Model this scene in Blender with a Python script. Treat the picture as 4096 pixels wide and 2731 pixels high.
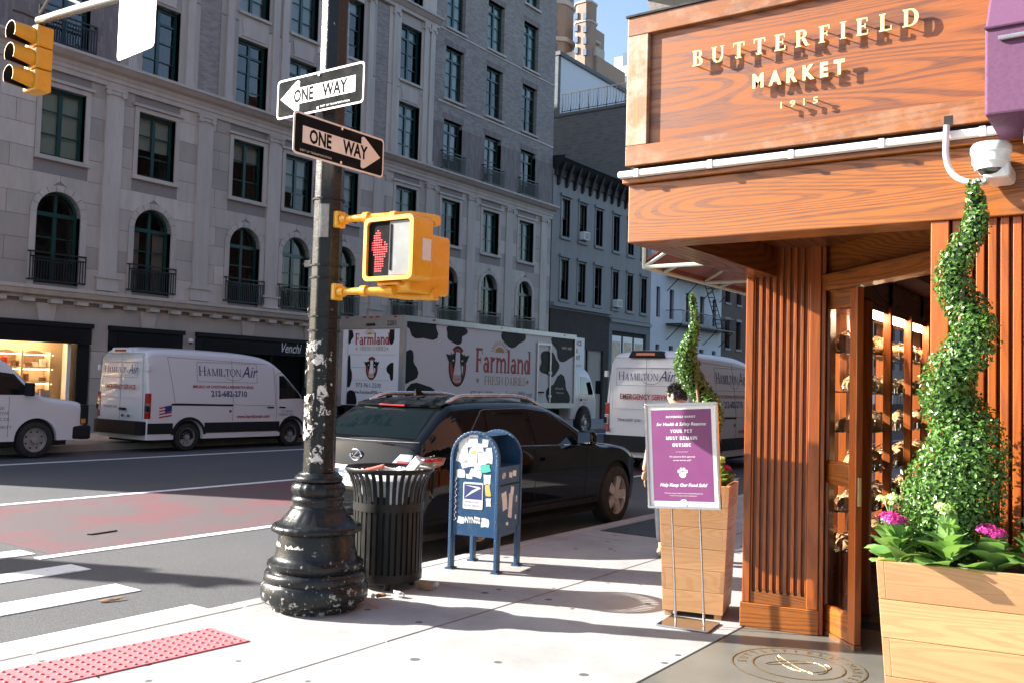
import bpy, bmesh, math, random
from mathutils import Vector, Matrix
random.seed(7)
R = math.radians
for o in list(bpy.data.objects): bpy.data.objects.remove(o, do_unlink=True)
scene = bpy.context.scene
col = scene.collection
# ------------------------------------------------------------------ camera
# world: +Y along the avenue (away), +X towards the corner shop, z=0 is the near sidewalk
CAM = Vector((0, 0, 1.60)); FPX = 3726.4
pit, rol, yaw = R(2.729), R(1.578), R(34.967)
FWD = Vector((-math.sin(yaw)*math.cos(pit), math.cos(yaw)*math.cos(pit), math.sin(pit)))
RGT0 = Vector((math.cos(yaw), math.sin(yaw), 0)); UP0 = RGT0.cross(FWD)
RGT = math.cos(rol)*RGT0 + math.sin(rol)*UP0; UPV = -math.sin(rol)*RGT0 + math.cos(rol)*UP0
cd = bpy.data.cameras.new('camera'); cam = bpy.data.objects.new('camera', cd); col.objects.link(cam)
cd.sensor_width = 36; cd.lens = FPX/4096*36; cd.clip_start = 0.05; cd.clip_end = 3000
Mx = Matrix((RGT, UPV, -FWD)).transposed().to_4x4(); Mx.translation = CAM
cam.matrix_world = Mx
scene.camera = cam
# ------------------------------------------------------------------ sky, sun, exposure
SUN_EL, SUN_AZ = R(26.5), R(23.5)          # light travels along (+cos, +sin) of SUN_AZ
w = bpy.data.worlds.new('World'); scene.world = w; w.use_nodes = True
nt = w.node_tree; nt.nodes.clear()
out = nt.nodes.new('ShaderNodeOutputWorld'); bg = nt.nodes.new('ShaderNodeBackground')
sky = nt.nodes.new('ShaderNodeTexSky'); sky.sky_type = 'NISHITA'; sky.sun_disc = False
sky.sun_elevation = SUN_EL; sky.sun_rotation = math.atan2(-math.cos(SUN_AZ), -math.sin(SUN_AZ))
sky.air_density = 1.0; sky.dust_density = 2.0; sky.ozone_density = 1.2
bg.inputs['Strength'].default_value = 0.08
nt.links.new(sky.outputs[0], bg.inputs[0]); nt.links.new(bg.outputs[0], out.inputs[0])
sd = bpy.data.lights.new('sun', 'SUN'); sd.energy = 5.0; sd.angle = R(0.5); sd.color = (1.0, 0.96, 0.90)
sun = bpy.data.objects.new('sun', sd); col.objects.link(sun)
dirv = Vector((math.cos(SUN_AZ)*math.cos(SUN_EL), math.sin(SUN_AZ)*math.cos(SUN_EL), -math.sin(SUN_EL)))
sun.rotation_euler = dirv.to_track_quat('-Z', 'Y').to_euler(); sun.location = (-30, -12, 25)
vs = scene.view_settings; vs.view_transform = 'Standard'; vs.look = 'None'; vs.exposure = 2.0; vs.gamma = 1
vs.use_curve_mapping = False
scene.cycles.max_bounces = 8; scene.cycles.transparent_max_bounces = 16
scene.cycles.caustics_reflective = False; scene.cycles.caustics_refractive = False
# ------------------------------------------------------------------ pixel helpers (photo pixels 4096 x 2731 -> rays)
def ray(x, y): return FWD + RGT*((x-2048)/FPX) - UPV*((y-1365.5)/FPX)
def atz(x, y, z=0.0): d = ray(x, y); return CAM + d*((z-CAM.z)/d.z)
def atx(x, y, X): d = ray(x, y); return CAM + d*((X-CAM.x)/d.x)
def aty(x, y, Y): d = ray(x, y); return CAM + d*((Y-CAM.y)/d.y)
# ------------------------------------------------------------------ mesh helpers
class MB:
    def __init__(s): s.v = []; s.f = []; s.M = None
    def add(s, vs, fs):
        b = len(s.v)
        if s.M is not None: vs = [tuple(s.M @ Vector(p)) for p in vs]
        s.v += [tuple(p) for p in vs]; s.f += [tuple(i+b for i in f) for f in fs]; return s
    def box(s, x0, x1, y0, y1, z0, z1):
        if x0 > x1: x0, x1 = x1, x0
        if y0 > y1: y0, y1 = y1, y0
        if z0 > z1: z0, z1 = z1, z0
        return s.add([(x0,y0,z0),(x1,y0,z0),(x1,y1,z0),(x0,y1,z0),(x0,y0,z1),(x1,y0,z1),(x1,y1,z1),(x0,y1,z1)],
              [(0,3,2,1),(4,5,6,7),(0,1,5,4),(1,2,6,5),(2,3,7,6),(3,0,4,7)])
    def prism(s, poly, a, b, axis='x'):
        """poly: ccw 2-D outline; extruded from a to b along axis. x:(y,z) y:(x,z) z:(x,y)"""
        n = len(poly)
        def P(p, t): return {'x': (t,p[0],p[1]), 'y': (p[0],t,p[1]), 'z': (p[0],p[1],t)}[axis]
        vs = [P(p,a) for p in poly]+[P(p,b) for p in poly]
        fs = [tuple(range(n-1,-1,-1)), tuple(range(n,2*n))]
        for i in range(n):
            j = (i+1)%n; fs.append((i,j,n+j,n+i))
        return s.add(vs, fs)
    def tube(s, pts, r, n=8, caps=True):
        pts = [Vector(p) for p in pts]; rs = r if isinstance(r,(list,tuple)) else [r]*len(pts)
        vs = []; up = None
        for i, p in enumerate(pts):
            t = (pts[min(i+1,len(pts)-1)]-pts[max(i-1,0)]).normalized()
            if up is None: up = Vector((0,0,1)) if abs(t.z) < .9 else Vector((1,0,0))
            a = t.cross(up).normalized(); b = a.cross(t).normalized(); up = b
            for k in range(n):
                q = 2*math.pi*k/n; vs.append(p + a*(math.cos(q)*rs[i]) + b*(math.sin(q)*rs[i]))
        fs = []
        for i in range(len(pts)-1):
            for k in range(n):
                k2 = (k+1)%n; fs.append((i*n+k, i*n+k2, (i+1)*n+k2, (i+1)*n+k))
        if caps: fs += [tuple(range(n-1,-1,-1)), tuple(range((len(pts)-1)*n, len(pts)*n))]
        return s.add(vs, fs)
    def lathe(s, prof, n=32, c=(0,0), caps=True, a0=0, fn=None):
        vs = []
        for (r, z) in prof:
            for k in range(n):
                q = 2*math.pi*k/n+a0; rr = fn(r,z,q) if fn else r
                vs.append((c[0]+rr*math.cos(q), c[1]+rr*math.sin(q), z))
        fs = []
        for i in range(len(prof)-1):
            for k in range(n):
                k2 = (k+1)%n; fs.append((i*n+k, i*n+k2, (i+1)*n+k2, (i+1)*n+k))
        if caps: fs += [tuple(range(n-1,-1,-1)), tuple(range((len(prof)-1)*n, len(prof)*n))]
        return s.add(vs, fs)
    def quad(s, a, b, c, d): return s.add([a,b,c,d], [(0,1,2,3)])
    def build(s, name, mat, parent=None, smooth=0, bevel=0, origin=None, label=None, kind=None, seg=2):
        vs = s.v
        if origin is not None: vs = [(p[0]-origin[0], p[1]-origin[1], p[2]-origin[2]) for p in vs]
        me = bpy.data.meshes.new(name); me.from_pydata(vs, [], s.f); me.materials.append(mat); me.update()
        return mkobj(name, me, parent, smooth, bevel, label, kind, seg)
def mkobj(name, me, parent=None, smooth=0, bevel=0, label=None, kind=None, seg=2):
    if smooth:
        for p in me.polygons: p.use_smooth = True
        me.set_sharp_from_angle(angle=R(smooth))
    o = bpy.data.objects.new(name, me); col.objects.link(o)
    if parent is not None: o.parent = parent
    if bevel:
        m = o.modifiers.new('bevel', 'BEVEL'); m.width = bevel; m.segments = seg; m.limit_method = 'ANGLE'; m.angle_limit = R(40)
        m.harden_normals = False
    if label: o['label'] = label
    if kind: o['kind'] = kind
    return o
def B(*a): return MB().box(*a)
def thing(name, label, cat, loc=(0,0,0), rz=0, group=None):
    o = bpy.data.objects.new(name, None); col.objects.link(o); o.location = loc; o.rotation_euler = (0,0,rz)
    o.empty_display_size = 0.2
    return tag(o, label, cat, group)
def tag(o, label, cat, group=None, kind=None):
    o['label'] = label; o['category'] = cat
    if group: o['group'] = group
    if kind: o['kind'] = kind
    return o
def inst(src, parent=None, loc=None, rot=None, scale=None):
    c = src.copy(); col.objects.link(c); c.parent = parent
    if loc is not None: c.location = loc
    if rot is not None: c.rotation_euler = rot
    if scale is not None: c.scale = scale
    return c
def arc(cx, cy, rx, ry, a0, a1, n): return [(cx+rx*math.cos(R(a0+(a1-a0)*i/n)), cy+ry*math.sin(R(a0+(a1-a0)*i/n))) for i in range(n+1)]
def rrect(x0, x1, y0, y1, r, n=3):
    return arc(x1-r,y0+r,r,r,-90,0,n)+arc(x1-r,y1-r,r,r,0,90,n)+arc(x0+r,y1-r,r,r,90,180,n)+arc(x0+r,y0+r,r,r,180,270,n)
# ------------------------------------------------------------------ material helpers
def newmat(name):
    m = bpy.data.materials.new(name); m.use_nodes = True; nt = m.node_tree; nt.nodes.clear()
    o = nt.nodes.new('ShaderNodeOutputMaterial'); b = nt.nodes.new('ShaderNodeBsdfPrincipled')
    nt.links.new(b.outputs[0], o.inputs[0]); return m, nt, b
class G:
    """tiny node-graph helper"""
    def __init__(s, nt): s.nt = nt
    def n(s, t, **kw):
        x = s.nt.nodes.new(t)
        for k, v in kw.items(): setattr(x, k, v)
        return x
    def put(s, sock, v):
        if hasattr(v, 'is_output') or isinstance(v, bpy.types.NodeSocket): s.nt.links.new(v, sock)
        else: sock.default_value = v
    def co(s, which='Object', rnd=0.0, scale=None):
        v = s.n('ShaderNodeTexCoord').outputs[which]
        if rnd:
            oi = s.n('ShaderNodeObjectInfo'); m = s.n('ShaderNodeMath', operation='MULTIPLY'); s.put(m.inputs[0], oi.outputs['Random']); m.inputs[1].default_value = rnd
            a = s.n('ShaderNodeVectorMath', operation='ADD'); s.put(a.inputs[0], v); s.put(a.inputs[1], m.outputs[0]); v = a.outputs[0]
        if scale:
            a = s.n('ShaderNodeVectorMath', operation='MULTIPLY'); s.put(a.inputs[0], v); a.inputs[1].default_value = scale; v = a.outputs[0]
        return v
    def noise(s, v, scale, detail=4, rough=.55, dist=0):
        x = s.n('ShaderNodeTexNoise'); s.put(x.inputs['Vector'], v); x.inputs['Scale'].default_value = scale
        x.inputs['Detail'].default_value = detail; x.inputs['Roughness'].default_value = rough; x.inputs['Distortion'].default_value = dist
        return x.outputs['Fac']
    def vor(s, v, scale, feature='F1', out='Distance', rnd=1):
        x = s.n('ShaderNodeTexVoronoi', feature=feature); s.put(x.inputs['Vector'], v); x.inputs['Scale'].default_value = scale
        x.inputs['Randomness'].default_value = rnd; return x.outputs[out]
    def math(s, op, a, b=0.0, c=None):
        x = s.n('ShaderNodeMath', operation=op); s.put(x.inputs[0], a); s.put(x.inputs[1], b)
        if c is not None: s.put(x.inputs[2], c)
        return x.outputs[0]
    def ramp(s, v, stops, interp='LINEAR'):
        x = s.n('ShaderNodeValToRGB'); s.put(x.inputs[0], v); e = x.color_ramp.elements; x.color_ramp.interpolation = interp
        while len(e) < len(stops): e.new(0.5)
        for i, (p, c) in enumerate(stops):
            e[i].position = p; e[i].color = (c if len(c) == 4 else (*c, 1)) if isinstance(c, tuple) else (c, c, c, 1)
        return x.outputs[0]
    def mix(s, f, a, b, mode='MIX'):
        x = s.n('ShaderNodeMix', data_type='RGBA', blend_type=mode)
        s.put(x.inputs[0], f)
        for i, q in ((6, a), (7, b)):
            if isinstance(q, tuple): q = q if len(q) == 4 else (*q, 1)
            s.put(x.inputs[i], q)
        return x.outputs[2]
    def bump(s, h, strength=.3, dist=.01):
        x = s.n('ShaderNodeBump'); s.put(x.inputs['Height'], h); x.inputs['Strength'].default_value = strength; x.inputs['Distance'].default_value = dist
        return x.outputs[0]
def P(b, **kw):
    for k, v in kw.items():
        k = k.replace('_', ' ')
        s = b.inputs[k]
        if isinstance(v, bpy.types.NodeSocket): b.id_data.links.new(v, s)
        else: s.default_value = (*v, 1) if isinstance(v, tuple) and len(v) == 3 and s.type == 'RGBA' else v
def plain(name, c, rough=.5, metal=0, var=.12, scale=6, bump=0, coat=0, spec=.5, dirt=0, dirtc=(.25,.23,.2)):
    m, nt, b = newmat(name); g = G(nt); v = g.co('Object', 3.1)
    n = g.noise(v, scale, 5, .6)
    cc = g.mix(g.math('MULTIPLY', n, 1.0), tuple(x*(1-var) for x in c), tuple(min(1, x*(1+var)) for x in c))
    if dirt:
        d = g.ramp(g.noise(v, scale*2.3, 8, .7), [(.5, 0), (.72, 1)]); cc = g.mix(g.math('MULTIPLY', d, dirt), cc, dirtc)
    P(b, Base_Color=cc, Metallic=metal, Specular_IOR_Level=spec)
    if coat >= .6: P(b, Roughness=rough)
    else: P(b, Roughness=g.ramp(g.noise(v, scale*1.7, 5, .65), [(.25, max(.02, rough*.75)), (.8, min(1, rough*1.3))]))
    if coat: P(b, Coat_Weight=coat, Coat_Roughness=.05)
    if bump: P(b, Normal=g.bump(g.noise(v, scale*14, 4, .6), bump, .004))
    return m
def emis(name, c, s):
    m, nt, b = newmat(name); P(b, Base_Color=c, Emission_Color=c, Emission_Strength=s); return m
def glass(name, tint=(.02,.03,.03), rough=.02, thru=.9, ior=1.5, wav=.0):
    """pane: fresnel reflection over a see-through tinted sheet"""
    m, nt, b = newmat(name); g = G(nt); nt.nodes.remove(b)
    tr = g.n('ShaderNodeBsdfTransparent'); tr.inputs[0].default_value = (*[min(1, thru*(.75+.25*t/max(tint))) for t in tint], 1)
    gl = g.n('ShaderNodeBsdfGlossy'); gl.inputs['Roughness'].default_value = rough; gl.inputs[0].default_value = (1,1,1,1)
    fr = g.n('ShaderNodeFresnel'); fr.inputs[0].default_value = ior
    if wav:
        nb = g.bump(g.noise(g.co('Object', 5.0), 2.2, 1), wav, .05); g.put(gl.inputs['Normal'], nb)
    mx = g.n('ShaderNodeMixShader'); g.put(mx.inputs[0], fr.outputs[0]); g.put(mx.inputs[1], tr.outputs[0]); g.put(mx.inputs[2], gl.outputs[0])
    o = [x for x in nt.nodes if x.type == 'OUTPUT_MATERIAL'][0]; g.put(o.inputs[0], mx.outputs[0]); return m
def wood(name, light, dark, grain='x', scale=1.0, rough=.38, contrast=.8, coat=.25, worn=0, lines=34):
    m, nt, b = newmat(name); g = G(nt); v = g.co('Object', 37.0)
    k = {'x': (.09,1,1), 'y': (1,.09,1), 'z': (1,1,.09)}[grain]
    a = g.n('ShaderNodeVectorMath', operation='MULTIPLY'); g.put(a.inputs[0], v); a.inputs[1].default_value = tuple(q*scale for q in k); sv = a.outputs[0]
    fld = g.noise(sv, 2.2, 1.5, .45, .35)
    rg = g.math('SINE', g.math('MULTIPLY', fld, float(lines)*7.0))
    rg = g.ramp(g.math('MULTIPLY_ADD', rg, .5, .5), [(.0, 0), (.5, .10), (.86, 1), (1, .8)])
    wob = g.noise(sv, 9, 3, .6); rg = g.math('MULTIPLY', rg, g.ramp(wob, [(.25, .35), (.7, 1)]))
    k2 = {'x': (.035,1,1), 'y': (1,.035,1), 'z': (1,1,.035)}[grain]
    a2 = g.n('ShaderNodeVectorMath', operation='MULTIPLY'); g.put(a2.inputs[0], v); a2.inputs[1].default_value = tuple(q*scale for q in k2)
    pores = g.ramp(g.noise(a2.outputs[0], 150, 3, .65), [(.42, 0), (.68, 1)])
    tone = g.noise(sv, 1.3, 3, .6)
    f = g.math('ADD', g.math('MULTIPLY', rg, .95*contrast), g.math('MULTIPLY', pores, .5*contrast)); f = g.math('MINIMUM', f, 1.0)
    base = g.mix(g.ramp(tone, [(.3, 0), (.7, 1)]), tuple(q*.82 for q in light), tuple(min(1, q*1.12) for q in light))
    cc = g.mix(f, base, dark)
    oi = g.n('ShaderNodeObjectInfo'); h = g.n('ShaderNodeHueSaturation'); h.inputs['Hue'].default_value = .5
    g.put(h.inputs['Value'], g.math('MULTIPLY_ADD', oi.outputs['Random'], .26, .87)); g.put(h.inputs['Color'], cc); cc = h.outputs[0]
    if worn:
        wm = g.ramp(g.noise(v, 7*scale, 6, .7), [(.5-.12*worn, 0), (.62, 1)]); cc = g.mix(g.math('MULTIPLY', wm, .55*worn), cc, (.62,.52,.42))
    P(b, Base_Color=cc, Roughness=g.ramp(f, [(0, rough*.85), (1, min(1, rough*1.5))]), Coat_Weight=coat, Coat_Roughness=.18)
    P(b, Normal=g.bump(f, .12, .003)); return m
# ================================================================== SETTING MATERIALS
def m_asphalt(name, base=(.066,.067,.069), red=0, paint=0):
    m, nt, b = newmat(name); g = G(nt); v = g.co('Object')
    sp = g.ramp(g.noise(v, 75, 5, .8), [(.36, 0), (.64, 1)]); big = g.noise(v, .55, 5, .6)
    c = g.mix(sp, tuple(x*.45 for x in base), tuple(x*1.75 for x in base))
    c = g.mix(g.ramp(big, [(.35, 0), (.7, .5)]), c, tuple(x*1.5 for x in base))
    fl = g.ramp(g.vor(v, 38), [(.0, 1), (.07, 0)]); c = g.mix(g.math('MULTIPLY', fl, .35), c, (.3,.3,.29))
    if red:
        w = g.math('MULTIPLY', g.ramp(g.noise(v, 1.1, 6, .66), [(.44, 0), (.60, 1)]), g.ramp(g.noise(v, 60, 4, .7), [(.3, .45), (.6, 1)]))
        c = g.mix(g.math('MULTIPLY', g.math('MAXIMUM', w, .22), .85), c, (.17,.036,.046))
    if paint:
        w = g.math('MULTIPLY', g.ramp(g.noise(v, 9, 8, .75), [(.28, 0), (.42, 1)]), g.ramp(g.noise(v, 120, 3, .7), [(.25, .6), (.5, 1)]))
        c = g.mix(w, c, (.78,.78,.76))
    P(b, Base_Color=c, Roughness=.85, Normal=g.bump(g.noise(v, 110, 3, .7), .55 if not paint else .25, .012)); return m
def m_concrete(name, base=(.42,.40,.38), gum=1, rough=.85, tone=.2, bump=.35):
    m, nt, b = newmat(name); g = G(nt); v = g.co('Object'); oi = g.n('ShaderNodeObjectInfo')
    c = g.mix(g.ramp(g.noise(v, 1.2, 7, .65), [(.3, 0), (.72, 1)]), tuple(x*.70 for x in base), tuple(min(1, x*1.18) for x in base))
    c = g.mix(g.math('MULTIPLY', oi.outputs['Random'], tone), c, tuple(x*.7 for x in base))
    sp = g.ramp(g.noise(v, 180, 2, .7), [(.35, .82), (.65, 1.1)]); c = g.mix(1.0, c, sp, 'MULTIPLY')
    st = g.ramp(g.noise(v, 3.1, 6, .7), [(.55, 0), (.75, 1)]); c = g.mix(g.math('MULTIPLY', st, .45), c, tuple(x*.5 for x in base))
    if gum:
        x = g.n('ShaderNodeTexVoronoi'); g.put(x.inputs['Vector'], v); x.inputs['Scale'].default_value = 4.2
        x2 = g.n('ShaderNodeSeparateColor'); g.put(x2.inputs[0], x.outputs['Color'])
        wv = g.math('MULTIPLY_ADD', g.noise(v, 30, 2), .06, .11)
        rad = g.math('MULTIPLY', g.math('MULTIPLY_ADD', x2.outputs[0], .6, .4), wv)
        k = g.math('MULTIPLY', g.math('LESS_THAN', x.outputs['Distance'], rad), g.math('GREATER_THAN', x2.outputs[1], .30))
        c = g.mix(g.math('MULTIPLY', k, .85), c, (.035,.035,.035))
    P(b, Base_Color=c, Roughness=rough, Normal=g.bump(g.noise(v, 150, 4, .7), bump, .006)); return m
def m_stone(name, base, var=.22, rough=.8):
    m, nt, b = newmat(name); g = G(nt); v = g.co('Object'); oi = g.n('ShaderNodeObjectInfo')
    c = g.mix(oi.outputs['Random'], tuple(x*(1-var) for x in base), tuple(min(1, x*(1+var*.55)) for x in base))
    sv = g.co('Object', 0, (1,1,.18))
    c = g.mix(g.math('MULTIPLY', g.ramp(g.noise(sv, 2.5, 7, .7), [(.40, 0), (.72, 1)]), .55), c, tuple(x*.58 for x in base))
    c = g.mix(g.math('MULTIPLY', g.ramp(g.noise(v, .7, 4, .6), [(.4, 0), (.7, 1)]), .25), c, (base[0]*1.08, base[1]*1.0, base[2]*.92))
    P(b, Base_Color=c, Roughness=rough, Normal=g.bump(g.noise(v, 18, 6, .7), .25, .02)); return m
def m_brick(name, c1, c2, mortar, bw=.21, bh=.068, vert=False, plane='x', bump=.6):
    """running-bond brick too far away to build singly; plane = axis the wall faces"""
    m, nt, b = newmat(name); g = G(nt); v = g.co('Object'); s = g.n('ShaderNodeSeparateXYZ'); g.put(s.inputs[0], v)
    cb = g.n('ShaderNodeCombineXYZ'); h = s.outputs[1] if plane == 'x' else s.outputs[0]
    if vert: g.put(cb.inputs[0], s.outputs[2]); g.put(cb.inputs[1], h)
    else: g.put(cb.inputs[0], h); g.put(cb.inputs[1], s.outputs[2])
    t = g.n('ShaderNodeTexBrick'); g.put(t.inputs['Vector'], cb.outputs[0]); t.inputs['Scale'].default_value = 1
    t.inputs['Brick Width'].default_value = bw; t.inputs['Row Height'].default_value = bh; t.inputs['Mortar Size'].default_value = .006
    t.inputs['Color1'].default_value = (*c1,1); t.inputs['Color2'].default_value = (*c2,1); t.inputs['Mortar'].default_value = (*mortar,1)
    t.inputs['Mortar Smooth'].default_value = .3; t.inputs['Bias'].default_value = -.1
    c = g.mix(g.math('MULTIPLY', g.ramp(g.noise(v, .8, 6, .65), [(.35, 0), (.75, 1)]), .35), t.outputs[0], tuple(x*.7 for x in c2))
    P(b, Base_Color=c, Roughness=.85, Normal=g.bump(g.math('SUBTRACT', 1.0, t.outputs['Fac']), bump, .006)); return m
M = {}
M['asphalt'] = m_asphalt('asphalt'); M['busred'] = m_asphalt('red_lane_asphalt', red=1); M['paint'] = m_asphalt('road_paint', paint=1)
M['walk'] = m_concrete('sidewalk_concrete', (.36,.355,.342)); M['kerb'] = m_concrete('kerb_concrete', (.40,.38,.35), 0)
M['farwalk'] = m_concrete('far_sidewalk_concrete', (.34,.33,.32), 0)
M['joint'] = plain('joint_dirt', (.07,.065,.06), .95)
M['terrazzo'] = m_concrete('entry_terrazzo', (.155,.152,.13), 0, .32, .1, .05)
M['lime'] = m_stone('limestone', (.53,.485,.435), .36); M['limetrim'] = m_stone('limestone_trim', (.53,.49,.445), .10)
M['limejoint'] = plain('limestone_joint', (.25,.23,.22), .9)
M['bbrick'] = m_brick('buff_grey_brick', (.36,.325,.30), (.22,.20,.19), (.31,.29,.27))
M['bbrickv'] = m_brick('buff_soldier_brick', (.27,.235,.22), (.17,.15,.15), (.2,.19,.18), .42, .085, True)
M['green'] = plain('dark_green_window_paint', (.008,.05,.046), .35, coat=.2)
M['winglass'] = glass('window_glass', (.03,.05,.05), .015, .85, 1.5, .05)
M['winglass2'] = glass('reflective_window_glass', (.03,.05,.05), .015, .9, 1.75, .06)
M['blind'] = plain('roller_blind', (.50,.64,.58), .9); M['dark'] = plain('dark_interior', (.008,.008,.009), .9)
M['curtain'] = plain('curtain', (.32,.33,.31), .9)
M['iron'] = plain('black_iron', (.012,.014,.018), .4); M['shopblack'] = plain('black_shopfront_paint', (.008,.009,.011), .55, spec=.25)
# ================================================================== GROUND
ZR = -0.15
def struct(name, bm, mat, parent=None, **k):
    o = bm.build(name, mat, parent, **k)
    if parent is None: o['kind'] = 'structure'
    return o
struct('ground', MB().box(-1500, 1500, -1500, 1500, -1.0, ZR-.012), M['asphalt'])
struct('road', MB().box(-20.2, -5.46, -60, 400, ZR-.011, ZR), M['asphalt'])
struct('bus_lane', MB().box(-12.45, -8.75, 4.95, 200, ZR+.001, ZR+.004), M['busred'])
for i, (x, y0, y1, wd, nm) in enumerate(((-17.95, -40, 200, .13, 'lane_line'), (-12.55, -40, 200, .14, 'lane_line'), (-8.72, 4.75, 200, .13, 'lane_line'))):
    struct(nm, MB().box(x-wd/2, x+wd/2, y0, y1, ZR+.001, ZR+.008), M['paint'])
for i, (x0, x1, y1) in enumerate(((-6.13,-5.87,4.56),(-7.2,-6.84,4.6),(-8.23,-7.9,4.8),(-9.24,-8.94,4.85),(-10.3,-9.98,4.9),(-11.35,-11.0,4.92))):
    struct('crosswalk_stripe', MB().box(x0, x1, 1.2, y1, ZR+.001, ZR+.009), M['paint'])
struct('road_patch', MB().prism([(-9.62,5.78),(-9.58,5.80),(-9.63,6.14),(-9.70,6.12)], ZR+.004, ZR+.02, 'z'), M['joint'])
# near kerb and sidewalk flags
kb = struct('kerb', MB().box(-5.455, -5.31, -40, 60, ZR-.1, -.012), M['joint'])
y = -1.6
while y < 40:
    B(-5.46, -5.305, y+.006, y+1.494, ZR-.02, -.001).build('kerb_stone', M['kerb'], kb, bevel=.012); y += 1.5
sw = struct('sidewalk', MB().box(-5.30, 30, -40, 60, -.4, -.014), M['joint'])
xs = [-5.298, -3.95, -2.365]; ys = [-1.61]
while ys[-1] < 27: ys.append(ys[-1]+1.5)
for i in range(2):
    for j in range(len(ys)-1):
        dz = random.uniform(-.002, .001)
        B(xs[i]+.007, xs[i+1]-.007, ys[j]+.007, ys[j+1]-.007, -.1, dz).build('sidewalk_flag', M['walk'], sw, bevel=.004)
for j in range(4):
    B(-2.358+j*1.5, -.872+j*1.5, -1.6, 1.39, -.1, -.002).build('sidewalk_flag', M['walk'], sw, bevel=.004)
for j in range(2):
    B(-2.358, -1.0, 1.404+1.5*j, 2.89+1.5*j, -.1, -.001).build('sidewalk_flag', M['walk'], sw, bevel=.004)
    B(-.99, 2, 1.404+1.5*j, 2.89+1.5*j, -.1, -.001).build('sidewalk_flag', M['walk'], sw, bevel=.004)
struct('entry_floor', MB().box(-2.352, 2.5, 4.412, 6.75, -.1, .0), M['terrazzo'])
# far kerb + sidewalk
struct('far_kerb', MB().box(-20.35, -20.2, -60, 400, ZR-.1, 0), M['kerb'])
fs = struct('far_sidewalk', MB().box(-24.6, -20.36, -60, 400, -.4, -.006), M['joint'])
for j in range(24):
    for i in range(3):
        B(-24.5+1.38*i, -24.5+1.38*i+1.37, 6+1.6*j, 6+1.6*j+1.59, -.1, -.001).build('sidewalk_flag', M['farwalk'], fs)
# ================================================================== LIMESTONE APARTMENT BUILDING ACROSS THE AVENUE
XF = -24.5
bld = thing('limestone_apartment_building', 'large grey limestone and buff brick apartment building with dark green windows across the avenue', 'building', (XF, 12, 0))
OB = (XF, 12, 0)
def part(bm, name, mat, parent=None, **k): return bm.build(name, mat, parent or bld, origin=OB, **k)
COLS = [13.45, 16.32, 19.70, 21.88, 24.15, 27.45, 30.27, 33.13, 35.95]
WW = 1.24
def cells(bm, y0, y1, z0, z1, holes, x0, x1):
    ycut = sorted({y0, y1, *[h[0] for h in holes], *[h[1] for h in holes]}); zc = sorted({z0, z1, *[h[2] for h in holes], *[h[3] for h in holes]})
    ycut = [q for q in ycut if y0 <= q <= y1]; zc = [q for q in zc if z0 <= q <= z1]
    for i in range(len(ycut)-1):
        run = None
        for j in range(len(zc)-1):
            cy, cz = (ycut[i]+ycut[i+1])/2, (zc[j]+zc[j+1])/2
            solid = not any(h[0] < cy < h[1] and h[2] < cz < h[3] for h in holes)
            if solid: run = [zc[j], zc[j+1]] if run is None else [run[0], zc[j+1]]
            if (not solid or j == len(zc)-2) and run: bm.box(x0, x1, ycut[i], ycut[i+1], *run); run = None
    return bm
AH = [(c-WW/2, c+WW/2, 4.0, 6.5) for c in COLS]; BH = [(c-WW/2, c+WW/2, 7.42, 9.3) for c in COLS]
# backing wall of the stone storeys
bk = MB(); cells(bk, 3.2, 38.1, 3.0, 10.3, AH+BH, XF-.5, XF-.015)
for c in COLS:   # spandrel corners above each arch
    r = WW/2; zc = 6.5-r
    for sgn in (-1, 1):
        pl = [(c+sgn*r, 6.5)]+[(c+sgn*r*math.cos(R(a)), zc+r*math.sin(R(a))) for a in range(90, -1, -15)]
        if sgn > 0: pl = pl[::-1]
        bk.prism(pl, XF-.5, XF-.015)
wall = part(bk, 'wall', M['limejoint'])
# ashlar blocks
def blockrow(z0, z1, holes, y0, y1, off, arches=True):
    g_ = .006; ivs = [(y0, None, y1, None)]
    segs = []; cur = (y0, None)
    for h in sorted(holes):
        l, r_, a = h; segs.append((cur[0], cur[1], l, (a, -1))); cur = (r_, (a, 1))
    segs.append((cur[0], cur[1], y1, None))
    for (ya, aa, yb, ab) in segs:
        if yb-ya < .05: continue
        n = max(1, round((yb-ya)/1.05)); cuts = [ya+(yb-ya)*(k+(0 if k in (0, n) else (off+random.uniform(-.12,.12))))/n for k in range(n+1)]
        for k in range(n):
            l, r_ = cuts[k], cuts[k+1]
            def edge(x, ar, sgn):
                if ar is None: return [(x, z0+g_), (x, z1-g_)]
                c, R_, zc = ar; pts = []
                for q in range(5):
                    z = z0+g_+(z1-z0-2*g_)*q/4
                    hw = R_ if z < zc else (math.sqrt(max(0, R_*R_-(z-zc)**2)))
                    pts.append((c+sgn*hw+sgn*g_, z))
                return pts
            L = edge(l+(g_ if k else 0), aa[0] if (k == 0 and aa and aa[0]) else None, 1)
            Rr = edge(r_-g_, ab[0] if (k == n-1 and ab and ab[0]) else None, -1)
            if L[-1][0] > Rr[-1][0]-.02 or L[0][0] > Rr[0][0]-.02: continue
            pl = Rr+L[::-1]
            MB().prism(pl, XF-.3, XF+random.uniform(-.004,.004)).build('stone_block', M['lime'], wall, origin=OB)
z = 3.92; i = 0; RO = WW/2+.17; zc = 6.5-WW/2
Y0B = 10.6
rows = [3.92+.605*k for k in range(11)]
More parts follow.
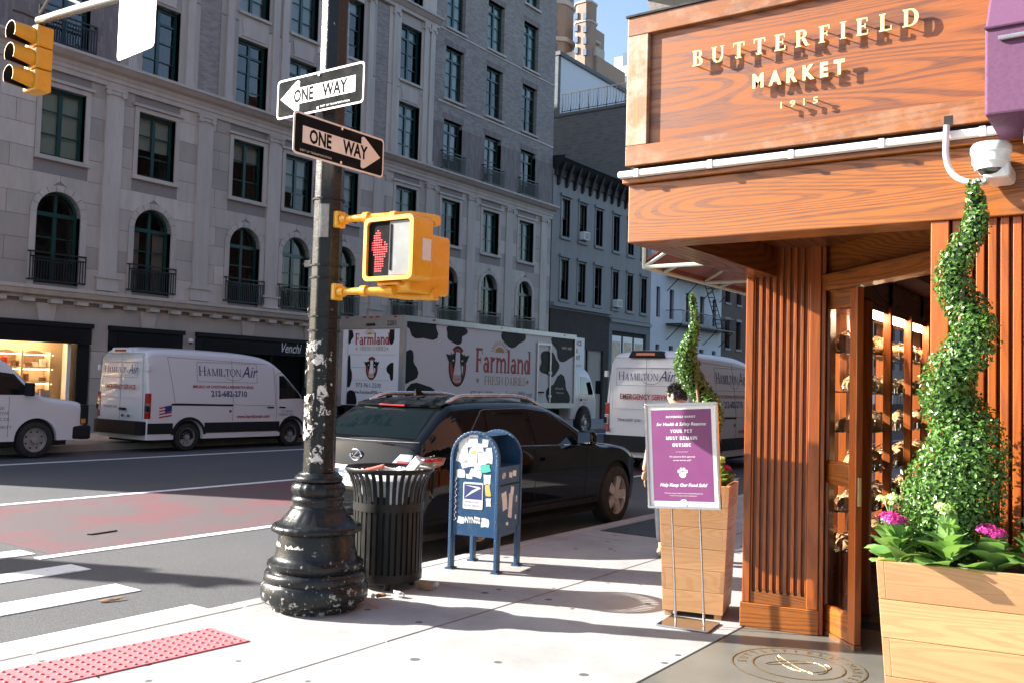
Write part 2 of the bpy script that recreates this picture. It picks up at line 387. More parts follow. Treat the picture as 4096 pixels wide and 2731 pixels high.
for i, z in enumerate(rows):
    z1 = min(z+.605, 10.1)
    if z1-z < .1: break
    holes = []
    for c in COLS:
        if z1 <= 6.5+.175-.02:
            hw = RO if z < zc else math.sqrt(max(0.0, RO*RO-(z-zc)**2)); holes.append((c-hw, c+hw, (c, RO, zc)))
        elif z < 6.5+.17:
            hw = math.sqrt(max(0.0, RO*RO-(z-zc)**2)); holes.append((c-hw, c+hw, (c, RO, zc)))
        elif z1 > 7.36 and z < 9.42: holes.append((c-WW/2-.14, c+WW/2+.14, None))
    blockrow(z, z1, holes, Y0B, 38.09, .5 if i % 2 else .0)
# arch surrounds, jambs
for c in COLS:
    r = WW/2
    for k in range(9):
        a0, a1 = 180*k/9+.6, 180*(k+1)/9-.6
        pl = arc(c, zc, RO, RO, a0, a1, 3)+arc(c, zc, r, r, a1, a0, 3)
        part(MB().prism(pl, XF-.3, XF+.035), 'arch_stone', M['limetrim'], wall)
    for sg in (-1, 1):
        part(B(XF-.3, XF+.034, c+sg*r, c+sg*RO, 3.92, zc), 'window_jamb', M['limetrim'], wall)
    # rectangular window surround
    for sg in (-1, 1): part(B(XF-.3, XF+.03, c+sg*r, c+sg*(r+.135), 7.42, 9.3), 'window_jamb', M['limetrim'], wall)
    part(B(XF-.3, XF+.032, c-r-.135, c+r+.135, 9.302, 9.43), 'lintel', M['limetrim'], wall)
    part(B(XF-.28, XF+.09, c-r-.22, c+r+.22, 9.44, 9.52), 'window_hood', M['limetrim'], wall)
    part(B(XF-.3, XF+.09, c-r-.16, c+r+.16, 7.30, 7.418), 'window_sill', M['limetrim'], wall, bevel=.01)
# string course groove + pilasters with ionic capitals
PIL = [14.92, 18.0, 20.79, 23.02, 25.85, 28.9, 31.7, 34.55, 37.45]
def volute(bm, c, z, x):
    for sg in (-1, 1):
        bm.prism(arc(c+sg*.24, z-.07, .085, .085, 0, 330, 10), x, x+.07)
for c in PIL:
    part(B(XF-.2, XF+.055, c-.27, c+.27, 4.35, 9.62), 'pilaster', M['limetrim'], wall)
    cp = MB(); cp.box(XF-.1, XF+.12, c-.33, c+.33, 9.66, 9.74); cp.box(XF-.1, XF+.09, c-.26, c+.26, 9.55, 9.658); volute(cp, c, 9.66, XF+.05)
    part(cp, 'capital', M['limetrim'], wall, smooth=40)
    bs = MB(); bs.box(XF-.1, XF+.10, c-.33, c+.33, 3.95, 4.30); bs.box(XF-.1, XF+.14, c-.37, c+.37, 4.302, 4.36)
    part(bs, 'pilaster_base', M['limetrim'], wall)
# belt course with dentils, upper entablature and cornice
bc = MB(); prof = [(XF-.3,3.56),(XF+.10,3.56),(XF+.10,3.62),(XF+.30,3.66),(XF+.36,3.78),(XF+.40,3.80),(XF+.40,3.89),(XF-.3,3.925)]
bc.prism(prof[::-1], 3.2, 38.15, 'y'); part(bc, 'belt_course', M['limetrim'], wall)
y = 11.0
while y < 38:
    part(B(XF+.05, XF+.26, y, y+.32, 3.46, 3.558), 'dentil', M['limetrim'], wall); y += .74
part(B(XF-.4, XF+.05, 5, 38.12, 2.99, 3.459), 'frieze', M['lime'], wall)
for yk in (13.2, 16.25, 19.9, 22.6, 26.0, 29.2, 32.4, 35.6):
    part(MB().prism([(yk-.20,2.992),(yk+.20,2.992),(yk+.27,3.455),(yk-.27,3.455)], XF-.1, XF+.10), 'keystone', M['limetrim'], wall)
en = MB(); en.prism([(XF-.3,9.76),(XF+.07,9.76),(XF+.07,9.9),(XF+.10,9.9),(XF+.10,10.02),(XF-.3,10.02)][::-1], 5, 38.12, 'y')
en.prism([(XF-.3,10.022),(XF+.12,10.022),(XF+.16,10.12),(XF+.30,10.17),(XF+.42,10.27),(XF+.46,10.28),(XF+.46,10.36),(XF-.3,10.44)][::-1], 5, 38.16, 'y')
part(en, 'cornice', M['limetrim'], wall)
# upper storeys: brick wall with stone centre bay
FL = [(10.46,12.64),(13.52,15.75),(16.55,18.75),(19.6,21.8)]
UH = [(c-WW/2, c+WW/2, a, b) for c in COLS for a, b in FL]
up = MB(); cells(up, 3.2, 15.0, 10.3, 24, UH, XF-.5, XF); cells(up, 28.95, 38.1, 10.3, 24, UH, XF-.5, XF)
cells(up, 15.0, 28.95, 10.3, 24, UH, XF-.5, XF-.001)
wallu = part(up, 'brick_wall', M['bbrick'])
for (ya, yb) in ((10.6,12.83),(14.07,15.0),(28.95,29.65),(30.89,32.51),(33.75,35.33),(36.57,38.098)):
    part(B(XF-.3, XF+.004, ya, yb, 10.44, 12.45), 'soldier_brick_panel', M['bbrickv'], wallu)
for c in COLS:
    bay = 15 < c < 28.5
    for fi, (a, b) in enumerate(FL):
        part(B(XF-.3, XF+.10, c-WW/2-(.06 if bay else .1), c+WW/2+(.06 if bay else .1), a-.10, a-.002), 'window_sill', M['limetrim'], wallu, bevel=.01)
        if not bay: part(B(XF-.3, XF+.006, c-WW/2-.1, c+WW/2+.1, b, b+.26), 'brick_lintel', M['bbrickv'], wallu)
part(B(XF-.3, XF+.03, 29.2, 38.1, 13.28, 13.36), 'string_course', M['limetrim'], wallu)
part(B(XF-.3, XF+.03, 29.2, 38.1, 16.35, 16.42), 'string_course', M['limetrim'], wallu)
# stone centre bay: strips between windows, pilasters, spandrel panels
STRIP = [(15.02,15.70),(16.94,17.62),(18.40,19.08),(20.32,21.26),(22.50,23.53),(24.77,25.45),(26.15,26.83),(28.07,28.93)]
for (a, b) in STRIP:
    for (z0, z1) in ((10.44,13.15),(13.17,16.25),(16.27,19.3),(19.32,22.4)):
        part(B(XF-.3, XF+.03, a, b, z0, z1-.012), 'stone_strip', M['lime'], wallu)
    mid = (a+b)/2; wd = .13
    offs = (0,) if b-a < .8 else (-.2, .2)
    for o_ in offs:
        part(B(XF, XF+.10, mid+o_-wd, mid+o_+wd, 10.46, 16.0), 'pilaster', M['limetrim'], wallu)
        cp = MB(); cp.box(XF, XF+.14, mid+o_-wd-.04, mid+o_+wd+.04, 16.0, 16.2)
        cp.prism(arc(mid+o_-wd-.02, 15.95, .06, .06, 0, 330, 8), XF+.03, XF+.15); cp.prism(arc(mid+o_+wd+.02, 15.95, .06, .06, 0, 330, 8), XF+.03, XF+.15)
        part(cp, 'capital', M['limetrim'], wallu)
        part(B(XF, XF+.14, mid+o_-wd-.03, mid+o_+wd+.03, 10.45, 10.62), 'pilaster_base', M['limetrim'], wallu)
for c in COLS:
    if 15 < c < 28.5:
        for (z0, z1) in ((12.645,13.415),(18.752,19.49)):
            part(B(XF-.3, XF+.012, c-WW/2, c+WW/2, z0, z1), 'spandrel_panel', M['lime'], wallu)
            cx = [(-.50,.08),(-.42,.16),(-.47,.40),(-.50,.62),(-.40,.66),(.40,.66),(.50,.62),(.47,.40),(.42,.16),(.50,.08)]
            part(MB().prism([(c+p[0], z0+p[1]) for p in cx][::-1], XF+.0, XF+.04), 'carved_cartouche', M['limetrim'], wallu, bevel=.012)
        part(B(XF-.3, XF+.012, c-WW/2, c+WW/2, 15.752, 16.45), 'spandrel_panel', M['lime'], wallu)
ec = MB(); ec.prism([(XF-.3,16.2),(XF+.14,16.2),(XF+.14,16.32),(XF+.2,16.36),(XF+.34,16.5),(XF+.38,16.5),(XF+.38,16.58),(XF-.3,16.62)][::-1], 14.9, 29.05, 'y')
part(ec, 'bay_cornice', M['limetrim'], wallu)
# unseen upper mass, and rear made deeper to shade the block wall beyond
ms = MB(); ms.box(XF-40, XF-.3, 3.2, 38.1, 24, 33); ms.box(XF-40, XF-1.5, 3.22, 38.08, 0, 24); ms.box(XF-.3, XF, 3.2, 38.1, 24, 33)
part(ms, 'upper_storeys', M['bbrick'])
part(B(XF-1.48, XF-.5, 37.8, 38.1, 0, 24), 'end_wall', M['bbrick']); part(B(XF-1.48, XF-.6, 3.2, 3.5, 0, 24), 'end_wall', M['bbrick'])
# ---- windows (frame, panes, blind)
def window(c, a, b, kind, arched=False, rail=False):
    xw = XF-.20; w2 = WW/2; f = .075
    fr = MB()
    if arched:
        zc_ = b-w2
        ring = arc(c, zc_, w2, w2, 0, 180, 12); inn = arc(c, zc_, w2-f, w2-f, 180, 0, 12)
        for k in range(12): fr.prism([ring[k], ring[k+1], inn[11-k], inn[12-k]], xw-.06, xw+.02)
        fr.box(xw-.06, xw+.02, c-w2, c-w2+f, a, zc_); fr.box(xw-.06, xw+.02, c+w2-f, c+w2, a, zc_)
        fr.box(xw-.055, xw+.022, c-w2+f, c+w2-f, a, a+f*1.3); fr.box(xw-.055, xw+.03, c-w2+f, c+w2-f, zc_-.06, zc_+.05)
        fr.box(xw-.056, xw+.025, c-.05, c+.05, a+f*1.3, zc_-.06); fr.box(xw-.056, xw+.025, c-.04, c+.04, zc_+.05, b-f)
        zm = [a+(zc_-a)*k/3 for k in (1,2)]
        top = zc_-.06
    else:
        fr.box(xw-.06, xw+.02, c-w2, c-w2+f, a, b); fr.box(xw-.06, xw+.02, c+w2-f, c+w2, a, b)
        fr.box(xw-.055, xw+.022, c-w2+f, c+w2-f, a, a+f*1.2); fr.box(xw-.055, xw+.022, c-w2+f, c+w2-f, b-f*1.3, b)
        fr.box(xw-.056, xw+.025, c-.05, c+.05, a+f*1.2, b-f*1.3)
        if kind == 'U':
            ht = a+(b-a)*.78; fr.box(xw-.054, xw+.028, c-w2+f, c-.05, ht-.035, ht+.035); fr.box(xw-.054, xw+.028, c+.05, c+w2-f, ht-.035, ht+.035)
            zm = [a+(ht-a)*k/3 for k in (1,2)]
        else: zm = [a+(b-a)*k/3 for k in (1,2)]
        top = b-f*1.3
    for z in zm:
        fr.box(xw-.045, xw+.012, c-w2+f, c-.05, z-.016, z+.016); fr.box(xw-.045, xw+.012, c+.05, c+w2-f, z-.016, z+.016)
    wn = part(fr, 'window', M['green'])
    lv = [a+f*1.2]+zm+([ht] if kind == 'U' else [])+[top]
    for sg in (-1, 1):
        for k in range(len(lv)-1):
            y0, y1 = (c-w2+f*.6, c-.03) if sg < 0 else (c+.03, c+w2-f*.6)
            z0, z1 = lv[k]+.01, lv[k+1]-.01; t1, t2 = random.uniform(-.006,.006), random.uniform(-.006,.006)
            x = xw-.02
            part(MB().quad((x+t1,y0,z0),(x-t1,y1,z0),(x-t1+t2,y1,z1),(x+t1+t2,y0,z1)), 'pane', M['winglass2' if kind == 'U' else 'winglass'], wn)
    if arched:
        for a0, a1 in ((8,86),(94,172)):
            pl = [(c+(.03 if a0 < 90 else -.03), zc_+.04)]+arc(c, zc_, w2-.05, w2-.05, a0, a1, 6)
            part(MB().add([(xw-.02, p[0], p[1]) for p in pl], [tuple(range(len(pl)))]), 'pane', M['winglass'], wn)
    q = random.random(); h = b-a
    drop = h*(random.choice((.35,.55,1.0,1.0)) if kind == 'B' else random.choice((.0,.25,1.0,1.0,1.0)))
    if arched:
        if q < .45:
            for sg in (-1, 1): part(B(xw-.16, xw-.13, c+sg*.22, c+sg*(w2-.02), a+.1, zc_), 'curtain', M['curtain'], wn)
    elif drop: part(B(xw-.13, xw-.12, c-w2+.03, c+w2-.03, b-drop+.02, b-.02), 'blind', M['blind'], wn)
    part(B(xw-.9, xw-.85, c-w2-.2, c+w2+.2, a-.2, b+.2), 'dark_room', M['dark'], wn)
    if rail:
        rb = MB(); zt = a+.80; xr = XF+.10
        for z in (a+.06, zt-.13, zt): rb.box(xr, xr+.035, c-w2-.16, c+w2+.16, z-.02, z+.02)
        n = 20
        for k in range(n+1):
            y = c-w2-.15+(WW+.30)*k/n; rb.box(xr+.008, xr+.026, y-.013, y+.013, a+.06, zt if k in (0, n) else zt-.13)
        for y in (c-w2-.15, c+w2+.15):
            rb.box(XF-.02, xr, y-.02, y+.02, zt-.02, zt+.02); rb.box(XF-.02, xr, y-.02, y+.02, a+.04, a+.08)
        part(rb, 'window_railing', M['iron'], wn)
for c in COLS:
    window(c, 4.0, 6.5, 'A', True, True); window(c, 7.42, 9.3, 'B')
    for fi, (a, b) in enumerate(FL): window(c, a, b, 'U', rail=(fi == 0 and (c < 14 or c > 29)))
# ---- ground floor: stone piers and black shopfronts
for (a, b) in ((14.55,15.03),(17.46,17.93),(27.1,27.6),(33.2,33.7),(37.6,38.1)):
    for k in range(4): part(B(XF-.4, XF+.045, a, b, .0+.75*k+.005, .0+.75*k+.744), 'pier_stone', M['lime'], wall)
sf = thing('shopfront', 'lit shop window with cream shelves of goods behind the left parked van', 'shopfront', (XF, 11, 0))
def sp(bm, n, m, par=None, **k): return bm.build(n, m, par or sf, origin=(XF, 11, 0), **k)
M['cream'] = plain('cream_shop_interior', (.60,.50,.36), .7); M['warm'] = emis('warm_shelf_light', (1,.66,.34), 8.0)
M['redlabel'] = plain('red_package', (.35,.03,.03), .5); M['goods'] = plain('shelf_goods', (.20,.12,.07), .5, var=.9, scale=18); M['shopglass'] = glass('shop_glass', (.05,.05,.05), .01, .92, 1.45)
M['white'] = plain('white_paint', (.75,.75,.73), .5, var=.05)
def frieze(sfp, a, b, rv):
    rv(B(XF-.05, XF+.10, a, b, 2.42, 2.86), 'shop_sign_board', M['shopblack']); rv(B(XF-.05, XF+.18, a-.03, b+.03, 2.86, 2.985), 'shop_cornice', M['shopblack'])
    lb = MB()
    for k in range(5): lb.box(XF+.10, XF+.125, a+.25, b-.25, 2.50+.06*k, 2.53+.06*k)
    rv(lb, 'louvre', M['shopblack'])
frieze(sf, 3.4, 14.5, sp)
sp(B(XF-.3, XF+.02, 14.15, 14.5, 0, 2.42), 'shop_pilaster', M['shopblack']); sp(B(XF-.3, XF+.03, 8, 14.15, 0, .45), 'stall_riser', M['shopblack'])
sp(MB().quad((XF-.1,8,.45),(XF-.1,14.15,.45),(XF-.1,14.15,2.42),(XF-.1,8,2.42)), 'pane', M['shopglass'])
for y in (11.98, 13.95): sp(B(XF-.25, XF-.02, y-.05, y+.05, .45, 2.42), 'window_post', M['white'])
sh = MB(); sh.box(XF-1.3, XF-1.2, 7.8, 14.5, 0, 3); sh.box(XF-1.2, XF-.5, 14.42, 14.5, 0, 3); sh.box(XF-1.3, XF-.4, 8, 14.5, 2.9, 3); sp(sh, 'shop_interior', M['cream'])
for y in (9.5, 12.2): sp(B(XF-.9, XF-.6, y, y+1.6, 2.86, 2.895), 'ceiling_light', M['warm'])
for k, z in enumerate((.55,.95,1.35,1.75)):
    sp(B(XF-1.19, XF-.90, 9.5, 14.1, z, z+.03), 'shop_shelf', M['cream']); sp(B(XF-.96, XF-.93, 9.6, 14.0, z+.345, z+.36), 'shelf_light', M['warm'])
    for q in range(22):
        y = 9.7+q*.2+random.uniform(-.04,.04); hh = random.uniform(.10,.26)
        if random.random() < .85: sp(B(XF-1.12, XF-.98, y, y+random.uniform(.05,.14), z+.03, z+.03+hh), 'goods', random.choice((M['goods'], M['goods'], M['redlabel'], M['white'])), bevel=.01)
for y in (12.3, 13.1, 13.9): sp(B(XF-1.19, XF-.88, y, y+.06, .4, 2.2), 'shelf_upright', M['cream'])
for y in (12.45, 13.25): sp(MB().prism([(y+.08,1.86),(y+.66,1.86)]+arc(y+.37,2.08,.29,.14,0,180,10), XF-1.2, XF-1.185), 'arched_niche', M['goods'])
sp(B(XF-.85, XF-.35, 12.0, 14.1, .46, .75), 'display_table', M['white'])
for q in range(9): sp(B(XF-.6, XF-.45, 12.2+.19*q, 12.3+.19*q, .75, .83+.12*random.random()), 'goods', M['goods'], bevel=.01)
sp(B(XF-.32, XF-.30, 13.35, 13.65, .8, 1.15), 'card_sign', M['white'])
def shop(name, label, a, b):
    t = thing(name, label, 'shopfront', (XF, a, 0))
    rv = lambda bm, n, m, par=None, **k: bm.build(n, m, par or t, origin=(XF, a, 0), **k)
    frieze(t, a, b, rv)
    rv(B(XF-.3, XF+.02, a, a+.25, 0, 2.42), 'shop_pilaster', M['shopblack']); rv(B(XF-.3, XF+.02, b-.25, b, 0, 2.42), 'shop_pilaster', M['shopblack'])
    rv(B(XF-.3, XF+.03, a+.25, b-.25, 0, .4), 'stall_riser', M['shopblack'])
    n = max(2, int((b-a)/1.5))
    for k in range(1, n): y = a+(b-a)*k/n; rv(B(XF-.25, XF-.0, y-.04, y+.04, .4, 2.42), 'window_post', M['shopblack'])
    rv(MB().quad((XF-.1,a+.2,.4),(XF-.1,b-.2,.4),(XF-.1,b-.2,2.42),(XF-.1,a+.2,2.42)), 'pane', M['shopglass'])
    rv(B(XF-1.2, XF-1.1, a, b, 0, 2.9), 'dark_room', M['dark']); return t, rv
shop('shopfront', 'black louvred shopfront between stone piers behind the parked utility van', 15.04, 17.45)
ven, venp = shop('shopfront', 'black chocolate shop front with white script name board', 17.94, 27.09)
shop('shopfront', 'dark shopfront behind the middle of the cow print box truck', 27.61, 33.19); shop('shopfront', 'dark shopfront behind the front end of the cow print box truck', 33.71, 37.59)
# ================================================================== LETTERING
MSIDE = Matrix(((0,0,1,0),(1,0,0,0),(0,1,0,0),(0,0,0,1)))     # text on a face looking to +X
MREAR = Matrix(((1,0,0,0),(0,0,-1,0),(0,1,0,0),(0,0,0,1)))    # text on a face looking to -Y
def T_(x, y, z): return Matrix.Translation((x, y, z))
def rawtext(s, size, shear=0, bold=0, sx=1, sp=1, align='LEFT', ext=0, res=2):
    cu = bpy.data.curves.new('lettering', 'FONT'); cu.body = s; cu.size = size; cu.shear = shear; cu.offset = bold; cu.resolution_u = res
    cu.space_character = sp; cu.align_x = align; cu.extrude = ext
    o = bpy.data.objects.new('lettering', cu); col.objects.link(o)
    dg = bpy.context.evaluated_depsgraph_get(); dg.update()
    me = bpy.data.meshes.new_from_object(o.evaluated_get(dg)); bpy.data.objects.remove(o); bpy.data.curves.remove(cu)
    if sx != 1: me.transform(Matrix.Diagonal((sx,1,1,1)))
    return me
def text(s, size, mat, parent, Mt, name='lettering', **k):
    me = rawtext(s, size, **k); me.materials.clear(); me.materials.append(mat); me.transform(Mt)
    return mkobj(name, me, parent)
def gl(T=.17, t=.065, sf=.085, sh=.055):
    """serif alphabet drawn from strokes; returns dict char -> (advance, polygons)"""
    D = {}
    def V(x, a, b, w): return [(x,a),(x+w,a),(x+w,b),(x,b)]
    def SL(x0, y0, x1, y1, w): return [(x0,y0),(x0+w,y0),(x1+w,y1),(x1,y1)] if y1 > y0 else [(x1,y1),(x1+w,y1),(x0+w,y0),(x0,y0)]
    def S(x, w, y): return [(x-sf,y),(x+w+sf,y),(x+w+sf,y+sh),(x-sf,y+sh)]
    def RING(cx, cy, rx, ry, a0, a1, wx, wy, n=10):
        ps = []
        o, i = arc(cx,cy,rx,ry,a0,a1,n), arc(cx,cy,rx-wx,ry-wy,a0,a1,n)
        for k in range(n): ps.append([o[k],o[k+1],i[k+1],i[k]] if a1 > a0 else [i[k],i[k+1],o[k+1],o[k]])
        return ps
    def tick(x, y0, y1, w=.05): return [(x,y0),(x+w,y0),(x+w,y1),(x,y1)]
    T1 = 1-sh
    x = sf
    D['I'] = (T+2*sf, [V(x,0,1,T), S(x,T,0), S(x,T,T1)])
    D['H'] = (.86, [V(x,0,1,T), S(x,T,0), S(x,T,T1), V(.86-sf-T,0,1,T), S(.86-sf-T,T,0), S(.86-sf-T,T,T1), [(x+T,.47),(.86-sf-T,.47),(.86-sf-T,.47+t),(x+T,.47+t)]])
    D['L'] = (.70, [V(x,0,1,T), S(x,T,T1), [(0,0),(.68,0),(.68,t),(0,t)], tick(.62,0,.28,.055)])
    D['E'] = (.70, [V(x,0,1,T), [(0,0),(.66,0),(.66,t),(0,t)], [(0,1-t),(.62,1-t),(.62,1),(0,1)], [(x+T,.48),(.5,.48),(.5,.48+t),(x+T,.48+t)], tick(.61,0,.27), tick(.57,.75,1), tick(.47,.37,.66)])
    D['F'] = (.66, [V(x,0,1,T), S(x,T,0), [(0,1-t),(.62,1-t),(.62,1),(0,1)], [(x+T,.47),(.48,.47),(.48,.47+t),(x+T,.47+t)], tick(.57,.74,1), tick(.45,.36,.65)])
    D['T'] = (.76, [V(.38-T/2,0,1,T), S(.38-T/2,T,0), [(.02,1-t),(.74,1-t),(.74,1),(.02,1)], tick(.02,.72,1), tick(.69,.72,1)])
    D['B'] = (.74, [V(x,0,1,T), S(x,T,0)[:], [(0,1-sh),(x+T,1-sh),(x+T,1),(0,1)]]+RING(.42,.76,.24,.24,-90,90,T*.85,t)+RING(.42,.27,.29,.27,-90,90,T,t)+[[(x+T,0),(.43,0),(.43,t),(x+T,t)],[(x+T,1-t),(.43,1-t),(.43,1),(x+T,1)],[(x+T,.5),(.43,.5),(.43,.5+t),(x+T,.5+t)]])
    D['P'] = (.70, [V(x,0,1,T), S(x,T,0), [(0,1-sh),(x+T,1-sh),(x+T,1),(0,1)]]+RING(.40,.73,.28,.27,-90,90,T,t)+[[(x+T,1-t),(.41,1-t),(.41,1),(x+T,1)],[(x+T,.46),(.41,.46),(.41,.46+t),(x+T,.46+t)]])
    D['R'] = (.82, [V(x,0,1,T), S(x,T,0), [(0,1-sh),(x+T,1-sh),(x+T,1),(0,1)]]+RING(.40,.74,.27,.26,-90,90,T,t)+[[(x+T,1-t),(.41,1-t),(.41,1),(x+T,1)],[(x+T,.48),(.41,.48),(.41,.48+t),(x+T,.48+t)], SL(.60,0,.36,.5,T*.95), [(.60,0),(.84,0),(.84,sh),(.58,sh)]])
    D['D'] = (.86, [V(x,0,1,T), [(0,0),(.42,0),(.42,t),(0,t)], [(0,1-t),(.42,1-t),(.42,1),(0,1)]]+RING(.40,.5,.44,.5,-90,90,T*1.05,t,14))
    D['O'] = (.90, RING(.45,.5,.43,.52,0,360,T,t,22))
    D['Q'] = D['O']
    D['C'] = (.80, RING(.45,.5,.43,.52,48,312,T,t,16)+[tick(.70,.62,.95)])
    D['G'] = (.86, RING(.45,.5,.43,.52,48,330,T,t,16)+[tick(.70,.62,.95), V(.66,.05,.42,T*.9), S(.66,T*.9,.40)])
    D['U'] = (.84, [V(x,.3,1,T), S(x,T,T1), V(.84-sf-t-.02,.3,1,t+.02), S(.84-sf-t-.02,t,T1)]+RING(.5*(x+.84-sf),.33,.5*(.84-2*sf),.35,180,360,T*.8,t*1.2,12))
    D['A'] = (.86, [SL(.10,0,.40,1,t), SL(.58,0,.34,1,T), S(.09,t,0), S(.57,T,0), [(.22,.28),(.60,.28),(.60,.28+t),(.22,.28+t)]])
    D['V'] = (.84, [SL(.35,0,.06,1,T), SL(.42,0,.70,1,t), S(.07,T*.8,T1), S(.69,t,T1)])
    D['M'] = (1.08, [V(.11,0,1,t), SL(.46,0,.11,1,T), SL(.50,0,.84,1,t), V(.82,0,1,T), S(.11,t,0), S(.82,T,0), [(.02,T1),(.2,T1),(.2,1),(.02,1)], S(.82,T,T1)])
    D['N'] = (.92, [V(.11,0,1,t), SL(.66,0,.10,1,T), V(.76,0,1,t), S(.11,t,0), [(.0,T1),(.2,T1),(.2,1),(.0,1)], S(.76,t,T1)])
    D['W'] = (1.16, [SL(.28,0,.06,1,T*.9), SL(.34,0,.54,1,t), SL(.74,0,.50,1,T*.9), SL(.80,0,1.03,1,t), S(.06,T,T1), S(1.02,t,T1), S(.5,T,T1)])
    D['Y'] = (.80, [SL(.34,.42,.05,1,T*.9), SL(.40,.42,.68,1,t), V(.40-T/2,0,.46,T), S(.40-T/2,T,0), S(.06,T*.8,T1), S(.66,t,T1)])
    D['K'] = (.86, [V(x,0,1,T), S(x,T,0), S(x,T,T1), SL(x+T,.38,.62,1,t), SL(.60,0,.34,.60,T*.95), S(.61,T,0), S(.60,t,T1)])
    D['S'] = (.62, RING(.31,.74,.25,.27,20,270,T*.8,t,10)+RING(.31,.265,.28,.285,-160,90,T*.85,t,10)+[tick(.50,.70,.96), tick(.03,.05,.33)])
    D[' '] = (.40, [])
    # lower case (x height .66)
    X = .66
    D['r'] = (.54, [V(.08,0,X,T*.9), S(.08,T*.9,0), [(.0,X-sh),(.2,X-sh),(.2,X),(.0,X)]]+RING(.40,X-.22,.19,.22,50,170,t*1.5,T*.7,6))
    D['n'] = (.74, [V(.08,0,X,T*.9), S(.08,T*.9,0), [(.0,X-sh),(.2,X-sh),(.2,X),(.0,X)], V(.52,0,X-.2,T*.9), S(.52,T*.9,0)]+RING(.42,X-.22,.25,.22,0,170,T*.9,T*.6,8))
    D['m'] = (1.10, [V(.08,0,X,T*.9), S(.08,T*.9,0), [(.0,X-sh),(.2,X-sh),(.2,X),(.0,X)], V(.48,0,X-.2,T*.9), S(.48,T*.9,0), V(.88,0,X-.2,T*.9), S(.88,T*.9,0)]+RING(.39,X-.21,.24,.21,0,170,T*.9,T*.6,8)+RING(.79,X-.21,.24,.21,0,170,T*.9,T*.6,8))
    D['a'] = (.66, RING(.29,.20,.25,.22,0,360,T*.85,t,12)+[V(.43,0,.45,T*.9), S(.45,T*.8,0)]+RING(.33,X-.22,.25,.22,0,160,T*.8,T*.55,8))
    D['l'] = (.36, [V(.10,0,1.02,T), S(.10,T,0), [(.0,.96),(.2,.96),(.2,1.02),(.0,1.02)]])
    D['d'] = (.74, RING(.31,.32,.28,.34,0,360,T,t,14)+[V(.50,0,1.02,T*.95), S(.52,T*.8,0), [(.38,.96),(.6,.96),(.6,1.02),(.38,1.02)]])
    return D
def strokes(s, h, depth=.001, D=None, sp=.10, align='l', step=.0004, small=1.0, wid=1.0):
    D = D or gl(); polys = []; x = 0
    for i, ch in enumerate(s):
        k = small if (small != 1 and i > 0) else 1.0
        adv, ps = D[ch]
        for p in ps: polys.append([((x+q[0]*k*wid)*h, q[1]*k*h) for q in p])
        x += (adv*k*wid+sp)
    W = (x-sp)*h; dx = {'l': 0, 'c': -W/2, 'r': -W}[align]
    bm = MB(); j = 0
    for p in polys:
        p = [(a+dx, b) for a, b in p]
        ar = sum(p[i][0]*p[(i+1)%len(p)][1]-p[(i+1)%len(p)][0]*p[i][1] for i in range(len(p)))
        if ar < 0: p = p[::-1]
        bm.prism(p, 0, depth+step*(j % 5), 'z'); j += 1
    return bm, W
def stext(s, h, mat, parent, Mt, name='lettering', **k):
    bm, W = strokes(s, h, **k); bm.v = [tuple(Mt @ Vector(p)) for p in bm.v]
    return bm.build(name, mat, parent)
# ================================================================== VEHICLES
def interp(pts, y):
    if y <= pts[0][0]: return pts[0][1]
    for (a, va), (b, vb) in zip(pts, pts[1:]):
        if y <= b: return va+(vb-va)*(y-a)/(b-a)
    return pts[-1][1]
def sm(pts, y):
    """monotone-ish smooth interpolation"""
    n = len(pts)
    if y <= pts[0][0]: return pts[0][1]
    if y >= pts[-1][0]: return pts[-1][1]
    for i in range(n-1):
        a, va = pts[i]; b, vb = pts[i+1]
        if a <= y <= b:
            def slope(j):
                if j <= 0 or j >= n-1: return (pts[min(j+1,n-1)][1]-pts[max(j-1,0)][1])/(pts[min(j+1,n-1)][0]-pts[max(j-1,0)][0])
                s0 = (pts[j][1]-pts[j-1][1])/(pts[j][0]-pts[j-1][0]); s1 = (pts[j+1][1]-pts[j][1])/(pts[j+1][0]-pts[j][0])
                return 0 if s0*s1 <= 0 else 2*s0*s1/(s0+s1)
            t = (y-a)/(b-a); h = b-a
            return va*(2*t**3-3*t*t+1)+slope(i)*h*(t**3-2*t*t+t)+vb*(-2*t**3+3*t*t)+slope(i+1)*h*(t**3-t*t)
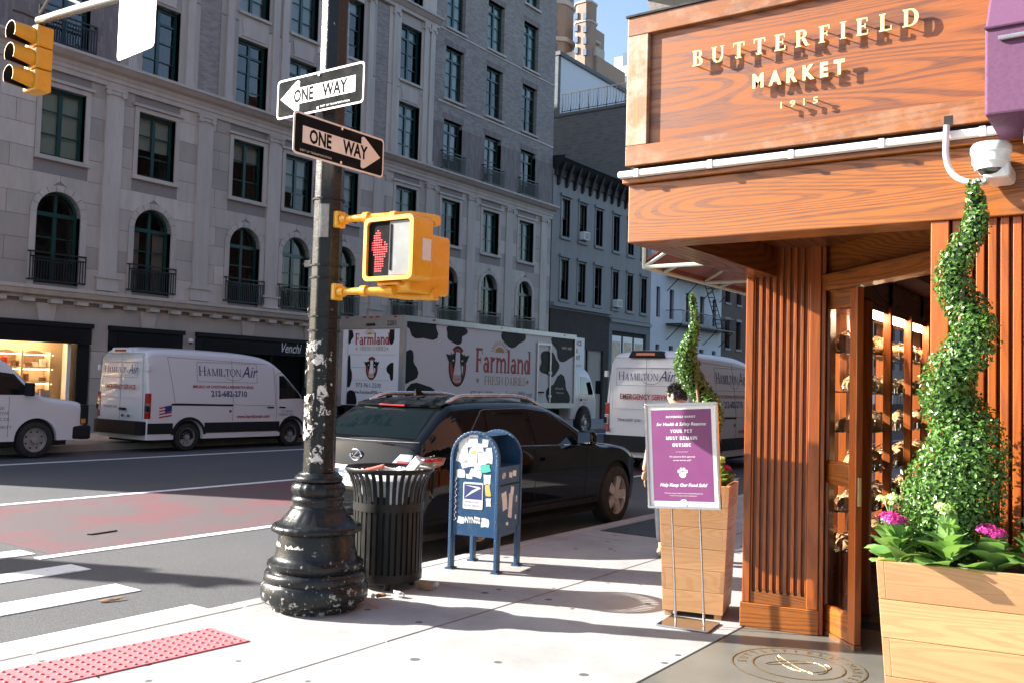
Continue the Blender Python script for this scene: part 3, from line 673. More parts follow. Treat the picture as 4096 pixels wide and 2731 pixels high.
class Car:
    def __init__(s, L, top, width, wheels, wr, zlow=.28, belt=.95, tum=.18, low=.09, rc=.16, crown=.05, mid=.7, waist=None):
        s.L, s.top, s.width, s.wheels, s.wr = L, top, width, wheels, wr
        s.zlow, s.belt, s.tum, s.low, s.rc, s.crown, s.mid = zlow, belt, tum, low, rc, crown, mid
    def zt(s, y): return sm(s.top, y)
    def zb(s, y):
        z = s.zlow
        for wy in s.wheels:
            r = s.wr+.075; d = abs(y-wy)
            if d < r: z = max(z, s.wr+math.sqrt(r*r-d*d))
        return z
    def W(s, y, z):
        w = sm(s.width, y)
        if z < s.mid: w -= s.low*((s.mid-z)/s.mid)**2
        if z > s.belt: w -= s.tum*(z-s.belt)+.04*(z-s.belt)**2
        d = s.zt(y)-z; rc = min(s.rc, .45*max(.05, s.zt(y)-s.zb(y)))
        if d < rc: d = max(d, 0); w -= rc-math.sqrt(max(0, rc*rc-(rc-d)**2))
        return max(w, .02)
    def inside(s, x, y, z):
        zt = s.zt(y); x = abs(x)
        if z <= zt: return x <= s.W(y, z)
        w = s.W(y, zt); return x < w and z <= zt+s.crown*(1-(x/w)**2)
    def rear(s, x, z, hi=2.4):
        a, b = -.05, hi
        for _ in range(26):
            m = (a+b)/2
            if s.inside(x, m, z): b = m
            else: a = m
        return b
    def front(s, x, z, lo=None):
        a, b = (lo or s.L-2.2), s.L+.05
        for _ in range(26):
            m = (a+b)/2
            if s.inside(x, m, z): a = m
            else: b = m
        return a
    def body(s, name, mat, parent, ns=9):
        ys = set()
        y = 0.0
        while y <= s.L: ys.add(round(y, 3)); y += .07
        for q in (0.0, .006, .015, .03, .05): ys.add(q); ys.add(round(s.L-q, 3))
        for wy in s.wheels:
            r = s.wr+.075
            for k in range(17): ys.add(round(wy+r*math.cos(math.pi*k/16), 3))
            ys.add(round(wy-r-.001, 3)); ys.add(round(wy+r+.001, 3))
        for p in s.top: ys.add(round(min(max(p[0],0),s.L), 3))
        ys = sorted(ys); n = 0; bm = MB(); rings = []
        for y in ys:
            zb, zt = s.zb(y), s.zt(y); zb = min(zb, zt-.1); rc = min(s.rc, .45*max(.05, zt-zb))
            zs = [zb+(zt-rc-zb)*k/ns for k in range(ns)]+[zt-rc+rc*math.sin(R(a)) for a in (0,18,36,54,72,90)]
            half = [(s.W(y, z), z) for z in zs]; wt = half[-1][0]
            half += [(wt*f, zt+s.crown*(1-f*f)) for f in (.75,.5,.25)]
            full = half+[(0, zt+s.crown)]+[(-x, z) for x, z in half[::-1]]
            rings.append([(x, y, z) for x, z in full]); n = len(full)
        vs = [p for r in rings for p in r]; fs = []
        for i in range(len(rings)-1):
            for k in range(n-1): fs.append((i*n+k, (i+1)*n+k, (i+1)*n+k+1, i*n+k+1))
            fs.append(((i+1)*n, i*n, i*n+n-1, (i+1)*n+n-1))
        fs.append(tuple(range(n))); fs.append(tuple(range(len(rings)*n-1, (len(rings)-1)*n-1, -1)))
        bm.add(vs, fs); return bm.build(name, mat, parent, smooth=38)
    def patch(s, poly, where, off=.004, nz=8, nu=6, th=.0):
        """poly in (u,z): where side/left/rear/front -> curved sheet just proud of the body"""
        zs = sorted(set([min(p[1] for p in poly)+(max(p[1] for p in poly)-min(p[1] for p in poly))*k/nz for k in range(nz+1)]+[p[1] for p in poly]))
        rows = []
        for z in zs:
            us = []
            for i in range(len(poly)):
                (u0, z0), (u1, z1) = poly[i], poly[(i+1)%len(poly)]
                if abs(z1-z0) < 1e-9:
                    if abs(z-z0) < 1e-9: us += [u0, u1]
                elif min(z0,z1)-1e-9 <= z <= max(z0,z1)+1e-9: us.append(u0+(u1-u0)*(z-z0)/(z1-z0))
            rows.append((z, min(us), max(us)))
        vs = []
        for z, a, b in rows:
            for k in range(nu+1):
                u = a+(b-a)*k/nu
                if where == 'side': vs.append((s.W(u, z)+off, u, z))
                elif where == 'left': vs.append((-s.W(u, z)-off, u, z))
                elif where == 'rear': vs.append((u, s.rear(u, z)-off, z))
                elif where == 'front': vs.append((u, s.front(u, z)+off, z))
        fs = []; m = nu+1
        for i in range(len(rows)-1):
            for k in range(nu):
                q = (i*m+k, i*m+k+1, (i+1)*m+k+1, (i+1)*m+k); fs.append(q if where in ('side','rear') else q[::-1])
        return MB().add(vs, fs)
    def line(s, pts, where, r=.004, n=14):
        out = []
        for (a, b) in zip(pts, pts[1:]):
            for k in range(n):
                t = k/n; u, z = a[0]+(b[0]-a[0])*t, a[1]+(b[1]-a[1])*t; out.append((u, z))
        out.append(pts[-1]); P3 = []
        for u, z in out:
            P3.append((s.W(u, z), u, z) if where == 'side' else (-s.W(u,z), u, z) if where == 'left' else (u, s.rear(u, z), z) if where == 'rear' else (u, s.front(u, z), z))
        return MB().tube(P3, r, 5)
def wheel(parent, x, y, r, side, tyre, rim, kind='spoke', wid=.22, hub=None):
    t = MB(); s = side
    prof = [(r*.66,-wid/2),(r*.9,-wid/2),(r*.975,-wid*.42),(r,-wid*.3),(r,wid*.3),(r*.975,wid*.42),(r*.9,wid/2),(r*.66,wid/2)]
    t.lathe(prof, 36, caps=False); t.M = None
    mt = Matrix.Translation((x, y, r)) @ Matrix.Rotation(R(90)*s, 4, 'Y')
    t.v = [tuple(mt @ Vector(p)) for p in t.v]; w_ = t.build('wheel', tyre, parent, smooth=40)
    q = MB(); q.lathe([(r*.66,-wid*.4),(r*.66,wid*.44),(r*.62,wid*.44),(r*.60,wid*.2),(r*.10,wid*.2),(.001,wid*.2)] if kind == 'steel' else [(r*.67,-wid*.4),(r*.67,wid*.46),(r*.63,wid*.46),(r*.60,wid*.1)], 32, caps=False)
    if kind == 'spoke':
        for k in range(5):
            a = 2*math.pi*k/5+.3; ca, sa = math.cos(a), math.sin(a)
            for d in (0,):
                pl = [(r*.10,-.05),(r*.62,-.062),(r*.62,.062),(r*.10,.05)]
                q.prism([(p[0]*ca-p[1]*sa, p[0]*sa+p[1]*ca) for p in pl], wid*.22, wid*.40, 'z')
        q.lathe([(.001,wid*.44),(r*.17,wid*.44),(r*.19,wid*.2)], 16, caps=False)
    elif kind == 'steel':
        q.lathe([(r*.20,wid*.2),(r*.19,wid*.5),(.001,wid*.52)], 16, caps=False)
        for k in range(8):
            a = 2*math.pi*k/8; q.lathe([(r*.035,wid*.2),(r*.035,wid*.3),(.001,wid*.3)], 6, (r*.30*math.cos(a), r*.30*math.sin(a)), caps=False)
    q.v = [tuple(mt @ Vector(p)) for p in q.v]; q.build('rim', rim, w_, smooth=35)
    b = MB(); b.lathe([(r*.60,wid*.09),(.001,wid*.09)], 24, caps=False)
    if kind == 'steel':
        for k in range(8):
            a = 2*math.pi*(k+.5)/8; h_ = MB().lathe([(r*.055,wid*.2),(r*.055,wid*.208),(.001,wid*.208)], 8, (r*.47*math.cos(a), r*.47*math.sin(a)), caps=False)
            h_.v = [tuple(mt @ Vector(p)) for p in h_.v]; h_.build('vent_hole', M['dark'], w_)
    else: b.v = [tuple(mt @ Vector(p)) for p in b.v]; b.build('brake', hub or M['dark'], w_)
    return w_
M['vanwhite'] = plain('white_van_paint', (.74,.75,.76), .28, coat=.6, var=.015); M['trimblk'] = plain('black_plastic_trim', (.012,.013,.016), .6, spec=.25)
M['tyre'] = plain('tyre_rubber', (.016,.016,.016), .85, bump=.3, dirt=.3, dirtc=(.08,.075,.07)); M['rimsteel'] = plain('silver_steel_wheel', (.42,.43,.44), .4, metal=.6, dirt=.2, dirtc=(.15,.12,.1))
M['autoglass'] = plain('dark_auto_glass', (.006,.008,.009), .03, spec=.9, coat=.6, var=.1); M['redlamp'] = plain('red_tail_lamp', (.45,.01,.012), .12, coat=.8)
M['clearlamp'] = plain('clear_lamp_lens', (.34,.35,.38), .12, metal=.6, coat=.8); M['amber'] = plain('amber_lamp', (.8,.22,.02), .2, coat=.5)
M['navy'] = plain('navy_vinyl_lettering', (.03,.045,.16), .5); M['redtxt'] = plain('red_vinyl_lettering', (.40,.025,.03), .5); M['greytxt'] = plain('grey_vinyl_lettering', (.12,.13,.16), .5)
M['seam'] = plain('panel_gap', (.10,.10,.105), .7); M['chrome'] = plain('chrome', (.8,.8,.82), .08, metal=1, var=.02)
M['plateyellow'] = plain('cream_licence_plate', (.72,.62,.28), .5); M['flagblue'] = plain('flag_blue', (.02,.03,.22), .5)
def transit(name, label, loc, number, y_front_text=True, brake_black=False, rot=0):
    L = 5.56
    c = Car(L, [(0,2.36),(.03,2.40),(.12,2.455),(.35,2.49),(1.2,2.50),(2.6,2.48),(3.3,2.42),(3.7,2.32),(4.0,2.14),(4.45,1.74),(4.85,1.38),(5.0,1.29),(5.35,1.14),(5.5,1.0),(5.56,.8)],
            [(0,.975),(.04,1.0),(.2,1.015),(1,1.03),(4.2,1.03),(4.8,1.0),(5.2,.93),(5.45,.82),(5.56,.68)], (1.13, 4.40), .345, zlow=.30, belt=1.25, tum=.085, low=.03, rc=.15, crown=.045, mid=.6)
    t = thing(name, label, 'van', loc, rot, 'white utility vans on the avenue')
    c.body('body', M['vanwhite'], t)
    B(-.86,.86,.25,L-.3,.22,.42).build('underbody', M['dark'], t)
    for wy in c.wheels:
        B(-.93,.93,wy-.46,wy+.46,.3,.86).build('wheel_well', M['dark'], t)
        for sd in (-1, 1): wheel(t, sd*.88, wy, .345, sd, M['tyre'], M['rimsteel'], 'steel')
    for sd, nm in ((1,'side'),(-1,'left')):
        for (a, b) in ((.02,.68),(1.57,3.95)): c.patch([(a,.44),(b,.44),(b,.70),(a,.70)], nm, .012, 2, 8).build('side_moulding', M['trimblk'], t)
        for wy in c.wheels:
            ring = MB()
            pl = arc(wy, .345, .50, .50, 8, 172, 14); pi_ = arc(wy, .345, .425, .425, 172, 8, 14)
            v = [((c.W(p[0], max(p[1],c.zb(p[0])))+.014)*sd, p[0], p[1]) for p in pl+pi_]
            ring.add(v, [(k, k+1, 28-k, 29-k) for k in range(14)]); ring.build('wheel_arch', M['trimblk'], t)
        c.patch([(3.92,1.30),(4.72,1.32),(4.55,1.56),(4.12,1.93),(3.95,1.93)], nm, .006).build('side_window', M['autoglass'], t)
        c.patch([(4.78,1.30),(4.92,1.30),(4.62,1.52)], nm, .006, 3, 2).build('quarter_window', M['autoglass'], t)
        for pts in ([(3.84,.46),(3.84,1.95),(4.1,2.04)],[(2.42,.72),(2.42,2.30)],[(4.78,.72),(4.80,1.28)],[(.55,2.30),(3.78,2.22),(3.80,1.12),(.72,1.18),(.55,2.30)]):
            c.line(pts, nm, .0045).build('panel_seam', M['seam'], t)
        c.patch([(.62,1.13),(2.42,1.11),(2.42,1.155),(.62,1.175)], nm, .010, 2, 6).build('sliding_door_track', M['trimblk'], t)
        for yy in (3.62, 4.02): c.patch([(yy-.11,1.06),(yy+.11,1.05),(yy+.11,1.09),(yy-.11,1.10)], nm, .03, 1, 2).build('door_handle', M['trimblk'], t)
        MB().tube([(sd*(c.W(2.34,.98)), 2.34, .98), (sd*(c.W(2.34,.98)+.012), 2.34, .98)], .035, 12).build('fuel_cap', M['seam'], t)
        m = MB(); m.box(sd*.99, sd*1.24, 4.72, 4.84, 1.30, 1.56); m.build('wing_mirror', M['trimblk'], t, bevel=.03)
        # tail lamp
        x0, x1 = (.86, .99) if sd > 0 else (-.99, -.86)
        tl = MB(); tl.box(sd*.885, sd*1.012, -.012, .10, .80, 1.42); tb = tl.build('tail_lamp', M['redlamp'], t, bevel=.025)
        B(sd*.895, sd*1.016, -.018, .06, .95, 1.17).build('reversing_lens', M['clearlamp'], tb, bevel=.015)
        for z in (.98, 1.95): B(sd*.95, sd*1.03, -.03, .05, z, z+.13).build('door_hinge', M['vanwhite'] if z > 1.5 else M['trimblk'], t, bevel=.01)
    # rear
    c.patch([(-.98,.42),(.98,.42),(.98,.74),(-.98,.74)], 'rear', .10, 2, 10).build('rear_bumper', M['trimblk'], t)
    B(-.97,.97,-.10,.05,.42,.74).build('bumper_step', M['trimblk'], t, bevel=.03)
    for xx in (-.005,): c.line([(xx,.76),(xx,2.34)], 'rear', .004).build('panel_seam', M['seam'], t)
    c.line([(-.90,.80),(-.88,1.3),(-.84,2.2),(-.78,2.36),(.78,2.36),(.84,2.2),(.88,1.3),(.90,.80)], 'rear', .005).build('panel_seam', M['seam'], t)
    for sg in (-1, 1):
        a, b = (.06,.80) if sg > 0 else (-.80,-.06)
        c.line([(a,1.30),(b,1.30),(b-(.03 if sg>0 else 0),2.15),(a+(0 if sg>0 else .03),2.15),(a,1.30)], 'rear', .006).build('door_panel_crease', M['vanwhite'], t)
    bl = MB()
    yr = c.rear(0, 2.34)
    bl.prism([(-.42,2.36),(.42,2.36),(.34,2.50),(-.34,2.50)], yr-.05, yr+.25, 'y'); bo = bl.build('brake_light_housing', M['trimblk'] if brake_black else M['vanwhite'], t, bevel=.02)
    B(-.22, .22, yr-.062, yr-.03, 2.405, 2.455).build('brake_light_lens', M['redlamp'], bo)
    pl = B(-.62,-.30,-.118,-.10,.50,.68).build('licence_plate', M['plateyellow'], t); 
    text('B81 47C', .075, M['greytxt'], pl, T_(-.60,-.1195,.56) @ MREAR, sx=.85)
    for z, x in ((1.02,.10),): B(x-.11,x+.11,c.rear(x,z)-.03,c.rear(x,z)+.02,z-.03,z+.03).build('door_handle', M['trimblk'], t, bevel=.01)
    for x in (-.02+.12,.34): B(x-.03,x+.03,c.rear(x,.86)-.02,c.rear(x,.86)+.02,.83,.89).build('lock', M['seam'], t, bevel=.01)
    yb = lambda x, z: c.rear(x, z)-.006
    def panel_logo(Mt, wd):
        bm = MB(); h = wd*.27
        for (a, b, e, f) in ((0,wd,0,.006),(0,wd,h-.006,h),(0,.006,.006,h-.006),(wd-.006,wd,.006,h-.006)): bm.prism([(a,e),(b,e),(b,f),(a,f)], 0, .002, 'z')
        bm.v = [tuple(Mt @ Vector(p)) for p in bm.v]; bm.build('logo_frame', M['navy'], t)
        D = gl(.12,.05,.07,.04)
        stext('HAMILTON', wd*.128, M['navy'], t, Mt @ T_(wd*.03, wd*.085, 0), D=D, small=.80, sp=.03)
        text('Air', wd*.235, M['navy'], t, Mt @ T_(wd*.735, wd*.075, .0012), shear=.35, sx=.85)
        sw = MB(); sw.tube([(wd*.60+wd*.17*math.cos(R(a)), wd*.13+wd*.105*math.sin(R(a)), .001) for a in range(190, 370, 12)], .0035, 4); sw.v = [tuple(Mt @ Vector(p)) for p in sw.v]; sw.build('logo_swash', M['navy'], t)
    # lettering: rear and both visible sides
    rx = lambda z: yb(.3, z)
    tilt = math.atan2(c.rear(.3,2.0)-c.rear(.3,1.4), .6)
    Mr = T_(-.70, yb(.5,1.78)-.012, 1.78) @ Matrix.Rotation(-tilt, 4, 'X') @ MREAR
    panel_logo(Mr, 1.36)
    text('EMERGENCY SERVICE', .155, M['redtxt'], t, T_(-.62, yb(.6,1.55)-.012, 1.50) @ Matrix.Rotation(-tilt,4,'X') @ MREAR, sx=.82, bold=.004)
    text('TRANSIT 250', .075, M['greytxt'], t, T_(-.68, yb(.5,1.08)-.008, 1.04) @ MREAR, sx=1.3, shear=.2, bold=.002)
    text(number, .11, M['greytxt'], t, T_(-.93, yb(.93,.80)-.012, .80) @ MREAR, bold=.003)
    fx = lambda y, z: c.W(y, z)+.007
    lean = math.atan2(c.W(2,1.5)-c.W(2,2.1), .6)
    Ms = lambda y, z: T_(fx(y, z), y, z) @ Matrix.Rotation(-lean, 4, 'Y') @ MSIDE
    panel_logo(Ms(1.35, 1.72), 1.85)
    text('EMERGENCY AIR CONDITIONING & REFRIGERATION SERVICE', .098, M['redtxt'], t, Ms(1.22, 1.565), sx=.68, bold=.002)
    text('212-682-2710', .20, M['navy'], t, Ms(1.75, 1.36), sx=.98, bold=.006)
    Mb = lambda y, z: T_(c.W(y, z)+.008, y, z) @ MSIDE
    text('www.hamiltonair.com', .125, M['redtxt'], t, Mb(2.55,.80), bold=.003, sx=.95)
    text('35 MT. VERNON ST.', .075, M['greytxt'], t, Mb(4.0,.94), sx=.65); text('RIDGEFIELD PK., NJ 07660', .075, M['greytxt'], t, Mb(3.93,.855), sx=.60); text('GVW 10,000', .075, M['greytxt'], t, Mb(4.08,.74), sx=.75)
    text({'81':'81'}.get(number, number), .10, M['greytxt'], t, Mb(4.88,.97), bold=.002)
    fl = MB(); fw, fh = .34, .26
    Mf = Mb(.30,.84)
    for k in range(7):
        z0 = fh*k/7; a = MB().prism([(0,z0-.02),(fw,z0+.03),(fw,z0+fh/7+.03),(0,z0+fh/7-.02)], 0, .001, 'z')
        a.v = [tuple(Mf @ Vector(p)) for p in a.v]; a.build('flag_stripe', M['redtxt'] if k % 2 == 0 else M['vanwhite'], t)
    a = MB().prism([(fw*.45,fh*.43),(fw,fh*.43+.04),(fw,fh+.035),(fw*.45,fh+.01)], 0, .003, 'z'); a.v = [tuple(Mf @ Vector(p)) for p in a.v]; a.build('flag_canton', M['flagblue'], t)
    # windscreen and grille
    c.patch([(-.84,1.42),(.84,1.42),(.70,2.10),(-.70,2.10)], 'front', .006, 8, 8).build('windscreen', M['autoglass'], t)
    c.patch([(-.6,.62),(.6,.62),(.62,.92),(-.62,.92)], 'front', .01, 3, 8).build('grille', M['trimblk'], t)
    for sg in (-1, 1): c.patch([(sg*.62,.86),(sg*.86,.90),(sg*.84,1.08),(sg*.66,1.02)], 'front', .01, 3, 3).build('headlamp', M['clearlamp'], t)
    return t, c
GZ = ZR
vn, _ = transit('utility_van', 'white high roof utility van parked beyond the red lane across the avenue', (-20.02, 12.74, GZ), '81'); vn.scale = (1,.98,.96)
transit('utility_van', 'white high roof utility van seen from behind beside the dark wooden column', (-8.98, 17.9, GZ), '83', brake_black=True)[0].scale = (1,1,1.03)
# ---- left edge cargo van (long nose, only the front end is in view)
c = Car(5.7, [(0,1.95),(.05,2.02),(.3,2.08),(3.6,2.08),(3.95,1.98),(4.35,1.62),(4.72,1.28),(4.9,1.24),(5.5,1.16),(5.64,1.08),(5.7,.86)],
        [(0,.95),(.1,1.0),(4.6,1.0),(5.4,.97),(5.6,.93),(5.7,.86)], (1.15,4.58), .375, zlow=.36, belt=1.2, tum=.16, low=.03, rc=.13, crown=.03, mid=.6)
t = thing('cargo_van', 'white long nosed cargo van parked at the left edge', 'van', (-20.02, 5.62, GZ), 0, 'white utility vans on the avenue')
c.body('body', M['vanwhite'], t); B(-.86,.86,.3,5.3,.25,.45).build('underbody', M['dark'], t)
for wy in c.wheels:
    B(-.9,.9,wy-.5,wy+.5,.3,.9).build('wheel_well', M['dark'], t)
    for sd in (-1, 1): wheel(t, sd*.87, wy, .375, sd, M['tyre'], M['rimsteel'], 'steel', .23)
for nm in ('side','left'):
    c.patch([(3.55,1.30),(4.60,1.30),(4.20,1.72),(3.6,1.78)], nm, .006).build('side_window', M['autoglass'], t)
    c.line([(4.0,.46),(4.0,1.26)], nm, .004).build('panel_seam', M['seam'], t); c.line([(3.45,.5),(3.45,1.85)], nm, .004).build('panel_seam', M['seam'], t)
for sd in (-1, 1):
    B(sd*.96, sd*1.20, 4.30, 4.42, 1.28, 1.55).build('wing_mirror', M['trimblk'], t, bevel=.03)
    B(sd*.72, sd*.965, 5.55, 5.73, .68, 1.10).build('headlamp_surround', M['trimblk'], t, bevel=.02)
    B(sd*.90, sd*.98, 5.56, 5.66, .70, .80).build('indicator', M['amber'], t, bevel=.01); B(sd*.60, sd*.88, 5.70, 5.742, .82, 1.04).build('headlamp', M['clearlamp'], t, bevel=.02)
B(-.98,.98,5.35,5.80,.36,.66).build('front_bumper', M['trimblk'], t, bevel=.05)
B(-.6,.6,5.66,5.735,.70,1.05).build('grille', M['trimblk'], t, bevel=.02)
c.patch([(-.80,1.30),(.80,1.30),(.66,1.85),(-.66,1.85)], 'front', .006, 8, 8).build('windscreen', M['autoglass'], t)
for i, (s_, y) in enumerate((('OE',4.68-.88),('ECTIVE',4.68-.98),('COE',3.86-.02),('URITY',3.84-.02))):
    text(s_, .09, M['greytxt'], t, T_(1.006, y-.02, (1.0,.90,.78,.62)[i]) @ MSIDE, sp=1.15)
# ---- box truck with cow print
TX, TY = -17.35, 19.55
t = thing('box_truck', 'dairy box truck with black cow spots and red lettering parked across the avenue', 'truck', (TX-1.25, TY, GZ))
M['boxwhite'] = plain('white_truck_panel', (.74,.74,.76), .4, var=.04, dirt=.12, dirtc=(.4,.39,.37)); M['cowblack'] = plain('black_cow_spot', (.008,.008,.009), .55, spec=.25)
M['alu'] = plain('aluminium_rail', (.40,.41,.43), .35, metal=.8); M['gold'] = plain('gold_print', (.50,.27,.05), .5); M['tan'] = plain('tan_lettering', (.36,.22,.10), .5)
HZ0, HZ1, TL = 1.08, 3.62, 9.25; hw = 1.27
B(-hw+.03,hw-.03,.05,TL-.03,HZ0,HZ1-.03).build('cargo_box', M['boxwhite'], t)
for sg in (-1, 1):
    B(sg*(hw-.06), sg*(hw+.012), .03, TL, HZ1-.14, HZ1+.015).build('roof_rail', M['alu'], t); B(sg*(hw-.06), sg*(hw+.012), .03, TL, HZ0-.05, HZ0+.12).build('floor_rail', M['alu'], t)
    B(sg*(hw-.16), sg*(hw+.014), -.03, .07, HZ0-.05, HZ1+.017).build('corner_post', M['alu'], t); B(sg*(hw-.06), sg*(hw+.013), TL-.08, TL+.02, HZ0-.05, HZ1+.016).build('corner_post', M['alu'], t)
    B(sg*(hw-.36), sg*(hw-.165), -.02, .06, HZ0, HZ1-.36).build('door_jamb', M['boxwhite'], t)
B(-hw+.02,hw-.02,-.028,.06,HZ1-.34,HZ1+.016).build('rear_header', M['alu'], t)
for k in range(6):
    z0 = HZ0+(HZ1-.36-HZ0)*k/6; B(-hw+.37,hw-.37,.0,.045,z0+.004,z0+(HZ1-.36-HZ0)/6-.004).build('door_slat', M['boxwhite'], t, bevel=.004)
for x in (-.95,-.25,0,.25,.95): B(x-.06,x+.06,-.05,-.028,HZ1-.04,HZ1).build('marker_lamp', M['redlamp'], t)
B(-.16,.16,-.06,-.03,HZ1-.27,HZ1-.2).build('door_latch', M['dark'], t)
for y in (1.2, 4.6, 8.4): B(hw+.013, hw+.03, y, y+.09, HZ1-.06, HZ1-.02).build('marker_lamp', M['redlamp'], t)
text('2201', .19, M['cowblack'], t, T_(.62,-.031,HZ1-.26) @ MREAR, bold=.003)
def blob(cy, cz, ry, rz, seed, clip, where='side'):
    rr = random.Random(seed); n = 26; ph = [rr.uniform(0,6.28) for _ in range(4)]; am = [rr.uniform(.04,.13) for _ in range(4)]
    pts = []
    for k in range(n):
        a = 2*math.pi*k/n; f = 1+sum(am[j]*math.cos((j+2)*a+ph[j]) for j in range(4))
        y, z = cy+ry*f*math.cos(a), cz+rz*f*math.sin(a)
        pts.append((min(max(y, clip[0]), clip[1]), min(max(z, clip[2]), clip[3])))
    bm = MB()
    if where == 'side': bm.prism(pts, hw-.03, hw-.0235, 'x')
    else: bm.prism(pts[::-1], -.006, .01, 'y')
    bm.build('cow_spot', M['cowblack'], t)
cl = (.09, TL-.09, HZ0+.13, HZ1-.15)
for i, (y, z, ry, rz) in enumerate(((.75,3.42,.75,.42),(.10,2.2,.48,.5),(2.35,3.28,.50,.28),(5.35,3.45,.72,.42),(7.55,2.55,.62,.42),(8.6,3.25,.85,.55),(8.2,1.45,.75,.62),(4.3,.98,.7,.30),(.7,1.25,.85,.48),(6.2,1.2,.4,.2))):
    blob(y, z, ry, rz, i+3, cl)
clr = (-hw+.38, hw-.38, HZ0+.02, HZ1-.38)
for i, (x, z, rx, rz) in enumerate(((-.86,3.1,.16,.2),(-.86,2.0,.14,.42),(.84,3.15,.16,.28),(.86,2.1,.18,.26),(-.72,1.2,.24,.3),(.1,1.12,.2,.18),(.78,1.3,.14,.2))): blob(x, z, rx, rz, i+40, clr, 'rear')
def cow(Mt, s):
    M.setdefault('pink', plain('pale_pink_print', (.55,.40,.36), .5)); M.setdefault('printwhite', plain('white_print', (.72,.72,.74), .45))
    def pf(poly, d, m, n):
        bm = MB().prism([(p[0]*s, p[1]*s) for p in poly], d*.001, d*.001+.0012, 'z'); bm.v = [tuple(Mt @ Vector(p)) for p in bm.v]; bm.build(n, m, t)
    pf(arc(0,0,.50,.72,0,350,30), 0, M['cowblack'], 'cow_badge'); pf(arc(0,0,.42,.64,0,350,30), 1.5, M['redtxt'], 'cow_badge')
    pf([(-.22,.52),(.22,.52),(.40,.2),(.34,-.30),(.24,-.55),(-.14,-.55),(-.24,-.1),(-.40,.2)][::-1], 3, M['cowblack'], 'cow_face')
    pf([(-.12,.50),(.12,.50),(.13,.16),(.20,-.2),(.22,-.52),(-.24,-.52),(-.20,-.2),(-.13,.16)][::-1], 4.5, M['printwhite'], 'cow_blaze')
    for sg in (-1, 1):
        pf([(sg*.28,.34),(sg*.66,.42),(sg*.52,.16),(sg*.34,.14)][::(1 if sg < 0 else -1)][::-1], 6, M['cowblack'], 'cow_ear')
        pf([(sg*.20,.46),(sg*.36,.40),(sg*.40,.66),(sg*.30,.56)][::(1 if sg < 0 else -1)][::-1], 7, M['printwhite'], 'cow_horn')
    pf([(.22,.05),(.32,.0),(.30,-.30),(.24,-.2)][::-1], 6, M['printwhite'], 'cow_patch')
    pf(rrect(-.22,.22,-.58,-.30,.1), 6, M['pink'], 'cow_muzzle'); pf([(-.15,-.46),(.15,-.46),(.15,-.445),(-.15,-.445)], 7.5, M['cowblack'], 'cow_mouth')
    for sg in (-1, 1): pf(arc(sg*.26,.20,.05,.03,0,340,8), 6.6, M['printwhite'], 'cow_eye')
def farm(Mt, W, sub=True):
    D = gl(.20,.10,.05,.05)
    k = W/4.05
    stext('Farmland', k*1.0, M['redtxt'], t, Mt, D=D, sp=.01, wid=.74)
    sx_, sz_ = W*.42, k*.92
    su = MB(); su.prism(arc(sx_,sz_-.05*k,k*.34,k*.24,0,180,12), 0, .001, 'z')
    for q in range(11):
        a = R(8+164*q/10); r0, r1 = .40, .62
        su.prism([(sx_+k*r0*math.cos(a-.05), sz_-.05*k+k*r0*.8*math.sin(a-.05)), (sx_+k*r1*math.cos(a-.055), sz_-.05*k+k*r1*.8*math.sin(a-.055)), (sx_+k*r1*math.cos(a+.055), sz_-.05*k+k*r1*.8*math.sin(a+.055)), (sx_+k*r0*math.cos(a+.05), sz_-.05*k+k*r0*.8*math.sin(a+.05))], 0, .001, 'z')
    su.v = [tuple(Mt @ T_(0,0,-.0008) @ Vector(p)) for p in su.v]; su.build('sun_logo', M['gold'], t)
    stext('FRESH DAIRIES', k*.36, M['tan'], t, Mt @ T_(W*.16,-k*.52,0), D=gl(.13,.05,.05,.04), sp=.05, wid=.95)
    st = MB()
    for cx in (W*.04, W*.96):
        st.prism([(cx+k*(.14 if j % 2 == 0 else .06)*math.sin(math.pi*j/5), -k*.35+k*(.14 if j % 2 == 0 else .06)*math.cos(math.pi*j/5)) for j in range(10)][::-1], 0, .001, 'z')
    st.v = [tuple(Mt @ Vector(p)) for p in st.v]; st.build('star', M['tan'], t)
sx = hw-.028
cow(T_(sx, 2.45, 2.30) @ MSIDE, .85); farm(T_(sx, 3.35, 2.16) @ MSIDE, 3.0)
text('973-961-2500 • www.FarmlandMilk.com', .225, M['cowblack'], t, T_(sx, 3.12, 1.42) @ MSIDE, sx=.93)
cow(T_(.06, -.003, 2.15) @ MREAR, .46); farm(T_(-.62,-.003,2.82) @ MREAR, 1.32)
text('973-961-2500', .19, M['cowblack'], t, T_(-.55,-.004,1.60) @ MREAR, sx=.93); text('www.FarmlandMilk.com', .15, M['cowblack'], t, T_(-.68,-.004,1.42) @ MREAR, sx=.86)
# side door, plates, hinges
dr = MB()
for (a, b, c_, d) in ((6.75,6.83,HZ0+.15,3.25),(7.55,7.63,HZ0+.15,3.25),(6.83,7.55,3.17,3.25)): dr.box(hw-.03, hw+.01, a, b, c_, d)
sd_ = dr.build('side_door', M['alu'], t)
for z in (1.4, 2.2, 2.95): B(hw-.02, hw+.03, 7.50, 7.66, z, z+.09).build('door_hinge', M['boxwhite'], sd_)
B(hw-.02, hw+.05, 6.9, 7.15, 1.55, 1.60).build('door_handle', M['dark'], sd_)
text('MGVW - 33,000', .12, M['boxwhite'], t, T_(hw-.0225, 8.35, 3.10) @ MSIDE, sx=.8, bold=.002); text('100% Green Milk', .10, M['boxwhite'], t, T_(hw-.0225,7.95,1.68) @ MSIDE, sx=.8); text('No Hormones', .10, M['boxwhite'], t, T_(hw-.0225,8.05,1.54) @ MSIDE, sx=.8)
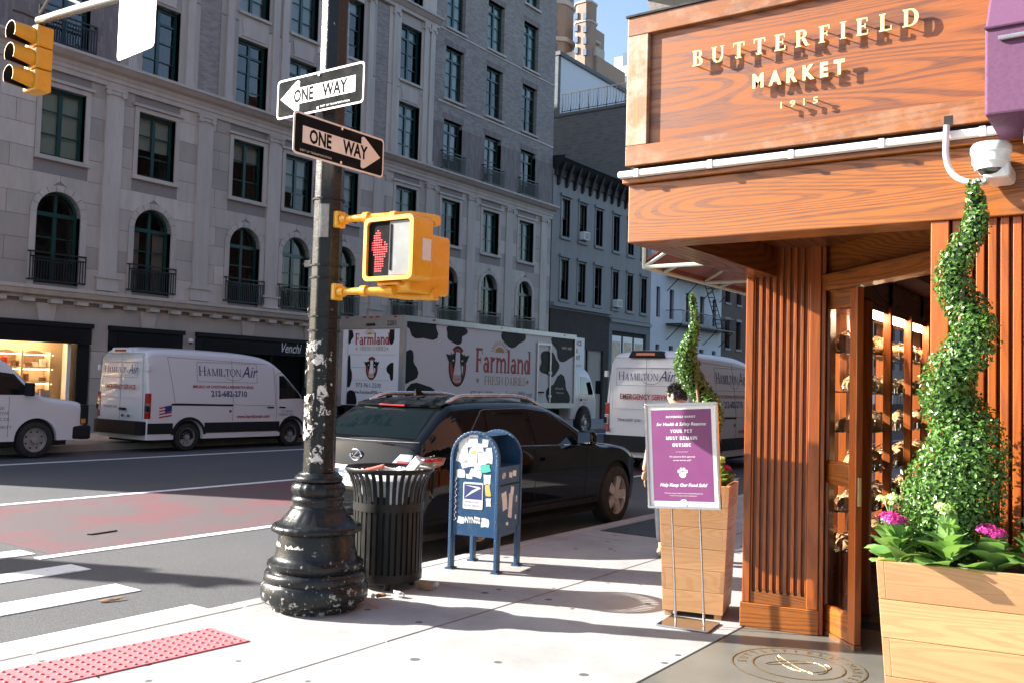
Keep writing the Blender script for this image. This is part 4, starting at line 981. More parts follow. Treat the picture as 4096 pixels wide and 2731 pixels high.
B(-.55,.55,.1,TL+1.8,.62,.95).build('chassis', M['dark'], t); B(-1.15,1.15,-.02,.1,.45,.62).build('underride_bar', M['dark'], t); B(-1.1,1.1,.15,.3,.62,1.02).build('rear_frame', M['dark'], t)
for x in (-.95, .95): B(x-.12, x+.12, .02, .1, .72, .82).build('tail_lamp', M['redlamp'], t)
for y in (2.0, TL+1.0):
    for sg in (-1, 1): wheel(t, sg*(1.02), y, .48, sg, M['tyre'], M['rimsteel'], 'steel', .28)
cab = Car(2.1, [(0,2.42),(.05,2.50),(.3,2.55),(1.15,2.52),(1.45,2.35),(1.75,1.72),(1.88,1.45),(2.02,1.30),(2.1,1.0)], [(0,.95),(.06,1.0),(1.4,1.02),(1.9,.98),(2.1,.86)], (.95,), .52, zlow=.62, belt=1.5, tum=.10, low=.02, rc=.14, crown=.03, mid=.8)
ce = bpy.data.objects.new('cab', None); 
cb = cab.body('cab', M['vanwhite'], t); cb.location = (0, TL+.12, 0)
def cp_(bm, n, m, **k):
    o = bm.build(n, m, cb, **k); return o
for nm in ('side','left'):
    cp_(cab.patch([(.75,1.52),(1.68,1.50),(1.42,2.12),(.8,2.18)], nm, .006), 'side_window', M['autoglass']); cp_(cab.line([(.62,.9),(.62,2.3)], nm, .004), 'panel_seam', M['seam']); cp_(cab.patch([(.68,1.28),(.82,1.28),(.82,1.36),(.68,1.36)], nm, .02, 1, 2), 'door_handle', M['trimblk'])
cp_(cab.patch([(-.85,1.55),(.85,1.55),(.78,2.25),(-.78,2.25)], 'front', .006), 'windscreen', M['autoglass'])
for sg in (-1, 1): cp_(B(sg*1.05, sg*1.3, 1.72, 1.80, 1.55, 2.05), 'wing_mirror', M['trimblk'], bevel=.03); cp_(B(sg*.6, sg*.86, 2.0, 2.12, .9, 1.1), 'headlamp', M['clearlamp'], bevel=.02)
for i, s_ in enumerate(('Farmland', 'Dairies', 'Wallington', 'NJ')): text(s_, .10, M['redtxt'], cb, T_(1.035,.9,1.30-.13*i) @ MSIDE, sx=.8)
# ================================================================== BLACK SUV AT THE KERB
M['carblack'] = plain('black_car_paint', (.004,.005,.006), .04, coat=.0, spec=.32, var=.1)
M['carglass'] = plain('tinted_car_glass', (.004,.008,.010), .03, spec=.45, dirt=.06, dirtc=(.05,.05,.045)); M['alloy'] = plain('alloy_wheel', (.60,.58,.55), .35, metal=.5, dirt=.2, dirtc=(.22,.16,.09))
M['rail'] = plain('silver_roof_rail', (.62,.62,.63), .25, metal=.85); M['plateblue'] = plain('licence_plate_print', (.10,.14,.30), .5)
c = Car(4.98, [(0,.60),(.012,.70),(.04,.80),(.09,.96),(.15,1.10),(.21,1.17),(.42,1.32),(.72,1.505),(.80,1.54),(1.3,1.575),(2.0,1.58),(2.5,1.54),(2.85,1.45),(3.3,1.22),(3.55,1.10),(3.7,1.06),(4.3,.99),(4.72,.88),(4.9,.76),(4.98,.62)],
        [(0,.66),(.03,.72),(.1,.785),(.35,.86),(1,.90),(3.6,.91),(4.3,.91),(4.7,.82),(4.9,.68),(4.98,.56)], (1.02,4.05), .375, zlow=.27, belt=1.02, tum=.40, low=.10, rc=.12, crown=.045, mid=.75)
t = thing('suv', 'black suv parked at the kerb behind the mailbox', 'car', (-6.76, 6.86, GZ)); t.scale = (1,.985,1)
c.body('body', M['carblack'], t)
B(-.8,.8,.25,4.6,.2,.42).build('underbody', M['dark'], t)
for wy in c.wheels:
    B(-.84,.84,wy-.46,wy+.46,.28,.88).build('wheel_well', M['dark'], t)
    for sd in (-1, 1): wheel(t, sd*.81, wy, .375, sd, M['tyre'], M['alloy'], 'spoke', .225, M['seam'])
for nm in ('side','left'):
    for pl, n_ in (([(.80,1.13),(1.18,1.11),(1.26,1.44),(1.22,1.45)],'quarter_window'),([(1.23,1.11),(2.02,1.09),(2.05,1.475),(1.31,1.465)],'side_window'),([(2.12,1.09),(3.20,1.07),(3.02,1.19),(2.62,1.42),(2.14,1.475)],'side_window')):
        c.patch(pl, nm, .004).build(n_, M['carglass'], t)
    c.line([(.78,1.115),(1.2,1.098),(3.25,1.055)], nm, .008).build('window_trim', M['chrome'], t)
    c.line([(.78,1.12),(1.24,1.472),(1.32,1.49),(2.1,1.50),(2.62,1.45),(3.05,1.21),(3.25,1.06)], nm, .007).build('window_trim', M['seam'], t)
    for pts in ([(2.08,.34),(2.08,1.08)],[(1.25,.85),(1.22,1.1)],[(3.22,.36),(3.25,1.04)]): c.line(pts, nm, .003).build('panel_seam', M['dark'], t)
    for yy in (1.42, 2.32): c.patch([(yy-.1,.905),(yy+.12,.90),(yy+.12,.94),(yy-.1,.945)], nm, .035, 1, 3).build('door_handle', M['carblack'], t)
    c.patch([(1.48,.33),(3.60,.33),(3.60,.40),(1.48,.40)], nm, .015, 2, 10).build('sill_moulding', M['trimblk'], t)
    sd = 1 if nm == 'side' else -1
    mm = B(sd*.90, sd*1.13, 2.98, 3.12, 1.06, 1.24).build('wing_mirror', M['carblack'], t, bevel=.05, seg=3); B(sd*.93, sd*1.10, 2.972, 2.985, 1.085, 1.215).build('mirror_glass', M['chrome'], mm)
    # tail lamp wraps round the corner
    tl = MB(); out_ = []
    c.patch([(sd*.42,.86),(sd*.72,.87),(sd*.735,1.05),(sd*.58,1.05)], 'rear', .012, 5, 6).build('tail_lamp', M['clearlamp'], t)
    c.patch([(sd*.55,.93),(sd*.72,.935),(sd*.72,.985),(sd*.57,.985)], 'rear', .016, 3, 4).build('brake_lens', M['redlamp'], t)
    c.patch([(.105,.87),(.42,.95),(.46,1.02),(.14,1.05)], nm, .012, 5, 6).build('tail_lamp', M['clearlamp'], t)
    c.patch([(.11,.985),(.40,.985),(.40,1.015),(.12,1.025)], nm, .016, 3, 4).build('brake_lens', M['redlamp'], t)
    c.patch([(sd*.50,.60),(sd*.78,.62),(sd*.76,.74),(sd*.56,.72)], 'front', .01, 3, 3).build('headlamp', M['clearlamp'], t)
    # roof rail
    rp = []
    for k in range(15):
        y = .86+1.75*k/14; h = .055*min(1, math.sin(math.pi*k/14)*3.0)
        x = c.W(y, c.zt(y))+.0; rp.append((sd*(x-.005), y, c.zt(y)+h+.004))
    MB().tube(rp, .024, 8).build('roof_rail', M['rail'], t, smooth=50)
# rear glass, spoiler, badge, plate
c.patch([(-.66,1.20),(.66,1.20),(.54,1.485),(-.54,1.485)], 'rear', .004, 8, 10).build('rear_window', M['carglass'], t)
c.line([(-.72,1.165),(0,1.155),(.72,1.165)], 'rear', .006).build('tailgate_seam', M['seam'], t)
sp_ = MB(); n_ = 10
for k in range(n_): 
    x0, x1 = -.60+1.2*k/n_, -.60+1.2*(k+1)/n_
    def q_(x): return .60+.10*(x/.6)**2
    sp_.add([(x0,q_(x0),1.530),(x1,q_(x1),1.530),(x1,.90,1.600-.03*(x1/.6)**2),(x0,.90,1.600-.03*(x0/.6)**2),(x0,q_(x0)+.01,1.505),(x1,q_(x1)+.01,1.505),(x1,.90,1.55),(x0,.90,1.55)], [(0,1,2,3),(4,7,6,5),(0,4,5,1)])
sp_.build('roof_spoiler', M['carblack'], t, smooth=40)
B(-.18,.18,.603,.62,1.512,1.526).build('brake_light_lens', M['redlamp'], t)
br = c.patch([(-.40,.865),(.36,.865),(.38,.905),(-.40,.905)], 'rear', .03, 2, 10); br.build('chrome_bar', M['chrome'], t)
em = MB(); yb_ = c.rear(0, 1.0)-.012
em.tube([(.072*math.cos(R(a)), yb_, 1.01+.055*math.sin(R(a))) for a in range(0, 361, 15)], .009, 6, False)
em.tube([(.03,yb_,1.045),(-.035,yb_,.99),(.05,yb_,.985)], .008, 5); em.build('badge', M['chrome'], t, smooth=50)
lp = B(-.16,.16,c.rear(0,.78)-.02,c.rear(0,.78),.70,.855).build('licence_plate', M['white'], t); yp = c.rear(0,.78)-.021
B(-.158,.158,yp-.002,yp,.825,.854).build('plate_band', M['plateblue'], lp); text('NEW YORK', .028, M['white'], lp, T_(-.07,yp-.003,.831) @ MREAR); text('GTX 4183', .085, M['navy'], lp, T_(-.145,yp-.003,.735) @ MREAR, sx=.72)
c.patch([(-.70,.30),(.70,.30),(.72,.42),(-.72,.42)], 'rear', .01, 2, 8).build('bumper_insert', M['trimblk'], t)
for sg in (-1, 1): c.patch([(sg*.45,.50),(sg*.70,.51),(sg*.70,.54),(sg*.45,.53)], 'rear', .01, 1, 3).build('reflector', M['redlamp'], t)
an = MB(); an.add([(-.02,.98,1.62),(.02,.98,1.62),(.02,1.16,1.62),(-.02,1.16,1.62),(0,.99,1.70),(0,1.02,1.70)], [(0,1,4),(1,2,5,4),(2,3,5),(3,0,4,5)]); an.build('shark_fin_antenna', M['carblack'], t)
c.patch([(-.66,1.12),(.66,1.12),(.52,1.44),(-.52,1.44)], 'front', .004, 8, 8).build('windscreen', M['carglass'], t)
c.patch([(-.4,.45),(.4,.45),(.42,.68),(-.42,.68)], 'front', .01, 3, 6).build('grille', M['trimblk'], t)
# ================================================================== LAMP POST WITH SIGNS AND SIGNALS
M['blackpaint'] = plain('chipped_black_enamel', (.010,.012,.013), .22, coat=.5, bump=.35, scale=9, dirt=.0)
def m_chipped():
    m, nt, b = newmat('weathered_black_post_paint'); g = G(nt); v = g.co('Object')
    n = g.noise(v, 22, 7, .7); z = g.n('ShaderNodeSeparateXYZ'); g.put(z.inputs[0], v)
    low = g.ramp(z.outputs[2], [(.06, .10), (.5, -.06)])        # chips gather on the kicked and salted foot
    chip = g.ramp(g.math('ADD', n, low), [(.66, 0), (.69, 1)])
    c = g.mix(g.noise(v, 5, 4), (.008,.010,.011), (.02,.021,.021)); c = g.mix(g.math('MULTIPLY', chip, .8), c, (.50,.48,.45))
    P(b, Base_Color=c, Roughness=g.ramp(g.noise(v, 14, 5, .7), [(.3, .16), (.75, .42)]), Specular_IOR_Level=.28, Normal=g.bump(g.noise(v, 60, 5, .7), .45, .004)); return m
M['post'] = m_chipped()
def m_peel():
    m, nt, b = newmat('torn_paper_flyer'); g = G(nt); v = g.co('Object', 9.0)
    n = g.noise(v, 14, 6, .72, .4); a = g.ramp(n, [(.44, 1), (.47, 0)])
    P(b, Base_Color=g.mix(g.noise(v, 30, 4), (.72,.68,.62), (.48,.44,.40)), Roughness=.8)
    t_ = g.n('ShaderNodeBsdfTransparent'); mx = g.n('ShaderNodeMixShader'); g.put(mx.inputs[0], g.math('SUBTRACT', 1.0, a)); g.put(mx.inputs[1], b.outputs[0]); g.put(mx.inputs[2], t_.outputs[0])
    o = [x for x in nt.nodes if x.type == 'OUTPUT_MATERIAL'][0]; g.put(o.inputs[0], mx.outputs[0]); return m
M['peel'] = m_peel()
LX, LY = -4.96, 4.725
lp = lp_root = thing('lamp_post', 'black cast iron lamp post with flared ornamental base and torn flyers', 'lamp post', (LX, LY, 0))
def rope(n, amp): return lambda r, z, q: r*(1+amp*math.sin(n*q))
prof = [(.30,-.01),(.30,.035),(.365,.06),(.375,.08),(.375,.175),(.355,.195),(.36,.205),(.362,.24),(.345,.262),(.322,.272),(.326,.285),(.336,.300),(.336,.322),(.322,.335),(.298,.345),(.286,.37),(.275,.43),(.268,.50),(.262,.525)]
MB().lathe(prof, 56, fn=lambda r, z, q: r*(1+(.012*math.sin(30*q+z*60) if .28 < z < .34 else 0))).build('base', M['post'], lp, smooth=45)
MB().lathe([(.262,.52),(.300,.535),(.316,.548),(.318,.565),(.305,.582),(.285,.592)], 72, fn=lambda r, z, q: r*(1+.018*math.sin(44*q))).build('rope_collar', M['post'], lp, smooth=50)
MB().lathe([(.285,.588),(.262,.60),(.240,.625),(.215,.655),(.195,.685),(.190,.70)], 64, fn=lambda r, z, q: r*(1+.022*math.sin(22*q)*(1 if .60 < z < .68 else 0))).build('leaf_collar', M['post'], lp, smooth=50)
MB().lathe([(.19,.698),(.176,.71),(.172,.73),(.182,.745),(.186,.76),(.178,.775),(.168,.785),(.178,.80),(.188,.825),(.186,.85),(.170,.872),(.155,.885)], 64, fn=lambda r, z, q: r*(1+.03*math.sin(18*q+20*z)*(1 if z > .79 else 0))).build('bulb_collar', M['post'], lp, smooth=50)
MB().lathe([(.155,.883),(.168,.89),(.172,.905),(.165,.922),(.150,.93),(.140,.945),(.118,.95)], 48).build('neck_ring', M['post'], lp, smooth=40)
shp = MB(); shp.lathe([(.118,.94),(.116,1.2),(.108,3.0),(.098,6.6)], 8, a0=R(12), caps=True); shp.build('shaft', M['post'], lp, bevel=.012)
# torn flyers and stickers on the shaft
def wrap(z0, z1, a0, a1, r, name, mat, n=7, rag=0):
    vs = []; fs = []
    for j in range(5):
        z = z0+(z1-z0)*j/4
        for k in range(n+1):
            a = R(a0+(a1-a0)*k/n); rr = r*(1.0+.004*math.cos(a*9)); vs.append((rr*math.cos(a), rr*math.sin(a), z+(random.uniform(-rag,rag) if j in (0,4) else 0)))
    for j in range(4):
        for k in range(n): q = j*(n+1)+k; fs.append((q, q+1, q+n+2, q+n+1))
    MB().add(vs, fs).build(name, mat, lp)
for (z0, z1, a0, a1) in ((1.55,1.87,200,262),(1.72,1.92,262,320),(1.18,1.50,195,290),(1.02,1.3,268,330),(1.62,1.80,285,345),(2.02,2.12,190,250),(.98,1.2,150,230),(1.35,1.58,300,350),(1.2,1.46,150,215)):
    wrap(z0, z1, a0, a1, .1225, 'torn_flyer', M['peel'], rag=.015)
M['paper'] = plain('white_sticker_paper', (.66,.64,.60), .7, var=.15, scale=30); M['photo'] = plain('black_white_photo_sticker', (.25,.24,.23), .5, var=.95, scale=26)
wrap(1.58, 1.86, 196, 222, .1235, 'paper_bill', M['paper']); wrap(2.62, 2.86, 282, 318, .1150, 'photo_sticker', M['photo'])
wrap(2.90, 3.10, 196, 225, .1150, 'loose_tape', M['paper'], rag=.03)
for z in (2.42, 2.05, 2.9, 1.95, 2.33): MB().lathe([(.112+.004,z),(.117,z+.012)], 16, caps=False).build('strap', M['dark'], lp)
bt = MB().box(-.17,-.10,-.06,-.01,2.42,2.47); bt.box(-.21,-.15,-.04,-.03,2.445,2.452); bt.build('strap_buckle', M['dark'], lp, bevel=.004)
for (a, z, w_, h_) in ((242,.44,.10,.05),(282,.425,.15,.06)): 
    vs = []; n = 8; rr = .274
    for j in range(3):
        for k in range(n+1):
            q = R(a)+(k/n-.5)*w_/rr; vs.append((rr*math.cos(q), rr*math.sin(q), z+(j/2-.5)*h_+.012*math.sin(k*2.1+j)))
    MB().add(vs, [(j*(n+1)+k, j*(n+1)+k+1, (j+1)*(n+1)+k+1, (j+1)*(n+1)+k) for j in range(2) for k in range(n)]).build('torn_sticker', M['paper'], lp)
# mast arm reaching over the avenue
M['armgrey'] = plain('weathered_grey_metal', (.30,.31,.31), .35, metal=.6, dirt=.3, dirtc=(.1,.1,.1))
SIGP = Vector((-9.85, 5.08, 0))
a0 = Vector((0,0,4.72)); a1 = Vector((SIGP.x-LX, SIGP.y-LY, 5.36))
pts = [a0+(a1-a0)*k/10+Vector((0,0,.06*math.sin(math.pi*k/10))) for k in range(11)]
MB().tube(pts, [.065-.022*k/10 for k in range(11)], 12).build('mast_arm', M['armgrey'], lp, smooth=50)
MB().tube([Vector((0,0,6.3)), a0+(a1-a0)*.62+Vector((0,0,.05))], .012, 6).build('guy_rod', M['armgrey'], lp)
MB().tube([a1+Vector((.9,-.05,-.03)), a1+Vector((.30,-.02,.24)), a1+Vector((.02,0,.08))], .018, 6).build('end_strut', M['armgrey'], lp)
MB().lathe([(.15,4.62),(.15,4.82)], 16).build('arm_collar', M['post'], lp)
MB().lathe([(.13,4.40),(.135,4.42),(.135,4.50),(.13,4.52)], 16).build('arm_collar', M['post'], lp)
# ONE WAY signs
M['signblack'] = plain('black_sign_face', (.008,.009,.010), .9, spec=.06, dirt=.2, dirtc=(.05,.05,.05)); M['signwhite'] = plain('reflective_white_sheet', (.80,.80,.78), .4, var=.04, dirt=.1, dirtc=(.5,.45,.38))
M['signshade'] = plain('shade_tinted_white_sheet', (.68,.64,.57), .45, var=.06, dirt=.2, dirtc=(.42,.32,.2))  # white sheet with brownish shade and reflection mixed into its colour
def oneway(label, loc, rz, right, wmat):
    t = thing('one_way_sign', label, 'street sign', loc, rz, 'one way signs on the lamp post')
    W2, H2 = .44, .145
    MB().prism(rrect(-W2,W2,-H2,H2,.03,4)[::-1], -.004, .0, 'y').build('plate', wmat, t)
    MB().prism(rrect(-W2+.014,W2-.014,-H2+.014,H2-.014,.022,4)[::-1], -.0055, -.0041, 'y').build('black_field', M['signblack'], t)
    s = 1 if right else -1
    ar = [(-.36*s,-.058),(-.36*s,.058),(.20*s,.058),(.20*s,.108),(.22*s,.116),(.245*s,.106),(.40*s,0),(.245*s,-.106),(.22*s,-.116),(.20*s,-.108),(.20*s,-.058)]
    MB().prism(ar if right else ar[::-1], -.007, -.0056, 'y').build('arrow', wmat, t)
    dx = 0
    text('ONE', .132, M['signblack'], t, T_(-.30 if right else -.33+.07,-.0075,-.044) @ MREAR, sx=.74, bold=.0045); text('WAY', .132, M['signblack'], t, T_(.02 if right else .04,-.0075,-.044) @ MREAR, sx=.78, bold=.0045)
    text('DEPT OF TRANSPORTATION', .020, wmat, t, T_(-.38 if right else .02,-.0075,-.118) @ MREAR, sp=1.15)
    for z in (.12, -.12): MB().tube([(0,-.012,z),(0,-.004,z)], .010, 8).build('bolt', M['rail'], t)
    MB().box(-.03,.03,0,.06,-.10,.10).build('bracket', M['armgrey'], t)
    return t
oneway('upper one way sign with arrow pointing left on the black lamp post', (-4.915, 4.55, 3.652), 0, False, M['signwhite'])
oneway('lower one way sign with arrow pointing right on the black lamp post', (-4.755, 4.62, 3.257), R(90), True, M['signshade'])
# pedestrian signals
M['yellow'] = plain('yellow_signal_paint', (.72,.34,.012), .38, coat=.3, var=.14, dirt=.3, dirtc=(.34,.2,.06)); M['led'] = emis('red_led', (1.0,.02,.025), 1.1)
M['lens'] = plain('smoked_signal_lens', (.010,.010,.011), .85, spec=.05); M['lensclear'] = plain('hazed_lens_cover', (.22,.23,.225), .7, spec=.15, var=.35)
def pedsignal(label, loc, rz, lit):
    t = thing('pedestrian_signal', label, 'pedestrian signal', loc, rz, 'yellow pedestrian signals')
    w2, h2, dp = .222, .215, .19
    bm = MB().prism(rrect(-w2,w2,-h2,h2,.035,4)[::-1], .0, dp, 'y'); bm.build('housing', M['yellow'], t, bevel=.02, seg=3)
    f = MB(); o_ = rrect(-w2-.006,w2+.006,-h2-.006,h2+.006,.045,4); i_ = rrect(-w2+.024,w2-.024,-h2+.024,h2-.024,.03,4); n = len(o_)
    for k in range(n): f.prism([o_[k], o_[(k+1)%n], i_[(k+1)%n], i_[k]][::-1], -.035, .0, 'y')
    f.build('bezel', M['yellow'], t)
    MB().prism(i_[::-1], -.012, -.006, 'y').build('lens', M['lens'] if lit else M['lensclear'], t)
    if lit:
        d = MB(); hand = []
        rows = ['...#.....','..###....','.####....','.####....','.#####...','######.#.','######.##','#########','#########','.########','.#######.','..######.','..#####..','..#####..','..#####..','..#####..','..####...','..####...']
        for j, r_ in enumerate(rows):
            for i, ch in enumerate(r_):
                if ch == '#': d.box(-.165+i*.0165, -.165+i*.0165+.010, -.0145, -.0122, .125-j*.0165, .125-j*.0165+.006)
        d.build('red_hand_lights', M['led'], t, kind='stuff')
        MB().prism([(.0,-.185),(.19,-.185),(.19,.185),(.0,.185)][::-1], -.0165, -.0155, 'y').build('number_lens', M['lensclear'], t)
        MB().box(.008,.022,-.022,-.012,-.15,.165).build('lens_divider', M['lens'], t)
    B(w2-.001, w2+.003, .07, .16, -.08, .07).build('white_label', M['paper'], t)
    MB().box(-.16,.04,.04,.15,-h2-.03,-h2-.002).build('mounting_foot', M['yellow'], t, bevel=.012)
    return t
pedsignal('front yellow pedestrian signal showing a red hand', (-4.335, 4.72, 2.515), 0, True)
pedsignal('rear yellow pedestrian signal turned away behind the red hand', (-4.42, 5.02, 2.44), R(-90), False)
ar = thing('signal_bracket', 'yellow tubular bracket holding the pedestrian signals to the lamp post', 'bracket', (LX, LY, 0))
for i, (z, d) in enumerate(((2.755,1),(2.235,-1))):
    tb = MB(); tb.tube([(.10,.0,z),(.36,.02,z),(.58,.06,z)], .026, 12); tb.tube([(.36,.02,z),(.62,.20,z+.03*d),(.72,.34,z+.02*d)], .026, 12); tb.build('arm_tube', M['yellow'], ar, smooth=50)
    B(.09,.135,-.045,.045,z-.06,z+.06).build('clamp', M['yellow'], ar, bevel=.01)
    for (x, y, r_) in ((.16,.0,.036),(.36,.02,.040),(.58,.06,.034),(.72,.34,.04)): MB().tube([(x-.02,y,z),(x+.025,y+.004,z)], r_, 12).build('coupling', M['yellow'], ar, smooth=40)
    MB().tube([(.60,-.01+.12,z-.005*d),(.60,.11,z-.06*d)], .022, 10).build('stem', M['yellow'], ar)
# traffic signal hanging from the mast arm
ts = thing('traffic_signal', 'yellow three lamp traffic signal hanging from the mast arm at upper left', 'traffic signal', (SIGP.x, SIGP.y, 4.56))
M['sigdark'] = plain('dark_signal_lens', (.02,.012,.01), .3)
for k in range(3):
    z0 = .02+.235*k
    hs = B(-.13,.13,-.07,.11,z0,z0+.228).build('section_housing', M['yellow'], ts, bevel=.018)
    vz = z0+.114; n = 18; vs = []; fs = []
    for j, (yy, a0_) in enumerate(((-.07,-60),(-.29,-38))):
        for r_ in (.104, .098):
            for k2 in range(n+1):
                a = R(a0_+(180-2*a0_)*k2/n); vs.append((r_*math.cos(a), yy, vz+r_*math.sin(a)))
    m_ = n+1
    for k2 in range(n): fs += [(k2, k2+1, 2*m_+k2+1, 2*m_+k2), (m_+k2, 3*m_+k2, 3*m_+k2+1, m_+k2+1), (2*m_+k2, 2*m_+k2+1, 3*m_+k2+1, 3*m_+k2)]
    MB().add(vs, fs).build('visor', M['yellow'], hs, smooth=40)
    iv = [((x_*.965), y_, vz+(z_-vz)*.965) for (x_, y_, z_) in vs[m_:2*m_]+vs[3*m_:4*m_]]; MB().add(iv, [(k2, m_+k2, m_+k2+1, k2+1) for k2 in range(n)]).build('visor_lining', M['dark'], hs, smooth=40)
    MB().lathe([(.095,0),(.05,.02),(.001,.028)], 20).v
    ln = MB().lathe([(.095,0),(.05,.02),(.001,.028)], 20, caps=False); ln.v = [(p[0], -.071-p[2], vz+p[1]) for p in ln.v]; ln.build('lens', M['sigdark'], hs, smooth=60)
hg = MB().tube([(0,.02,.72),(0,.02,.98)], .022, 8); hg.box(-.06,.06,-.04,.08,.725,.745); hg.build('hanger', M['dark'], ts); MB().tube([(0,.02,.80),(-.10,-.10,.86),(-.16,-.2,.88)], .012, 6).build('cable', M['dark'], ts)
# white sign hung on the mast arm
sg = thing('arm_sign', 'blank looking white rectangular sign glaring in the sun on the mast arm', 'street sign', (-7.56, 4.78, 4.88), R(-5))
MB().prism(rrect(-.33,.33,-.40,.42,.05,4)[::-1], -.005, 0, 'y').build('plate', M['signwhite'], sg)
for x in (-.15,.15): B(x-.02,x+.02,.0,.10,.05,.36).build('bracket', M['armgrey'], sg)
# ================================================================== MAILBOX
M['mailblue'] = plain('blue_mailbox_paint', (.016,.062,.145), .4, coat=.15, var=.2, dirt=.45, dirtc=(.09,.12,.15)); M['rivet'] = plain('worn_rivet', (.16,.22,.32), .35, metal=.5)
mb = thing('mailbox', 'blue post office collection mailbox covered in stickers', 'mailbox', (-4.935, 6.72, 0), R(11))
hw_, hd_, zs_, zr_ = .235, .255, .965, .30
def archpoly(w_, z0, zsp, n=14): return [(w_, z0)]+arc(0, zsp, w_, w_*1.02, 0, 180, n)+[(-w_, z0)]
MB().prism(archpoly(hw_-.012, .30, zs_)[::-1], -hd_+.012, -hd_+.02, 'y').build('arched_panel', M['mailblue'], mb)
MB().prism(archpoly(hw_-.012, .30, zs_)[::-1], hd_-.02, hd_-.012, 'y').build('arched_panel', M['mailblue'], mb)
for yy, s in ((-hd_, -1), (hd_, 1)):        # rolled rim of each arch incl. the legs
    o_ = [(hw_, .0)]+arc(0, zs_, hw_, hw_*1.02, 0, 180, 18)+[(-hw_, .0)]; i_ = [(hw_-.030, .0)]+arc(0, zs_, hw_-.030, hw_*1.02-.030, 0, 180, 18)+[(-hw_+.030, .0)]
    rm = MB(); a, b = sorted((yy, yy-s*.032))
    for k in range(len(o_)-1): rm.prism([o_[k], o_[k+1], i_[k+1], i_[k]], a, b, 'y')
    rm.build('arch_rim', M['mailblue'], mb, smooth=35, bevel=.004)
    for sx_ in (-1, 1):
        q = MB(); q.box(sx_*(hw_-.034), sx_*(hw_+.002), *sorted((yy-s*.033, yy-s*.075)), .0, .36); q.build('leg', M['mailblue'], mb, bevel=.006)
        B(sx_*(hw_-.05), sx_*(hw_+.02), *sorted((yy+s*.012, yy-s*.09)), 0.001, .012).build('foot', M['mailblue'], mb)
    for k in range(30):
        if k < 19: a_ = R(180*k/18); px_, pz_ = (hw_-.014)*math.cos(a_), zs_+(hw_*1.02-.014)*math.sin(a_); 
        rv = MB().lathe([(.0055,0),(.004,.004),(.001,.006)], 6, caps=False)
        if k >= 19: px_, pz_ = (hw_-.014)*(1 if k % 2 else -1), .12+.16*((k-19)//2)
        rv.v = [(p[0]+px_, yy+s*(p[2]), p[1]+pz_) for p in rv.v]; rv.build('rivet', M['rivet'], mb)
for sx_ in (-1, 1):
    B(sx_*(hw_-.020), sx_*(hw_-.010), -hd_+.02, hd_-.02, .30, .735).build('side_panel', M['mailblue'], mb)
B(-hw_+.02,hw_-.02,-hd_+.02,hd_-.02,.30,.315).build('floor_panel', M['mailblue'], mb)
# curved top, open on the street side above the chute
tp = MB(); n = 16; pts = arc(0, zs_, hw_-.018, hw_*1.02-.018, 62, 180, n)
for k in range(n): tp.add([(pts[k][0],-hd_+.02,pts[k][1]),(pts[k][0],hd_-.02,pts[k][1]),(pts[k+1][0],hd_-.02,pts[k+1][1]),(pts[k+1][0],-hd_+.02,pts[k+1][1])], [(0,1,2,3)])
tp.add([(pts[-1][0],-hd_+.02,zs_),(pts[-1][0],hd_-.02,zs_),(pts[-1][0],hd_-.02,.73),(pts[-1][0],-hd_+.02,.73)], [(0,1,2,3)])
tp.build('curved_top', M['mailblue'], mb, smooth=40)
B(hw_-.024,hw_-.010,-hd_+.02,hd_-.02,.745,.90).build('chute_door', M['mailblue'], mb, bevel=.004); B(-.02,hw_-.012,-hd_+.02,hd_-.02,.885,.90).build('chute_tray', M['mailblue'], mb)
B(-.02,-.008,-hd_+.02,hd_-.02,.90,1.17).build('chute_back', M['mailblue'], mb); B(hw_-.012,hw_-.004,-hd_+.03,hd_-.03,.735,.745).build('hinge_rod', M['dark'], mb); B(.02,.05,-.12,.12,1.0,1.015).build('pull_handle', M['rivet'], mb)
M['stickw'] = plain('white_sticker', (.70,.70,.70), .5, var=.25, scale=22); M['stickg'] = plain('teal_sticker', (.08,.45,.36), .5); M['sticky'] = plain('yellow_sticker', (.6,.45,.12), .5, var=.4, scale=25)
yf = -hd_+.0115
def stick(poly, mat, d=1, name='sticker', side=False):
    bm = MB()
    if side: bm.prism(poly, hw_-.0105, hw_-.0095+.0004*d, 'x')
    else: bm.prism(poly[::-1], yf-.0004*d, yf+.0005, 'y')
    bm.build(name, mat, mb)
rs = random.Random(5)
def scrap(cx, cz, w_, h_, jag=.25):
    a = rs.uniform(-.25,.25); pts = []
    for (u_, v_) in ((-1,-1),(.1,-1),(1,-1),(1,.2),(1,1),(-.2,1),(-1,1),(-1,0)):
        u_, v_ = u_*w_/2*(1+rs.uniform(-jag,jag*.3)), v_*h_/2*(1+rs.uniform(-jag,jag*.3)); pts.append((cx+u_*math.cos(a)-v_*math.sin(a), cz+u_*math.sin(a)+v_*math.cos(a)))
    return pts
for i, (x, z, w_, h_) in enumerate(((-.12,1.06,.09,.16),(-.03,1.10,.11,.09),(.03,1.06,.10,.09),(.09,1.10,.06,.07),(-.12,.97,.11,.10),(-.02,.99,.09,.14),(.07,.97,.09,.12),(.13,.98,.07,.10),(-.06,.92,.15,.07),(.03,.90,.08,.06),(-.135,.83,.08,.07),(.01,.84,.12,.07),(-.05,.81,.07,.05),(.12,.79,.07,.09),(.14,.60,.05,.07),(-.12,.43,.07,.06),(.11,.42,.08,.08),(-.02,1.165,.10,.04),(.13,1.04,.06,.05))):
    stick(scrap(x, z, w_, h_), M['stickw'], 1+i % 4)
stick(scrap(.10,.885,.10,.07), M['stickg'], 5); stick(scrap(.13,.70,.05,.10,.15), M['sticky'], 2); stick(scrap(-.02,1.02,.05,.03), M['sticky'], 6)
